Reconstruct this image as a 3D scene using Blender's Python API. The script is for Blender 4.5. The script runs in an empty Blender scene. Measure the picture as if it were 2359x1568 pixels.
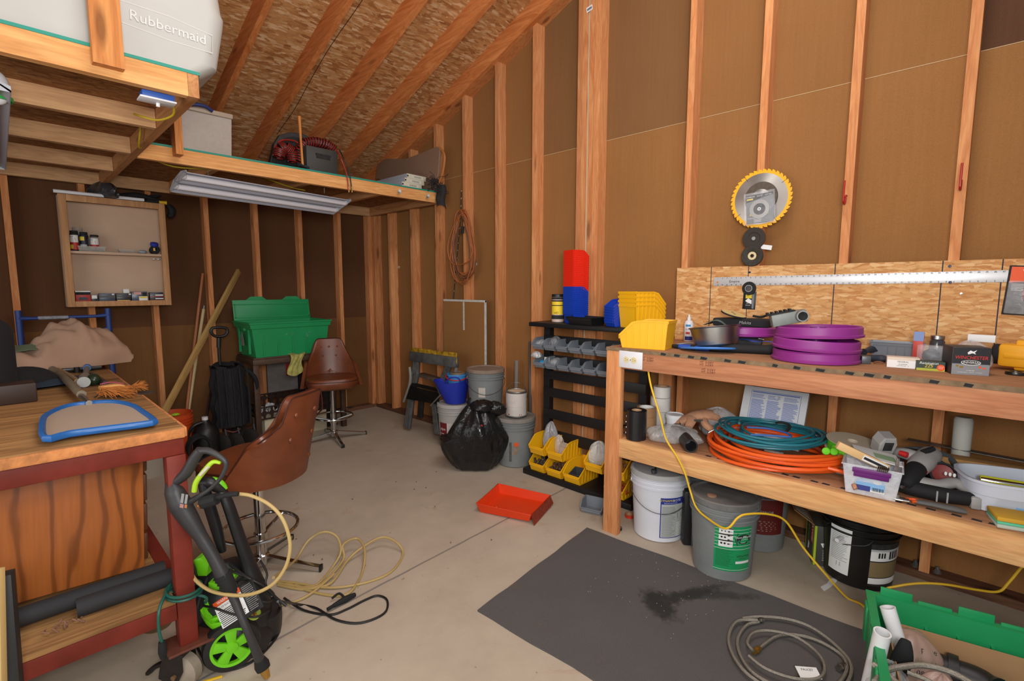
import bpy, bmesh, math, random
from mathutils import Matrix, Vector, Euler
PI = math.pi
R_ = math.radians
C = bpy.context.scene.collection
SC = bpy.context.scene
# ---------------------------------------------------------------- camera
CAMP = Vector((-2.895, -4.951, 1.353)); FPX = 1140.64
def _cam():
    y, p, r = R_(45.907), R_(-6.1546), R_(0.0816)
    f = Vector((math.sin(y)*math.cos(p), math.cos(y)*math.cos(p), math.sin(p)))
    ri = Vector((math.cos(y), -math.sin(y), 0)); u = ri.cross(f)
    r2 = ri*math.cos(r)+u*math.sin(r); u2 = u*math.cos(r)-ri*math.sin(r)
    return r2, u2, f
CR, CU, CF = _cam()
cd = bpy.data.cameras.new('camera'); cam = bpy.data.objects.new('camera', cd); C.objects.link(cam)
cd.sensor_width = 36; cd.lens = FPX*36/2359; cd.clip_start = 0.02; cd.clip_end = 100
cam.matrix_world = Matrix(((CR.x, CU.x, -CF.x, CAMP.x), (CR.y, CU.y, -CF.y, CAMP.y), (CR.z, CU.z, -CF.z, CAMP.z), (0, 0, 0, 1)))
SC.camera = cam
# ---------------------------------------------------------------- light and exposure
w = bpy.data.worlds.new('World'); SC.world = w; w.use_nodes = True
w.node_tree.nodes['Background'].inputs[0].default_value = (0.95, 0.97, 1.0, 1)
w.node_tree.nodes['Background'].inputs[1].default_value = 0.36
def area(name, loc, target, sx, sy, power, col):
    l = bpy.data.lights.new(name, 'AREA'); l.shape = 'RECTANGLE'; l.size = sx; l.size_y = sy; l.energy = power; l.color = col
    o = bpy.data.objects.new(name, l); C.objects.link(o); o.location = loc
    o.rotation_euler = (Vector(target)-Vector(loc)).to_track_quat('-Z', 'Y').to_euler(); return o
area('door_daylight', (-5.4, -3.5, 1.5), (0, -2.5, 1.3), 3.0, 2.3, 62, (1.0, 0.985, 0.96))
area('bounce_flash', (-1.5, -4.4, 3.7), (-1.5, -2.0, 0), 2.0, 1.2, 49, (0.98, 0.985, 1.0))
area('camera_flash', (-2.5, -4.9, 1.75), (-1.1, -2.3, 3.4), .5, .4, 30, (1.0, 0.98, 0.95))
area('direct_flash', (-3.0, -5.25, 1.5), (-1.0, -2.9, .7), .45, .35, 35, (1.0, 0.99, 0.96))
vs = SC.view_settings; vs.view_transform = 'Standard'; vs.look = 'None'; vs.gamma = 1; vs.use_curve_mapping = False; vs.exposure = -0.06
# ---------------------------------------------------------------- measuring helper: where the view ray through a photo point meets a real plane
def at(px, py, **k):
    d = CR*((px-1179.5)/FPX)+CU*((784-py)/FPX)+CF
    (a, v), = k.items(); i = 'xyz'.index(a)
    return CAMP+d*((v-CAMP[i])/d[i])
# ---------------------------------------------------------------- materials
def S(r, g, b):
    f = lambda c: (c/255/12.92) if c/255 <= .04045 else ((c/255+.055)/1.055)**2.4
    return (f(r), f(g), f(b), 1)
MATS = {}
class NT:
    def __init__(s, name):
        s.m = bpy.data.materials.new(name); s.m.use_nodes = True; s.t = s.m.node_tree; s.b = s.t.nodes['Principled BSDF']
        s.out = s.t.nodes['Material Output']
    def n(s, typ, **k):
        nd = s.t.nodes.new(typ)
        for a, v in k.items():
            if a.startswith('i_'):
                key = a[2:]; key = int(key) if key.isdigit() else key.replace('_', ' ')
                nd.inputs[key].default_value = v
            else: setattr(nd, a, v)
        return nd
    def l(s, a, b): s.t.links.new(a, b)
    def ramp(s, src, stops, interp='LINEAR'):
        r = s.n('ShaderNodeValToRGB'); r.color_ramp.interpolation = interp
        e = r.color_ramp.elements
        while len(e) < len(stops): e.new(0.5)
        for x, (p, c) in zip(e, stops): x.position = p; x.color = c if len(c) == 4 else (*c, 1)
        s.l(src, r.inputs[0]); return r.outputs[0]
    def mix(s, fac, a, b, mode='MIX'):
        m = s.n('ShaderNodeMix', data_type='RGBA', blend_type=mode)
        for sock, v in ((m.inputs[0], fac), (m.inputs[6], a), (m.inputs[7], b)):
            if isinstance(v, bpy.types.NodeSocket): s.l(v, sock)
            else: sock.default_value = v
        return m.outputs[2]
    def coord(s, scale=(1, 1, 1), rot=(0, 0, 0), kind='Object', loc=(0, 0, 0)):
        tc = s.n('ShaderNodeTexCoord'); mp = s.n('ShaderNodeMapping')
        mp.inputs['Scale'].default_value = scale; mp.inputs['Rotation'].default_value = rot; mp.inputs['Location'].default_value = loc
        s.l(tc.outputs[kind], mp.inputs[0]); return mp.outputs[0]
    def noise(s, vec, scale, detail=4, rough=.55, dist=0, out=0):
        n = s.n('ShaderNodeTexNoise'); n.inputs['Scale'].default_value = scale; n.inputs['Detail'].default_value = detail
        n.inputs['Roughness'].default_value = rough; n.inputs['Distortion'].default_value = dist
        s.l(vec, n.inputs['Vector']); return n.outputs[out]
    def bump(s, h, strength=.2, dist=.01):
        b = s.n('ShaderNodeBump'); b.inputs['Strength'].default_value = strength; b.inputs['Distance'].default_value = dist
        s.l(h, b.inputs['Height']); s.l(b.outputs[0], s.b.inputs['Normal'])
    def objrand(s, col, amt=.15):
        oi = s.n('ShaderNodeObjectInfo'); mr = s.n('ShaderNodeMapRange'); mr.inputs[3].default_value = 1-amt; mr.inputs[4].default_value = 1+amt
        s.l(oi.outputs['Random'], mr.inputs[0]); h = s.n('ShaderNodeHueSaturation'); s.l(mr.outputs[0], h.inputs['Value']); s.l(col, h.inputs['Color'])
        return h.outputs[0]
def P(name, col, rough=.5, metal=0, bump=0, bscale=60, var=.0, vscale=8, spec=None, trans=0, alpha=1, coat=0):
    """plain procedural material: colour broken up by noise, optional fine bump"""
    if name in MATS: return MATS[name]
    t = NT(name); b = t.b
    b.inputs['Roughness'].default_value = rough; b.inputs['Metallic'].default_value = metal
    v = t.coord()
    c2 = tuple(min(1, x*(1-max(var, .04))) for x in col[:3])+(1,)
    n = t.noise(v, vscale, 5)
    t.l(t.mix(t.ramp(n, [(.35, (0, 0, 0)), (.65, (1, 1, 1))]), col, c2), b.inputs['Base Color'])
    if bump: t.bump(t.noise(v, bscale, 3), bump, .004)
    if spec is not None: b.inputs['Specular IOR Level'].default_value = spec
    if trans: b.inputs['Transmission Weight'].default_value = trans
    if alpha < 1: b.inputs['Alpha'].default_value = alpha
    if coat: b.inputs['Coat Weight'].default_value = coat
    MATS[name] = t.m; return t.m
def wood(name, ca, cb, axis='z', scale=1.0, rough=.75, knots=True, rnd=.12, ring=14, dark=None, grain=1.0):
    """long-grain lumber, grain running along the given object axis"""
    if name in MATS: return MATS[name]
    t = NT(name); k = .09
    sc = {'x': (k, 1, 1), 'y': (1, k, 1), 'z': (1, 1, k)}[axis]
    oi = t.n('ShaderNodeObjectInfo'); tc = t.n('ShaderNodeTexCoord')
    add = t.n('ShaderNodeVectorMath', operation='ADD'); cmb = t.n('ShaderNodeCombineXYZ')
    mul = t.n('ShaderNodeMath', operation='MULTIPLY'); mul.inputs[1].default_value = 37.0; t.l(oi.outputs['Random'], mul.inputs[0])
    for i in range(3): t.l(mul.outputs[0], cmb.inputs[i])
    t.l(tc.outputs['Object'], add.inputs[0]); t.l(cmb.outputs[0], add.inputs[1])
    mp = t.n('ShaderNodeMapping'); mp.inputs['Scale'].default_value = tuple(q*scale for q in sc); t.l(add.outputs[0], mp.inputs[0]); v = mp.outputs[0]
    n1 = t.noise(v, ring, 3, .5, 1.2); n2 = t.noise(v, ring*9, 3, .6)
    c = t.mix(t.ramp(n1, [(.36, (0, 0, 0)), (.5, (.8, .8, .8)), (.56, (.25, .25, .25)), (.68, (1, 1, 1))]), ca, cb)
    g = t.ramp(n2, [(.3, (.72, .72, .72)), (.7, (1.1, 1.1, 1.1))]); c = t.mix(.55*grain, c, g, 'MULTIPLY')
    if knots:
        ksc = {'x': (2.2, 9, 9), 'y': (9, 2.2, 9), 'z': (9, 9, 2.2)}[axis]
        mk = t.n('ShaderNodeMapping'); mk.inputs['Scale'].default_value = ksc; t.l(add.outputs[0], mk.inputs[0])
        vo = t.n('ShaderNodeTexVoronoi'); vo.inputs['Scale'].default_value = .8; t.l(mk.outputs[0], vo.inputs[0])
        kd = dark or tuple(q*.35 for q in cb[:3])+(1,)
        c = t.mix(t.ramp(vo.outputs[0], [(.07, (.75, .75, .75)), (.16, (0, 0, 0))]), c, kd)
    c = t.objrand(c, rnd)
    t.l(c, t.b.inputs['Base Color']); t.b.inputs['Roughness'].default_value = rough; t.b.inputs['Specular IOR Level'].default_value = .25
    t.bump(n2, .12, .003)
    MATS[name] = t.m; return t.m
def osb(name, tones, scale=9, rough=.75, kind='Object', axes='yz', lines=None):
    """oriented strand board: overlapping stretched flakes of several tones"""
    if name in MATS: return MATS[name]
    t = NT(name)
    tc = t.n('ShaderNodeTexCoord'); sx = t.n('ShaderNodeSeparateXYZ'); t.l(tc.outputs[kind], sx.inputs[0])
    cb = t.n('ShaderNodeCombineXYZ'); t.l(sx.outputs['XYZ'.index(axes[0].upper())], cb.inputs[0]); t.l(sx.outputs['XYZ'.index(axes[1].upper())], cb.inputs[1])
    v = cb.outputs[0]
    nz = t.noise(v, 5, 2, out=1); vm = t.n('ShaderNodeVectorMath', operation='MULTIPLY_ADD'); vm.inputs[1].default_value = (.035, .035, 0)
    t.l(nz, vm.inputs[0]); t.l(v, vm.inputs[2]); v = vm.outputs[0]
    layers = []
    for i, (rot, st) in enumerate(((.1, 3.2), (-.8, 4.2), (.85, 3.8), (-1.5, 3.4))):
        mp = t.n('ShaderNodeMapping'); mp.inputs['Rotation'].default_value = (0, 0, rot); mp.inputs['Scale'].default_value = (1, st, 1); mp.inputs['Location'].default_value = (i*3.7, i*1.3, 0)
        t.l(v, mp.inputs[0]); vo = t.n('ShaderNodeTexVoronoi'); vo.inputs['Scale'].default_value = scale; t.l(mp.outputs[0], vo.inputs[0]); vo.inputs['Randomness'].default_value = 1
        sep = t.n('ShaderNodeSeparateColor'); t.l(vo.outputs['Color'], sep.inputs[0]); layers.append((sep, vo, mp))
    cols = []
    for sep, vo, mp in layers:
        col = t.ramp(sep.outputs[0], [(i/(len(tones)-1), c) for i, c in enumerate(tones)])
        edge = t.ramp(vo.outputs['Distance'], [(.45, (1, 1, 1)), (.8, (.72, .66, .6))])
        fib = t.noise(mp.outputs[0], scale*9, 2)
        col = t.mix(.6, col, edge, 'MULTIPLY'); col = t.mix(.35, col, t.ramp(fib, [(.35, (.65, .62, .6)), (.65, (1.15, 1.15, 1.15))]), 'MULTIPLY')
        cols.append(col)
    c = cols[0]
    for i in range(1, 4):
        c = t.mix(t.ramp(layers[i][0].outputs[1], [(.50+.04*i, (0, 0, 0)), (.52+.04*i, (1, 1, 1))]), c, cols[i])
    sp = t.noise(v, scale*3.2, 3, .7); c = t.mix(t.ramp(sp, [(.66, (0, 0, 0)), (.74, (.55, .55, .55))]), c, tuple(q*.45 for q in tones[0][:3])+(1,))
    if lines:   # chalk lines at the framing, positions along first axis
        s2 = t.n('ShaderNodeSeparateXYZ'); t.l(tc.outputs[kind], s2.inputs[0])
        for x in lines:
            sb = t.n('ShaderNodeMath', operation='SUBTRACT'); sb.inputs[1].default_value = x; t.l(s2.outputs['XYZ'.index(axes[0].upper())], sb.inputs[0])
            ab = t.n('ShaderNodeMath', operation='ABSOLUTE'); t.l(sb.outputs[0], ab.inputs[0])
            lt = t.n('ShaderNodeMath', operation='LESS_THAN'); lt.inputs[1].default_value = .0022; t.l(ab.outputs[0], lt.inputs[0])
            c = t.mix(lt.outputs[0], c, (.035, .035, .05, 1))
    t.l(c, t.b.inputs['Base Color']); t.b.inputs['Roughness'].default_value = rough; t.b.inputs['Specular IOR Level'].default_value = .25
    t.bump(sp, .15, .004)
    MATS[name] = t.m; return t.m
def clear(name, col=(.9, .92, .95, 1), amount=.35, rough=.15, vary=.35, nb=.5):
    """thin clear plastic film or moulded box"""
    if name in MATS: return MATS[name]
    t = NT(name); t.b.inputs['Base Color'].default_value = col; t.b.inputs['Roughness'].default_value = rough
    tr = t.n('ShaderNodeBsdfTransparent'); mx = t.n('ShaderNodeMixShader')
    v = t.coord(); n = t.noise(v, 25, 3, .6, 1.0)
    mr = t.n('ShaderNodeMapRange'); mr.inputs[1].default_value = .3; mr.inputs[2].default_value = .75; mr.inputs[3].default_value = amount*(1-vary*.8); mr.inputs[4].default_value = min(1, amount*(1+vary)); t.l(n, mr.inputs[0])
    t.l(mr.outputs[0], mx.inputs[0]); t.l(tr.outputs[0], mx.inputs[1]); t.l(t.b.outputs[0], mx.inputs[2]); t.l(mx.outputs[0], t.out.inputs[0])
    t.bump(n, nb, .01)
    MATS[name] = t.m; return t.m
# ---------------------------------------------------------------- mesh helpers
class MB:
    """collects shapes; becomes ONE mesh object"""
    def __init__(s): s.bm = bmesh.new()
    def _fin(s, vs, M):
        if M is not None: bmesh.ops.transform(s.bm, matrix=M, verts=vs)
        return s
    def _fs(s, faces, smooth, mi):
        for f in faces: f.smooth = smooth; f.material_index = mi
    def box(s, a, b, M=None, bev=0, mi=0, seg=2):
        x0, y0, z0 = a; x1, y1, z1 = b
        vs = [s.bm.verts.new(p) for p in ((x0, y0, z0), (x1, y0, z0), (x1, y1, z0), (x0, y1, z0), (x0, y0, z1), (x1, y0, z1), (x1, y1, z1), (x0, y1, z1))]
        fs = [s.bm.faces.new([vs[i] for i in q]) for q in ((0, 3, 2, 1), (4, 5, 6, 7), (0, 1, 5, 4), (1, 2, 6, 5), (2, 3, 7, 6), (3, 0, 4, 7))]
        s._fs(fs, False, mi)
        if bev:
            es = list({e for f in fs for e in f.edges})
            r = bmesh.ops.bevel(s.bm, geom=es, offset=bev, segments=seg, affect='EDGES', profile=.5, clamp_overlap=True)
            vs = list({v for f in r['faces'] for v in f.verts} | {v for v in vs if v.is_valid})
            for f in {f for v in vs for f in v.link_faces}: f.smooth = True; f.material_index = mi
        return s._fin(vs, M)
    def prism(s, poly, h0, h1, axis='z', M=None, mi=0, smooth=False, bev=0):
        """polygon in the two other axes, extruded along axis"""
        def mk(p, h): return {'z': (p[0], p[1], h), 'y': (p[0], h, p[1]), 'x': (h, p[0], p[1])}[axis]
        a = [s.bm.verts.new(mk(p, h0)) for p in poly]; b = [s.bm.verts.new(mk(p, h1)) for p in poly]; n = len(poly)
        fs = [s.bm.faces.new([a[i], a[(i+1) % n], b[(i+1) % n], b[i]]) for i in range(n)]
        s._fs(fs, smooth, mi); caps = [s.bm.faces.new(a[::-1]), s.bm.faces.new(b)]; s._fs(caps, False, mi)
        allf = fs+caps; bmesh.ops.recalc_face_normals(s.bm, faces=allf); vs = a+b
        if bev:
            es = [e for c in caps for e in c.edges]
            r = bmesh.ops.bevel(s.bm, geom=es, offset=bev, segments=2, affect='EDGES', profile=.5, clamp_overlap=True)
            vs = list({v for f in r['faces'] for v in f.verts} | {v for v in vs if v.is_valid})
            for f in {f for v in vs for f in v.link_faces}: f.material_index = mi
        return s._fin(vs, M)
    def lathe(s, prof, seg=32, M=None, mi=0, a0=0, a1=2*PI, close=False):
        full = abs(a1-a0-2*PI) < 1e-6; cols = []; n = seg if full else seg+1; allv = []
        for i in range(n):
            a = a0+(a1-a0)*i/seg
            col = [s.bm.verts.new((r*math.cos(a), r*math.sin(a), z)) for r, z in prof]; cols.append(col); allv += col
        fs = []
        for i in range(seg):
            p, q = cols[i], cols[(i+1) % n]
            for j in range(len(prof)-(0 if close else 1)):
                k = (j+1) % len(prof)
                try: fs.append(s.bm.faces.new([p[j], q[j], q[k], p[k]]))
                except ValueError: pass
        s._fs(fs, True, mi)
        bmesh.ops.remove_doubles(s.bm, verts=allv, dist=1e-6)
        return s._fin([v for v in allv if v.is_valid], M)
    def cyl(s, r, h0, h1, seg=24, M=None, mi=0, r2=None, bev=0):
        r2 = r if r2 is None else r2
        p = [(0, h0), (r-bev, h0), (r, h0+bev), (r2, h1-bev), (r2-bev, h1), (0, h1)] if bev else [(0, h0), (r, h0), (r2, h1), (0, h1)]
        return s.lathe(p, seg, M, mi)
    def tube(s, pts, r, seg=8, closed=False, mi=0, sm=4, caps=True, M=None, squash=1.0):
        """round bar through pts (Catmull-Rom smoothed sm times); r may be a list"""
        pts = [Vector(p) for p in pts]; rr = r if isinstance(r, (list, tuple)) else [r]*len(pts)
        if sm > 1:
            P2, R2 = [], []; n = len(pts)
            for i in range(n if closed else n-1):
                g = (lambda k: pts[k % n]) if closed else (lambda k: pts[max(0, min(n-1, k))])
                p0, p1, p2, p3 = g(i-1), g(i), g(i+1), g(i+2)
                for k in range(sm):
                    t = k/sm; P2.append(.5*((2*p1)+(p2-p0)*t+(2*p0-5*p1+4*p2-p3)*t*t+(3*p1-p0-3*p2+p3)*t**3))
                    R2.append(rr[i]*(1-t)+rr[(i+1) % n]*t)
            if not closed: P2.append(pts[-1]); R2.append(rr[-1])
            pts, rr = P2, R2
        n = len(pts); rings = []; up = Vector((0, 0, 1)); allv = []; prev = None
        for i in range(n):
            a = pts[(i-1) % n] if closed or i else pts[0]; b = pts[(i+1) % n] if closed or i < n-1 else pts[-1]
            t = (b-a)
            t = t.normalized() if t.length > 1e-9 else Vector((0, 0, 1))
            if prev is None: u = t.cross(up) if abs(t.z) < .95 else t.cross(Vector((1, 0, 0)))
            else: u = prev-t*prev.dot(t)
            u.normalize(); prev = u; v = t.cross(u)
            ring = [s.bm.verts.new(pts[i]+u*(rr[i]*math.cos(2*PI*k/seg))+v*(rr[i]*squash*math.sin(2*PI*k/seg))) for k in range(seg)]
            rings.append(ring); allv += ring
        fs = []
        for i in range(n if closed else n-1):
            p, q = rings[i], rings[(i+1) % n]
            off = 0
            if closed and i == n-1:
                off = min(range(seg), key=lambda o: (p[0].co-q[o].co).length)
            for k in range(seg): fs.append(s.bm.faces.new([p[k], p[(k+1) % seg], q[(k+1+off) % seg], q[(k+off) % seg]]))
        if caps and not closed: fs += [s.bm.faces.new(rings[0][::-1]), s.bm.faces.new(rings[-1])]
        s._fs(fs, True, mi); bmesh.ops.recalc_face_normals(s.bm, faces=fs)
        return s._fin(allv, M)
    def ball(s, c, r, M=None, mi=0, seg=16, jit=0, seed=0):
        r = r if isinstance(r, (tuple, list)) else (r, r, r)
        ret = bmesh.ops.create_uvsphere(s.bm, u_segments=seg, v_segments=max(6, seg*2//3), radius=1)
        vs = ret['verts']; rnd = random.Random(seed)
        for v in vs:
            k = 1+rnd.uniform(-jit, jit); v.co = Vector((c[0]+v.co.x*r[0]*k, c[1]+v.co.y*r[1]*k, c[2]+v.co.z*r[2]*k))
        s._fs({f for v in vs for f in v.link_faces}, True, mi); return s._fin(vs, M)
    def grid(s, fn, nu, nv, mi=0, smooth=True, M=None, thick=0, closeu=False):
        """surface fn(u,v)->point, u,v in 0..1; thick > 0 gives it real thickness"""
        g = [[s.bm.verts.new(fn(i/nu, j/nv)) for j in range(nv+1)] for i in range(nu+(0 if closeu else 1))]
        fs = []; N = len(g)
        for i in range(nu):
            for j in range(nv): fs.append(s.bm.faces.new([g[i][j], g[(i+1) % N][j], g[(i+1) % N][j+1], g[i][j+1]]))
        s._fs(fs, smooth, mi); allv = [v for c in g for v in c]
        if thick:
            s.bm.normal_update(); r = bmesh.ops.solidify(s.bm, geom=fs, thickness=thick)
            nv_ = [x for x in r['geom'] if isinstance(x, bmesh.types.BMVert)]; allv = list(set(allv+nv_))
            for f in {f for v in allv for f in v.link_faces}: f.smooth = smooth; f.material_index = mi
        return s._fin(allv, M)
    def text(s, body, size, M, mi=0, depth=.0004, align='CENTER', squeeze=1.0, font_shear=0):
        cu = bpy.data.curves.new('t', 'FONT'); cu.body = body; cu.size = size; cu.align_x = align; cu.align_y = 'CENTER'; cu.extrude = depth/2; cu.shear = font_shear
        cu.resolution_u = 2
        o = bpy.data.objects.new('t', cu); me = o.to_mesh(); off = len(s.bm.verts)
        vs = [s.bm.verts.new((v.co.x*squeeze, v.co.y, v.co.z)) for v in me.vertices]
        for p in me.polygons:
            try: f = s.bm.faces.new([vs[i] for i in p.vertices]); f.material_index = mi
            except ValueError: pass
        o.to_mesh_clear(); bpy.data.objects.remove(o); bpy.data.curves.remove(cu)
        return s._fin(vs, M)
    def done(s, name, mats, parent=None, M=None, angle=35):
        me = bpy.data.meshes.new(name)
        s.bm.normal_update(); s.bm.to_mesh(me); s.bm.free()
        for m in (mats if isinstance(mats, (list, tuple)) else [mats]): me.materials.append(m)
        if any(p.use_smooth for p in me.polygons): me.set_sharp_from_angle(angle=R_(angle))
        o = bpy.data.objects.new(name, me); C.objects.link(o)
        if parent: o.parent = parent
        if M is not None: o.matrix_local = M
        return o
def TR(x=0, y=0, z=0, rx=0, ry=0, rz=0, s=1):
    return Matrix.Translation((x, y, z)) @ Euler((R_(rx), R_(ry), R_(rz))).to_matrix().to_4x4() @ Matrix.Diagonal((s, s, s, 1))
def tag(o, label, cat, group=None, kind=None):
    if label: o['label'] = label
    if cat: o['category'] = cat
    if group: o['group'] = group
    if kind: o['kind'] = kind
    return o
def thing(name, label, cat, loc=(0, 0, 0), rot=(0, 0, 0), group=None, M=None):
    o = bpy.data.objects.new(name, None); C.objects.link(o); o.empty_display_size = .05
    if M is not None: o.matrix_world = M
    else: o.location = loc; o.rotation_euler = tuple(R_(a) for a in rot)
    return tag(o, label, cat, group)
def solo(name, mb, mats, label, cat, loc=(0, 0, 0), rot=(0, 0, 0), group=None, M=None, angle=35):
    o = mb.done(name, mats, angle=angle)
    if M is not None: o.matrix_world = M
    else: o.location = loc; o.rotation_euler = tuple(R_(a) for a in rot)
    return tag(o, label, cat, group)
def struct(name, mb, mats, parent=None):
    o = mb.done(name, mats, parent); o['kind'] = 'structure'; return o
def dup(root, loc=None, rot=None, label=None, group=None, M=None):
    r = root.copy(); C.objects.link(r)
    if M is not None: r.matrix_world = M
    if loc is not None: r.location = loc
    if rot is not None: r.rotation_euler = tuple(R_(a) for a in rot)
    if label: r['label'] = label
    if group: r['group'] = group
    for ch in list(root.children):
        c = ch.copy(); C.objects.link(c); c.parent = r
        for g in list(ch.children):
            d = g.copy(); C.objects.link(d); d.parent = c
    return r
def bx(a, b, bev=0, M=None): return MB().box(a, b, M, bev)
# the face of a thing: text or patches drawn on the local XZ plane looking towards -Y
def FACE(x, y, z, rz=0): return TR(x, y, z, 90, 0, 0) if not rz else TR(x, y, z) @ TR(0, 0, 0, 90, 0, 0) @ TR(0, 0, 0, 0, 0, rz)
def back(p, r):
    """centre of a round thing whose nearest point is p"""
    d = Vector((p.x-CAMP.x, p.y-CAMP.y, 0)).normalized(); return Vector((p.x+d.x*r, p.y+d.y*r, p.z))
class Decal:
    """print on a face: local x right, z up, facing -Y; map bends it onto a cylinder"""
    def __init__(s): s.mb = MB(); s.k = 0
    def rect(s, x0, y0, x1, y1, mi=0, layer=1, n=1):
        e = .0002*layer
        s.mb.grid(lambda u, v: (x0+(x1-x0)*u, -e, y0+(y1-y0)*v), n, 1, mi, False); return s
    def poly(s, pts, mi=0, layer=1):
        vs = [s.mb.bm.verts.new((x, -.0002*layer, y)) for x, y in pts]; f = s.mb.bm.faces.new(vs); f.material_index = mi; return s
    def disc(s, x, y, r, mi=0, layer=1, ry=None, n=24):
        ry = ry or r; return s.poly([(x+r*math.cos(2*PI*i/n), y+ry*math.sin(2*PI*i/n)) for i in range(n)], mi, layer)
    def text(s, body, x, y, size, mi=0, layer=2, squeeze=1, align='CENTER', shear=0, rot=0):
        s.mb.text(body, size, TR(x, -.0002*layer, y, 90, 0, 0) @ TR(0, 0, 0, 0, 0, rot), mi, .0001, align, squeeze, shear); return s
    def lines(s, x0, y0, x1, y1, n, mi=0, layer=2, seed=1, fill=.45):
        r = random.Random(seed); h = (y1-y0)/n
        for i in range(n):
            yy = y1-h*(i+1); s.rect(x0, yy, x0+(x1-x0)*r.uniform(.7, 1), yy+h*fill, mi, layer, 6)
        return s
    def done(s, name, mats, parent, M=None, bend=None):
        if bend:
            for v in s.mb.bm.verts: v.co = bend(v.co)
        bmesh.ops.recalc_face_normals(s.mb.bm, faces=[f for f in s.mb.bm.faces])
        return s.mb.done(name, mats, parent, M)
def cylmap(rb, rt, h, a0=0.0):
    """bend onto a cone of radius rb at z=0 to rt at z=h, centred on the -Y side turned by a0 degrees"""
    def f(c):
        R = rb+(rt-rb)*c.z/h; e = -c.y; a = c.x/R+R_(a0); R += e+.0006
        return Vector((R*math.sin(a), -R*math.cos(a), c.z))
    return f
m_black = P('black_plastic', S(24, 24, 26), .45, bump=.1); m_blackm = P('matt_black', S(20, 20, 22), .8)
m_white = P('white_plastic', S(222, 222, 226), .4, var=.04); m_ink = P('print_black', S(26, 26, 28), .7); m_pw = P('print_white', S(228, 228, 226), .7)
m_chrome = P('chrome', S(205, 205, 205), .14, 1); m_steel = P('brushed_steel', S(170, 168, 164), .33, 1, bump=.06, bscale=200); m_zinc = P('zinc', S(150, 150, 148), .4, .8)
m_wire = P('wire_steel', S(120, 120, 120), .35, .9)
def bucket(label, group, loc, rz, mats, h=.37, rt=.15, rb=.131, lid=True, bail='up', scat='bucket', name='bucket', rings=(.80, .86, .92), patch=None, tilt=(0, 0), lidmat=None, bailfn=None, openin=None):
    t = thing(name, label, scat, loc, (tilt[0], tilt[1], rz), group)
    def R(z): return rb+(rt-rb)*z/h
    pr = [(0, .004), (rb-.01, 0), (rb, .006)]
    for f in rings:
        z = f*h; pr += [(R(z), z-.006), (R(z)+.008, z-.005), (R(z)+.008, z+.0), (R(z), z+.002)]
    top = h-(.022 if lid else 0)
    pr += [(R(top), top)]
    if not lid: pr += [(R(top)+.004, top), (R(top)+.004, top+.003), (R(top)-.003, top+.003), (R(top)-.004, top-.004), (rb-.006, .012), (0, .012)]
    else: pr += [(0, top)]
    b = MB(); b.lathe(pr, 48); b.done('bucket_body', mats[0], t)
    if lid:
        r0 = R(h)+.006
        b = MB(); b.lathe([(0, h-.004), (r0-.022, h-.004), (r0-.016, h+.004), (r0-.004, h+.004), (r0, h), (r0+.001, h-.022), (r0-.003, h-.024), (r0-.006, h-.02), (0, h-.018)], 48)
        for i in range(12):
            a = 2*PI*i/12; b.box((-.002, r0-.0005, h-.022), (.002, r0+.002, h-.008), TR(0, 0, 0, 0, 0, math.degrees(a)))
        b.done('lid', lidmat or mats[0], t)
    b = MB(); z = rings[0]*h-.004 if rings else .8*h; Rr = R(z)+.008
    if bail == 'up':
        pts = [(Rr*math.cos(a)*-1, 0, 0) for a in (0,)]
        pts = [(-Rr, 0, z)]+[(-Rr*math.cos(PI*i/12), 0, z+Rr*math.sin(PI*i/12)*1.05) for i in range(1, 12)]+[(Rr, 0, z)]
    elif bail == 'front':
        pts = [(-Rr, 0, z)]+[(-(Rr+.006)*math.cos(PI*i/12), -(Rr+.012)*math.sin(PI*i/12), z-.115*math.sin(PI*i/12)) for i in range(1, 12)]+[(Rr, 0, z)]
    else: pts = None
    if bailfn: pts = bailfn(Rr, z)
    if pts: b.tube(pts, .0022, 6, sm=3); b.done('bail_handle', m_wire, t)
    else: b.bm.free()
    for s in (-1, 1) if bail != 'none' else (): e = MB(); e.cyl(.014, -.006, .006, 12, TR(s*(Rr-.004), 0, z, 0, 90)); e.done('bail_ear', mats[0], t)
    if patch: patch(t, cylmap(rb, rt, h))
    return t
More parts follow.
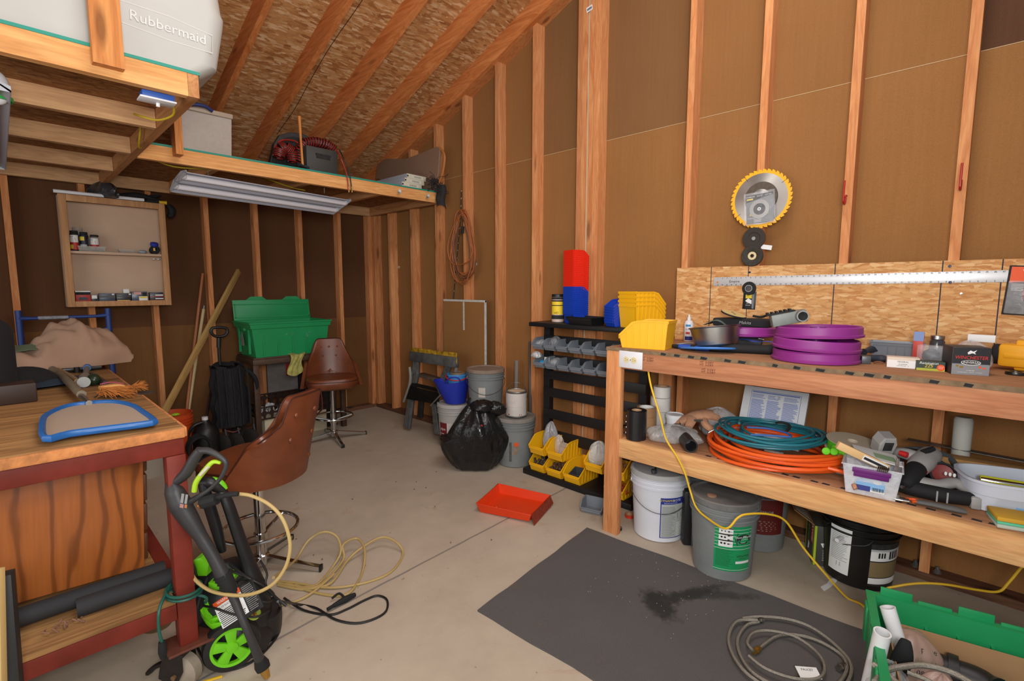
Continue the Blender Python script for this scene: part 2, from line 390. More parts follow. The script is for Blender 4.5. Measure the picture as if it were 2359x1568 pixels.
def hopper(t, w, d, h, mat, ribs=6, name='bin_shell'):
    """open-fronted stacking bin, front towards -Y, floor at z=0"""
    b = MB(); th = .0022; yf, yb = -d/2, d/2; hf = h*.42
    side = [(yf+.012, 0), (yb-.006, 0), (yb, h), (yf+d*.42, h), (yf+d*.30, h*.93), (yf, hf+.006), (yf, hf)]
    for s in (-1, 1):
        x = s*w/2
        b.prism(side, x-th if s > 0 else x, x if s > 0 else x+th, 'x')
        rim = [(yf-.002, hf), (yf-.002, hf+.008), (yf+d*.28, h*.95), (yf+d*.42, h+.002), (yb+.001, h+.002), (yb+.001, h-.005), (yf+d*.43, h-.005), (yf+d*.31, h*.88), (yf+.006, hf+.001)]
        b.prism(rim, x-.004 if s > 0 else x-.003, x+.003 if s > 0 else x+.004, 'x')
        for i in range(ribs):
            y = yf+.02+(d-.03)*(i+.5)/ribs; zt = min(h-.006, hf+(h-hf)*max(0, (y-yf)/(d*.36))-.012)
            b.box((x-.001 if s > 0 else x-.003, y-.0035, .01), (x+.003 if s > 0 else x+.001, y+.0035, max(.03, zt)))
    b.box((-w/2+th, yf+.012, 0), (w/2-th, yb-.006, th))
    b.prism([(yf+.012, 0), (yf+.012+th, 0), (yf+th, hf), (yf, hf)], -w/2, w/2, 'x')
    b.box((-w/2-.003, yf-.004, hf-.002), (w/2+.003, yf+.004, hf+.006), None, .0015)
    b.box((-w/2+.004, yf-.006, hf-.014), (w/2-.004, yf+.003, hf-.002))
    b.prism([(yb-.006-th, 0), (yb-.006, 0), (yb, h), (yb-th, h)], -w/2, w/2, 'x')
    b.box((-w/2-.002, yb-.001, h-.012), (w/2+.002, yb+.003, h+.002))
    for v in b.bm.verts: k = 1-max(0, v.co.z)/h; v.co.x *= 1-.12*k; v.co.y *= 1-.06*k
    return b.done(name, mat, t)
m_py = P('yellow_plastic', S(244, 184, 24), .35, var=.04); m_pb = P('blue_plastic', S(22, 62, 176), .35); m_pr = P('red_plastic', S(232, 42, 22), .35); m_pg = P('grey_plastic', S(118, 124, 132), .4, var=.1)
# ================================================================ the shell of the shed
ST = .4064; LW = .038; LD = .089
SL = .365                                    # roof slope
def zr(y): return 2.405-SL*y                 # underside of the rake plates and rafters
m_st = wood('stud_lumber', S(214, 150, 98), S(190, 118, 70), 'z', 1)
m_sx = wood('lumber_along_x', S(222, 158, 98), S(196, 128, 74), 'x', 1)
m_sy = wood('lumber_along_y', S(214, 145, 88), S(188, 112, 62), 'y', 1)
m_raf = wood('rafter_lumber', S(222, 144, 84), S(192, 110, 56), 'y', 1, rnd=.06)
def fibre(name, a, b):
    t = NT(name); v = t.coord(); c = t.mix(t.noise(v, 2.2, 4), a, b)
    c = t.mix(.35, c, t.ramp(t.noise(v, 320, 2, .7), [(.3, (.6, .58, .55)), (.7, (1.2, 1.2, 1.2))]), 'MULTIPLY')
    mv = t.coord((30, 30, 1.2)); c = t.mix(.25, c, t.ramp(t.noise(mv, 2.5, 3), [(.3, (.82, .82, .82)), (.7, (1.1, 1.1, 1.1))]), 'MULTIPLY')
    t.l(t.objrand(c, .06), t.b.inputs['Base Color']); t.b.inputs['Roughness'].default_value = .9; t.b.inputs['Specular IOR Level'].default_value = .15
    t.bump(t.noise(v, 400, 2), .2, .002); return t.m
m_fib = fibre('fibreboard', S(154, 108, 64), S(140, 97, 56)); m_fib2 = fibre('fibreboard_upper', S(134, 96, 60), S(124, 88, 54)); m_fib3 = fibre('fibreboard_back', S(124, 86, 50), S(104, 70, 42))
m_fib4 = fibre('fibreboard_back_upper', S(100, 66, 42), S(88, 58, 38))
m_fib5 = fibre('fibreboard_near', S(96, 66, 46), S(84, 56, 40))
m_plate = wood('sill_lumber', S(122, 84, 62), S(92, 60, 44), 'y', 1)
m_dust = P('dusty_lumber', S(150, 132, 112), .9, var=.2)
# floor
t = NT('concrete'); v = t.coord()
c = t.mix(t.ramp(t.noise(v, 1.3, 6, .6), [(.3, (0, 0, 0)), (.7, (1, 1, 1))]), S(190, 176, 158), S(172, 158, 140))
c = t.mix(.5, c, t.ramp(t.noise(v, 9, 6, .65), [(.3, (.86, .86, .86)), (.7, (1.06, 1.06, 1.06))]), 'MULTIPLY')
c = t.mix(t.ramp(t.noise(v, 3.1, 5, .7, .6), [(.60, (0, 0, 0)), (.72, (.45, .45, .45))]), c, S(160, 118, 92))
c = t.mix(t.ramp(t.noise(v, 24, 3, .7), [(.69, (0, 0, 0)), (.72, (.6, .6, .6))]), c, S(112, 88, 70))
sx = t.n('ShaderNodeSeparateXYZ'); t.l(v, sx.inputs[0])
wob = t.n('ShaderNodeMath', operation='MULTIPLY_ADD'); wob.inputs[1].default_value = .012; t.l(t.noise(v, 6, 3), wob.inputs[0]); t.l(sx.outputs[1], wob.inputs[2])
jl = t.n('ShaderNodeMath', operation='MULTIPLY_ADD'); jl.inputs[1].default_value = -.05; t.l(sx.outputs[0], jl.inputs[0]); t.l(wob.outputs[0], jl.inputs[2])
a1 = t.n('ShaderNodeMath', operation='ADD'); a1.inputs[1].default_value = 2.945; t.l(jl.outputs[0], a1.inputs[0])
ab = t.n('ShaderNodeMath', operation='ABSOLUTE'); t.l(a1.outputs[0], ab.inputs[0])
c = t.mix(t.ramp(ab.outputs[0], [(.0035, (.75, .75, .75)), (.0075, (0, 0, 0))]), c, S(104, 100, 98))
t.l(c, t.b.inputs['Base Color']); t.b.inputs['Roughness'].default_value = .62; t.b.inputs['Specular IOR Level'].default_value = .3
t.bump(t.noise(v, 70, 4), .12, .003); m_conc = t.m
struct('floor', bx((-6.2, -8.2, -.12), (.10, .10, 0)), m_conc)
# right wall (gable wall): fibreboard behind studs, a lower and an upper sheet course
YB = -8.0
wr = MB().box((LD, YB, 0), (LD+.012, .10, 2.352)); wall_right = struct('wall_right', wr, m_fib)
def gable(y): return zr(y)+.06
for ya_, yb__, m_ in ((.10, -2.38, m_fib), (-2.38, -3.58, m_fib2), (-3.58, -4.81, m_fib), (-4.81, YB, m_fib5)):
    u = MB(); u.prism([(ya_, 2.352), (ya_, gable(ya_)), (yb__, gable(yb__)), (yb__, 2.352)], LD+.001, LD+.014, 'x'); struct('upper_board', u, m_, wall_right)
# seam light line of the sheet joint
struct('sheet_seam', bx((LD-.0015, YB, 2.350), (LD, .0, 2.353)), P('seam_edge', S(190, 160, 120), .9), wall_right)
y0 = -.325
def stud_r(y, w=LW, m=None, x0=0, x1=LD, name='stud', z0=LW):
    zt = zr(y-w/2)
    b = MB(); b.prism([(y, z0), (y-w, z0), (y-w, zr(y-w)), (y, zr(y))], x0, x1, 'x'); return struct(name, b, m or m_st, wall_right)
for k in range(0, 19):
    if k in (6,): continue
    if k in (7,): continue
    stud_r(y0-k*ST)
# corner post and the doubled post with a pale gap
stud_r(0, .05)
stud_r(-2.775); stud_r(-2.814); stud_r(-2.872); stud_r(-2.912, .05)
struct('post_shim', MB().box((.012, -2.871, .04), (.05, -2.852, 3.4)), P('foam_filler', S(198, 182, 150), .9), wall_right)
pl = MB().box((0, YB, 0), (LD, 0, LW)); struct('bottom_plate', pl, m_plate, wall_right)
for yy in (-4.78, -4.86):
    b = MB(); b.cyl(.017, 0, .004, 16); b.cyl(.011, .004, .018, 6); b.cyl(.006, .018, .03, 10)
    struct('anchor_bolt', b, P('zinc', S(150, 150, 148), .4, .8), wall_right).matrix_local = TR(.04, yy, .038)
# rake plate, sloping
rk = MB(); rk.prism([(0, zr(0)), (YB, zr(YB)), (YB, zr(YB)+.04), (0, zr(0)+.04)], .001, LD, 'x'); struct('rake_plate', rk, m_sy, wall_right)
# back wall
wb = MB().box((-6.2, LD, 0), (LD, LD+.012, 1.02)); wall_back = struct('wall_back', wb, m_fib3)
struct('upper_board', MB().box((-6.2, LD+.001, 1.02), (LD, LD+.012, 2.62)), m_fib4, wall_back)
for k in range(0, 14):
    x = -.356-k*ST
    struct('stud', bx((x-LW, 0, LW), (x, LD, 2.42)), m_st, wall_back)
struct('stud', bx((-.045, .002, LW), (0, LD, 2.42)), m_st, wall_back)
struct('bottom_plate', bx((-6.2, .001, 0), (0, LD, LW)), m_plate, wall_back)
struct('top_plate', bx((-6.2, 0, 2.405), (LD, LD, 2.48)), m_sx, wall_back)
# roof deck and rafters
m_deck = osb('roof_strand_board', [S(170, 112, 66), S(202, 146, 92), S(212, 160, 104), S(236, 200, 156)], 17, axes='xy')
DO = .14*1.065
ce = MB(); ce.prism([(.14, zr(.14)+DO), (YB, zr(YB)+DO), (YB, zr(YB)+DO+.012), (.14, zr(.14)+DO+.012)], -6.2, .10, 'x')
ceiling = struct('ceiling', ce, m_deck)
for k in range(0, 15):
    x = 0-k*ST-(.0 if k else .0)
    b = MB(); b.prism([(.10, zr(.10)+.0), (YB, zr(YB)), (YB, zr(YB)+DO-.001), (.10, zr(.10)+DO-.001)], x-LW, x-.0005, 'x')
    r = struct('rafter', b, m_raf, ceiling)
# wire hanging along the roof deck
b = MB(); p = []
for i in range(9):
    y = -.35-i*.36; p.append((-1.10+.012*math.sin(i*1.7), y, zr(y)+DO-.006-.003*(i % 2)))
b.tube(p, .0022, 6); struct('roof_wire', b, P('dark_wire', S(40, 36, 40), .5), ceiling)
# ================================================================ loft platform
m_teal = P('teal_edge_paint', S(36, 140, 122), .6)
m_lo = osb('loft_strand_board', [S(110, 70, 40), S(140, 94, 54), S(156, 108, 64), S(176, 128, 80)], 22, axes='xy')
m_lx = wood('loft_board_x', S(232, 176, 112), S(208, 142, 82), 'x', 1, rnd=.08)
m_jx = wood('loft_joist_x', S(212, 168, 122), S(186, 140, 100), 'x', 1, rnd=.08)
ZB, ZT = 2.113, 2.202
loft = thing('loft_platform', 'L-shaped lumber loft platform with teal-edged deck hung under the sloping roof', 'platform', (0, 0, 0))
XL = -5.6
def lpart(n, a, b, m, bev=0): return bx(a, b, bev).done(n, m, loft)
lpart('front_beam', (-2.262, -1.25, ZB), (-.002, -1.212, ZT), m_lx)
lpart('front_beam', (XL, -2.57, ZB), (-2.305, -2.532, ZT), m_lx)
lpart('side_beam', (-2.304, -2.57, ZB), (-2.266, -.04, ZT), m_jx.copy() if 0 else wood('loft_joist_y', S(196, 140, 92), S(168, 112, 66), 'y', 1))
lpart('ledger', (XL, -.039, ZB), (-.04, -.001, ZT), m_jx)
for y in (-1.985, -1.33, -.70): lpart('joist', (XL, y, ZB), (-2.306, y+.038, ZT), m_jx)
mjy = MATS['loft_joist_y']
for x in (-.041, -.64, -1.25, -1.86): lpart('joist', (x, -1.21, ZB), (x+.038, -.04, ZT), mjy)
d = MB(); d.box((-2.262, -1.249, ZT+.001), (-.002, -.002, ZT+.012)); d.box((XL, -2.569, ZT+.001), (-2.263, -.002, ZT+.012)); d.done('deck', m_lo, loft)
e = MB(); e.box((-2.262, -1.2515, ZT+.0005), (-.002, -1.2495, ZT+.0125)); e.box((XL, -2.5715, ZT+.0005), (-2.262, -2.5695, ZT+.0125)); e.box((-2.2625, -2.57, ZT+.0005), (-2.2605, -1.25, ZT+.0125)); e.done('painted_edge', m_teal, loft)
# hangers up to the rafters
m_hang = wood('hanger_lumber', S(214, 146, 84), S(186, 112, 58), 'z', 1)
p = at(248, 155, y=-2.572)
bx((p.x-.045, -2.61, p.z-.005), (p.x+.045, -2.572, 3.22)).done('hanger', m_hang, loft)
p = at(405, 340, y=-1.252)
bx((p.x-.02, -1.34, p.z-.055), (p.x+.02, -1.252, 2.80)).done('hanger', m_hang, loft)
for px, py in ((885, 441), (899, 443), (962, 456), (976, 458)):
    pass
for i, x in enumerate((-.46, -.165)):
    b = MB(); b.cyl(.006, 0, .05, 10, TR(0, 0, 0, 90)); b.cyl(.013, .022, .03, 6, TR(0, 0, 0, 90)); b.cyl(.012, .048, .056, 12, TR(0, 0, 0, 90)); b.cyl(.016, 0, .003, 14, TR(0, 0, 0, 90))
    b.done('carriage_bolt', P('zinc', S(150, 150, 148), .4, .8), loft, TR(x, -1.25, 2.155, 0, 0, -25))
# ================================================================ workbench on the right
m_ply = wood('bench_ply', S(178, 130, 94), S(150, 104, 72), 'y', .9, rnd=.02, knots=False)
m_plyedge = P('ply_edge', S(138, 112, 82), .8, var=.35, vscale=30)
m_rail = wood('bench_rail', S(200, 140, 102), S(178, 114, 80), 'y', 1.0, rnd=.04)
m_rail2 = wood('bench_shelf_rail', S(234, 184, 126), S(212, 152, 98), 'y', 1.0, rnd=.02)
m_leg = wood('bench_leg', S(224, 158, 104), S(198, 122, 74), 'z', 1.0, rnd=.02)
BX = -.64; BY0 = -3.477; BY1 = -6.3; TZ = 1.036; SZ = .548
bench = thing('workbench', 'long lumber workbench with plywood top and lower shelf along the right wall', 'workbench', (0, 0, 0))
def bp(n, a, b, m, bev=.0015): return bx(a, b, bev).done(n, m, bench)
bp('worktop', (BX+.001, BY1, TZ-.018), (-.014, BY0, TZ), m_ply)
bp('worktop_edge', (BX-.003, BY1, TZ-.0185), (BX+.0005, BY0+.002, TZ), m_plyedge, 0)
bp('front_rail', (BX+.002, BY1, TZ-.108), (BX+.04, -3.566, TZ-.019), m_rail)
bp('side_rail', (BX+.04, BY0-.05, TZ-.108), (-.015, BY0-.012, TZ-.019), wood('bench_side_x', S(224, 152, 104), S(196, 118, 74), 'x', 1.0))
bp('shelf', (BX+.042, BY1, SZ-.018), (-.014, -3.48, SZ), m_ply)
bp('shelf_rail', (BX+.002, BY1, SZ-.103), (BX+.04, -3.566, SZ-.004), m_rail2)
bp('side_rail', (BX+.04, -3.535, SZ-.107), (-.015, -3.497, SZ-.019), MATS['bench_side_x'])
bp('leg', (BX, -3.566, 0), (BX+.038, -3.477, TZ-.019), m_leg)
bp('leg', (-.055, -3.566, .0), (-.014, -3.48, TZ-.019), m_leg)
# stencil smears on the ply edges
m_ink = P('stencil_ink', S(44, 44, 44), .9, var=.5, vscale=60)
b = MB(); rnd = random.Random(5)
for yy in (-3.79, -3.86, -3.93, -3.99, -4.10, -4.16, -4.3, -4.38, -4.46, -4.56, -4.62, -4.68, -4.81, -4.9):
    w_ = rnd.uniform(.018, .03); b.prism([(yy, TZ-.015), (yy-w_, TZ-.017), (yy-w_-.006, TZ-.006), (yy-.004, TZ-.003)], BX-.0036, BX-.003, 'x')
b.done('stencil_marks', m_ink, bench)['kind'] = 'stuff'
b = MB()
for i in range(22):
    yy = -4.0-.055*i-rnd.uniform(0, .02); b.prism([(BX+.050, yy), (BX+.047, yy-.028), (BX+.062, yy-.03), (BX+.066, yy-.004)], SZ, SZ+.0006)
b.done('stencil_marks', m_ink, bench)['kind'] = 'stuff'
# grade stamps
b = MB()
for yy, zz in ((-3.72, .985), (-4.02, .995), (-4.03, .962)):
    for dz in (0, .012): b.text('HT  S-DRY', .014, TR(BX+.0012, yy, zz+dz, 90, 0, -90))
b.done('grade_stamp', P('stamp_ink', S(96, 50, 40), .9), bench)
# backboard
yA, yB_ = -3.556, -5.6
lines = [yA-.203, yA-.203-.186, yA-.203-.186-.40, yA-.203-.186-.82, yA-.203-.186-1.06]
m_bb = osb('backboard_strand_board', [S(190, 132, 78), S(208, 154, 98), S(214, 164, 108), S(226, 184, 132)], 22, axes='yz', lines=[at(1638, 640, x=-.012).y, at(1724, 630, x=-.012).y, at(1924, 620, x=-.012).y, at(2172, 610, x=-.012).y, at(2310, 610, x=-.012).y])
b = bx((-.0125, yB_, 1.0), (-.0005, yA, 1.47)); bb = solo('backboard', b, m_bb, 'strand board panel with dark chalk lines fixed to the studs above the workbench', 'board')
# ================================================================ storage rack left of the workbench
m_rack = P('rack_black_steel', S(24, 23, 25), .5, .1, bump=.05)
rack = thing('storage_rack', 'black steel bin rack with slotted rails standing between the wall studs and the workbench', 'rack')
RX0, RY0, RY1 = -.27, -2.572, -3.47
bx((RX0, RY1, 1.075), (-.005, RY0, 1.106), .008).done('top_shelf', m_rack, rack)
for y in (-2.645, -3.425): bx((-.15, y-.028, .042), (-.105, y+.028, 1.075)).done('post', m_rack, rack)
bx((-.325, RY1, 0), (-.005, RY0-.0, .042), .006).done('base', m_rack, rack)
for z0, z1 in ((.69, .755), (.56, .628), (.40, .470), (.24, .32), (.82, .87), (.96, 1.01)):
    b = MB(); b.box((-.158, RY1+.02, z0), (-.1505, RY0-.05, z1), None, .001)
    for y in (-2.625, -2.665): b.cyl(.003, 0, .002, 8, TR(-.1505-.008, y+.0, z0+.015, 0, -90)); 
    b.done('rail', m_rack, rack)
b = MB()
for z0 in (.705, .73, .575, .60, .42, .44, .26, .83): b.ball((-.152, -2.628, z0), (.002, .004, .004), seg=6)
b.done('rivet', m_pw, rack)
bx((-.02, RY1+.01, .042), (-.006, RY0-.03, .05)).done('base_lip', m_rack, rack)
# grey small bins hung on the rack rails
def grey_bin(y, z, label, first=None, tilt=0):
    global GB
    if first is None:
        t = thing('parts_bin', label, 'bin', (-.205, y, z), (0, 0, -90), 'grey parts bins hung on the rack')
        hopper(t, .104, .135, .078, m_pg, 0); return t
    return dup(first, (-.205, y, z), (0, 0, -90), label)
GB = None
ordn = ['first', 'second', 'third', 'fourth', 'fifth', 'sixth', 'seventh']
for i in range(7):
    l = 'grey parts bin on the upper rack rail, %s from the left' % ordn[i]
    o = grey_bin(-2.655-.1085*i, .915, l, GB); GB = GB or o
for i in range(6):
    grey_bin(-2.668-.1085*i, .785, 'grey parts bin on the lower rack rail, %s from the left' % ordn[i], GB)
m_bag = clear('clear_film', (.75, .77, .8, 1), .30, .15)
def bag(name, label, cat, loc, size, mat, seed=0, M=None, group=None, seg=18, jit=.16, squash_bottom=True):
    b = MB(); rnd = random.Random(seed); ph = [rnd.uniform(0, 6) for _ in range(8)]
    def fn(u, v):
        a = 2*PI*u; p = -PI/2+PI*v
        k = 1+jit*(math.sin(3*a+ph[0]+4*v)+.6*math.sin(7*a+ph[1]-5*v)+.4*math.sin(11*a+ph[2]+9*v))
        x = math.cos(p)*math.cos(a)*k; y = math.cos(p)*math.sin(a)*k; z = math.sin(p)*(1+.3*jit*math.sin(5*a+ph[3]))
        if squash_bottom and z < -.55: z = -.55
        return (x*size[0], y*size[1], (z+.55)/1.55*size[2]*1.0)
    b.grid(fn, seg*2, seg, closeu=True)
    return solo(name, b, mat, label, cat, loc, (0, 0, rnd.uniform(0, 180)), group, M, angle=60)
def bits(t_name, label, cat, loc, ext, mat, n=14, size=.006, seed=0, kind='stuff', rot=0, shape='ball'):
    """a loose heap of small hardware"""
    b = MB(); rnd = random.Random(seed)
    for i in range(n):
        M = TR(rnd.uniform(-1, 1)*ext[0], rnd.uniform(-1, 1)*ext[1], size+rnd.uniform(0, ext[2]), rnd.uniform(0, 180), rnd.uniform(0, 180), rnd.uniform(0, 360))
        if shape == 'ball': b.box((-size, -size*.7, -size*.7), (size, size*.7, size*.7), M, size*.3)
        else: b.cyl(size*.35, -size*1.6, size*1.6, 6, M); 
    o = solo(t_name, b, mat, label, cat, loc, (0, 0, rot)); o['kind'] = kind; return o
bag('plastic_bag', 'clear plastic bag spilling out of the first upper grey rack bin', 'bag', (-.215, -2.66, .925), (.05, .045, .055), m_bag, 3)
bag('plastic_bag', 'clear bag with dark fasteners standing in the second upper grey rack bin', 'bag', (-.2, -2.768, .925), (.045, .045, .085), clear('dark_film', (.3, .3, .32, 1), .6, .2), 4)
bag('plastic_bag', 'crumpled clear bag in the second lower grey rack bin', 'bag', (-.2, -2.78, .80), (.05, .045, .06), m_bag, 5)
bag('plastic_bag', 'pale printed plastic bag sticking out beside the first lower grey rack bin', 'bag', (-.235, -2.62, .85), (.045, .03, .045), P('paper_white', S(205, 205, 205), .7, var=.15, vscale=40), 6)
bag('plastic_bag', 'small bright blue bag inside the first lower grey rack bin', 'bag', (-.225, -2.672, .80), (.032, .03, .035), P('cyan_plastic', S(40, 140, 190), .4), 7)
solo('parts_card', bx((-.02, -.004, 0), (.02, .004, .06)), MATS['paper_white'], 'small white card packet standing in the first lower grey rack bin', 'packet', (-.225, -2.71, .80), (0, 0, -80))
bits('screw_heap', 'pale plastic anchors lying in the third lower grey rack bin', 'anchors', (-.215, -2.885, .79), (.03, .035, .01), MATS['paper_white'], 16, .005, 2)
bits('screw_heap', 'loose metal clips lying in the fourth lower grey rack bin', 'clips', (-.215, -2.993, .79), (.03, .035, .01), m_zinc, 12, .005, 3)
# things on top of the rack
def can_label(t, f):
    d = Decal(); d.rect(-.11, .055, .11, .155, 0, 1, 24); d.rect(-.11, .145, .11, .155, 1, 2, 24); d.rect(-.11, .115, .11, .121, 1, 2, 24); d.rect(-.11, .022, .11, .05, 1, 2, 24); d.rect(-.11, .16, .11, .175, 1, 2, 24)
    d.text('HD', -.005, .065, .022, 1, 3); d.done('printed_label', [P('label_yellow', S(235, 200, 40), .6), m_ink], t, None, f)
t = thing('wipes_canister', 'pale canister with yellow and black label and black lid on the rack top', 'canister', (-.14, -2.735, 1.107), (0, 0, -60))
b = MB(); b.cyl(.043, 0, .178, 32, bev=.004); b.done('canister_body', P('pinkish_plastic', S(206, 180, 172), .5), t)
b = MB(); b.cyl(.044, .176, .197, 32, bev=.003); b.done('lid', m_black, t); can_label(t, cylmap(.043, .043, .19))
def nest(n, z, pitch, mat, col, wh, y, x, what, grp, rz=-90, flip=False):
    first = None
    words_ = ['bottom', 'second from the bottom', 'third from the bottom', 'fourth from the bottom', 'fifth from the bottom', 'sixth from the bottom', 'seventh from the bottom', 'eighth from the bottom', 'ninth from the bottom', 'tenth from the bottom', 'eleventh from the bottom', 'twelfth from the bottom', 'thirteenth from the bottom', 'fourteenth from the bottom', 'fifteenth from the bottom', 'sixteenth from the bottom', 'topmost']
    for i in range(n):
        l = '%s bin, %s in the nested stack %s' % (col, 'topmost' if i == n-1 else words_[i], what)
        if first is None:
            first = thing('stacking_bin', l, 'bin', (x, y, z), (0, 0, rz), grp); hopper(first, *wh, mat, 7)
        else: dup(first, (x, y, z+pitch*i), (0, 0, rz), l)
    return first
# tall stack: blue below, red above, seen from its closed back corner
nest(13, 1.107, .0144, m_pb, 'blue', (.104, .135, .075), -2.885, -.13, 'under the red ones', 'blue bins of the tall stack', 75)
nest(17, 1.107+13*.0144, .0144, m_pr, 'red', (.104, .135, .075), -2.885, -.13, 'on the blue ones', 'red bins of the tall stack', 75)
nest(6, 1.107, .0170, m_pb, 'blue', (.10, .20, .085), -3.26, -.15, 'left of the yellow bins', 'blue bins beside the yellow stack', -110)
nest(4, 1.107, .026, m_py, 'large yellow', (.155, .25, .14), -3.395, -.13, 'at the rack end', 'yellow bins on the rack top', 72)
t = thing('shallow_tray', 'black plastic tray lying in front of the tall red and blue stack', 'tray', (-.19, -3.02, 1.107), (0, 0, -95))
def tray_shell(w, d, h, flare, th=.003):
    b = MB()
    lo = [(-w/2+flare, -d/2+flare), (w/2-flare, -d/2+flare), (w/2-flare, d/2-flare), (-w/2+flare, d/2-flare)]; hi = [(-w/2, -d/2), (w/2, -d/2), (w/2, d/2), (-w/2, d/2)]
    def q(a, b_, z): return (a[0], a[1], z)
    ring = lambda pts, z, k: [b.bm.verts.new((x*k, y*k, z)) for x, y in pts]
    k = 1-2*th/w
    o0 = ring(lo, 0, 1); o1 = ring(hi, h-.006, 1); o2 = ring([(x*1.05, y*1.06) for x, y in hi], h-.004, 1); o3 = ring([(x*1.05, y*1.06) for x, y in hi], h, 1); i1 = ring(hi, h, k); i0 = ring(lo, th, k)
    for a, c in ((o0, o1), (o1, o2), (o2, o3), (o3, i1), (i1, i0)):
        for i in range(4): b.bm.faces.new([a[i], a[(i+1) % 4], c[(i+1) % 4], c[i]])
    b.bm.faces.new(o0[::-1]); b.bm.faces.new(i0); bmesh.ops.recalc_face_normals(b.bm, faces=list(b.bm.faces)); return b
tray_shell(.22, .16, .052, .018).done('tray_shell', m_black, t)
bx((-.108, -.086, .03), (.108, -.078, .046)).done('front_lip', m_black, t)
# yellow bins at the foot of the rack
fb = None; words2 = ['leftmost', 'second', 'third', 'fourth', 'fifth']
def ybin(x, y, z, label, rz=-90):
    global fb
    if fb is None:
        fb = thing('stacking_bin', label, 'bin', (x, y, z), (0, 0, rz), 'yellow bins on the rack base'); hopper(fb, .145, .24, .125, m_py, 6); return fb
    return dup(fb, (x, y, z), (0, 0, rz), label)
YB2 = [(-2.70, 'leftmost of the lower row'), (-2.855, 'second of the lower row'), (-3.01, 'third of the lower row'), (-3.34, 'right of the bench leg')]
for y, l in YB2: ybin(-.205, y, .043, 'yellow open bin full of hardware on the rack base, '+l)
for y, l in ((-2.705, 'left one stacked above the lower row'), (-2.87, 'middle one stacked above the lower row'), (-3.19, 'upper one half hidden by the bench leg'), (-3.35, 'upper one right of the bench leg')):
    ybin(-.215, y, .171, 'yellow open bin on the rack base, '+l)
m_zb = P('mixed_hardware', S(110, 104, 98), .5, .4, var=.5, vscale=80); m_brass = P('brass', S(196, 156, 82), .3, .9)
m_dg = P('dark_grey_rubber', S(62, 64, 68), .6)
bits('hardware_heap', 'grey pipe fittings filling the leftmost lower yellow bin', 'fittings', (-.235, -2.70, .05), (.05, .07, .05), m_zb, 40, .012, 11)
bits('hardware_heap', 'brown and steel fittings filling the second lower yellow bin', 'fittings', (-.235, -2.855, .05), (.05, .07, .05), P('rust_mix', S(128, 96, 72), .5, .3, var=.5, vscale=60), 40, .012, 12)
solo('parts_bin', tray_shell(.09, .10, .06, .008), m_dg, 'small dark grey box sitting inside the third lower yellow bin', 'box', (-.235, -3.01, .05), (12, 0, -80))
bag('hardware_bag', 'clear bag of screws bulging out of the left upper yellow bin', 'bag', (-.20, -2.735, .20), (.05, .05, .19), clear('screw_film', (.42, .42, .44, 1), .62, .2), 14)
bits('screw_heap', 'brass screws in front of the left upper yellow bin', 'screws', (-.275, -2.70, .178), (.04, .035, .012), m_brass, 22, .007, 15, shape='pin')
bag('hardware_bag', 'clear bag leaning in the middle upper yellow bin', 'bag', (-.23, -2.83, .178), (.03, .04, .14), m_bag, 16)
t = thing('carton', 'small open cardboard carton standing in the middle upper yellow bin', 'carton', (-.255, -2.885, .178), (0, 10, -70))
m_card = P('cardboard_grey', S(196, 176, 158), .8, var=.1)
b = MB(); b.box((-.025, -.022, 0), (.025, .022, .1)); b.done('carton_body', m_card, t)
b = MB(); b.box((-.025, -.060, .1), (.025, -.022, .1015), TR(0, 0, 0)); b.prism([(-.022, .1), (.0, .125), (.022, .1)], -.025, -.024, 'x'); b.done('flap', m_card, t, TR(0, 0, .0))
bag('plastic_bag', 'whitish bag filling the upper yellow bin beside the bench leg', 'bag', (-.235, -3.17, .20), (.05, .06, .15), clear('milky_film', (.72, .72, .68, 1), .6, .3), 18)
bits('hardware_heap', 'orange and black wire connectors in the yellow bin right of the bench leg', 'connectors', (-.235, -3.35, .05), (.05, .07, .06), P('orange_black', S(190, 70, 20), .5, var=.8, vscale=90), 40, .010, 19)
bits('hardware_heap', 'brown sticks and clips in the upper yellow bin right of the bench leg', 'clips', (-.235, -3.36, .178), (.04, .06, .07), P('stick_brown', S(160, 120, 70), .6, var=.5, vscale=50), 24, .014, 20, shape='pin')
t = thing('shallow_tray', 'small grey bin lying on the floor beside the bench leg', 'bin', (-.475, -3.30, 0), (0, 0, -75)); hopper(t, .14, .11, .065, m_pg, 2)
# ================================================================ yellow bin lying on the worktop, outlet
t = thing('stacking_bin', 'big yellow bin standing on the left end of the worktop, open side to the left', 'bin', (-.535, -3.655, TZ+.001), (0, 0, 187+0))
t.rotation_euler = (0, 0, R_(191))
hopper(t, .155, .26, .145, m_py, 6)
b = thing('outlet_plate', 'white double outlet cover screwed on the end of the worktop rail', 'outlet', (BX-.0005, -3.626, .979), (0, 0, -90))
MB().box((-.068, -.006, -.044), (.068, 0, .044), None, .002).done('cover', m_white, b)
m_iv = P('ivory_plastic', S(222, 206, 160), .4)
for sx_ in (-.024, .020):
    q = MB(); q.cyl(.0165, 0, .002, 24, TR(sx_, -.006, 0, 90)); o = q.done('receptacle', m_iv, b)
    d = Decal()
    d.rect(sx_-.008, .0035, sx_-.001, .0052, 0, 1); d.rect(sx_-.007, -.0055, sx_-.001, -.004, 0, 1); d.disc(sx_+.006, -.001, .0022, 0, 1, n=12); d.done('slots', m_ink, o, TR(0, -.0081, 0))
q = MB(); q.cyl(.003, 0, .0015, 10, TR(0, -.006, 0, 90)); q.done('screw', m_zinc, b)
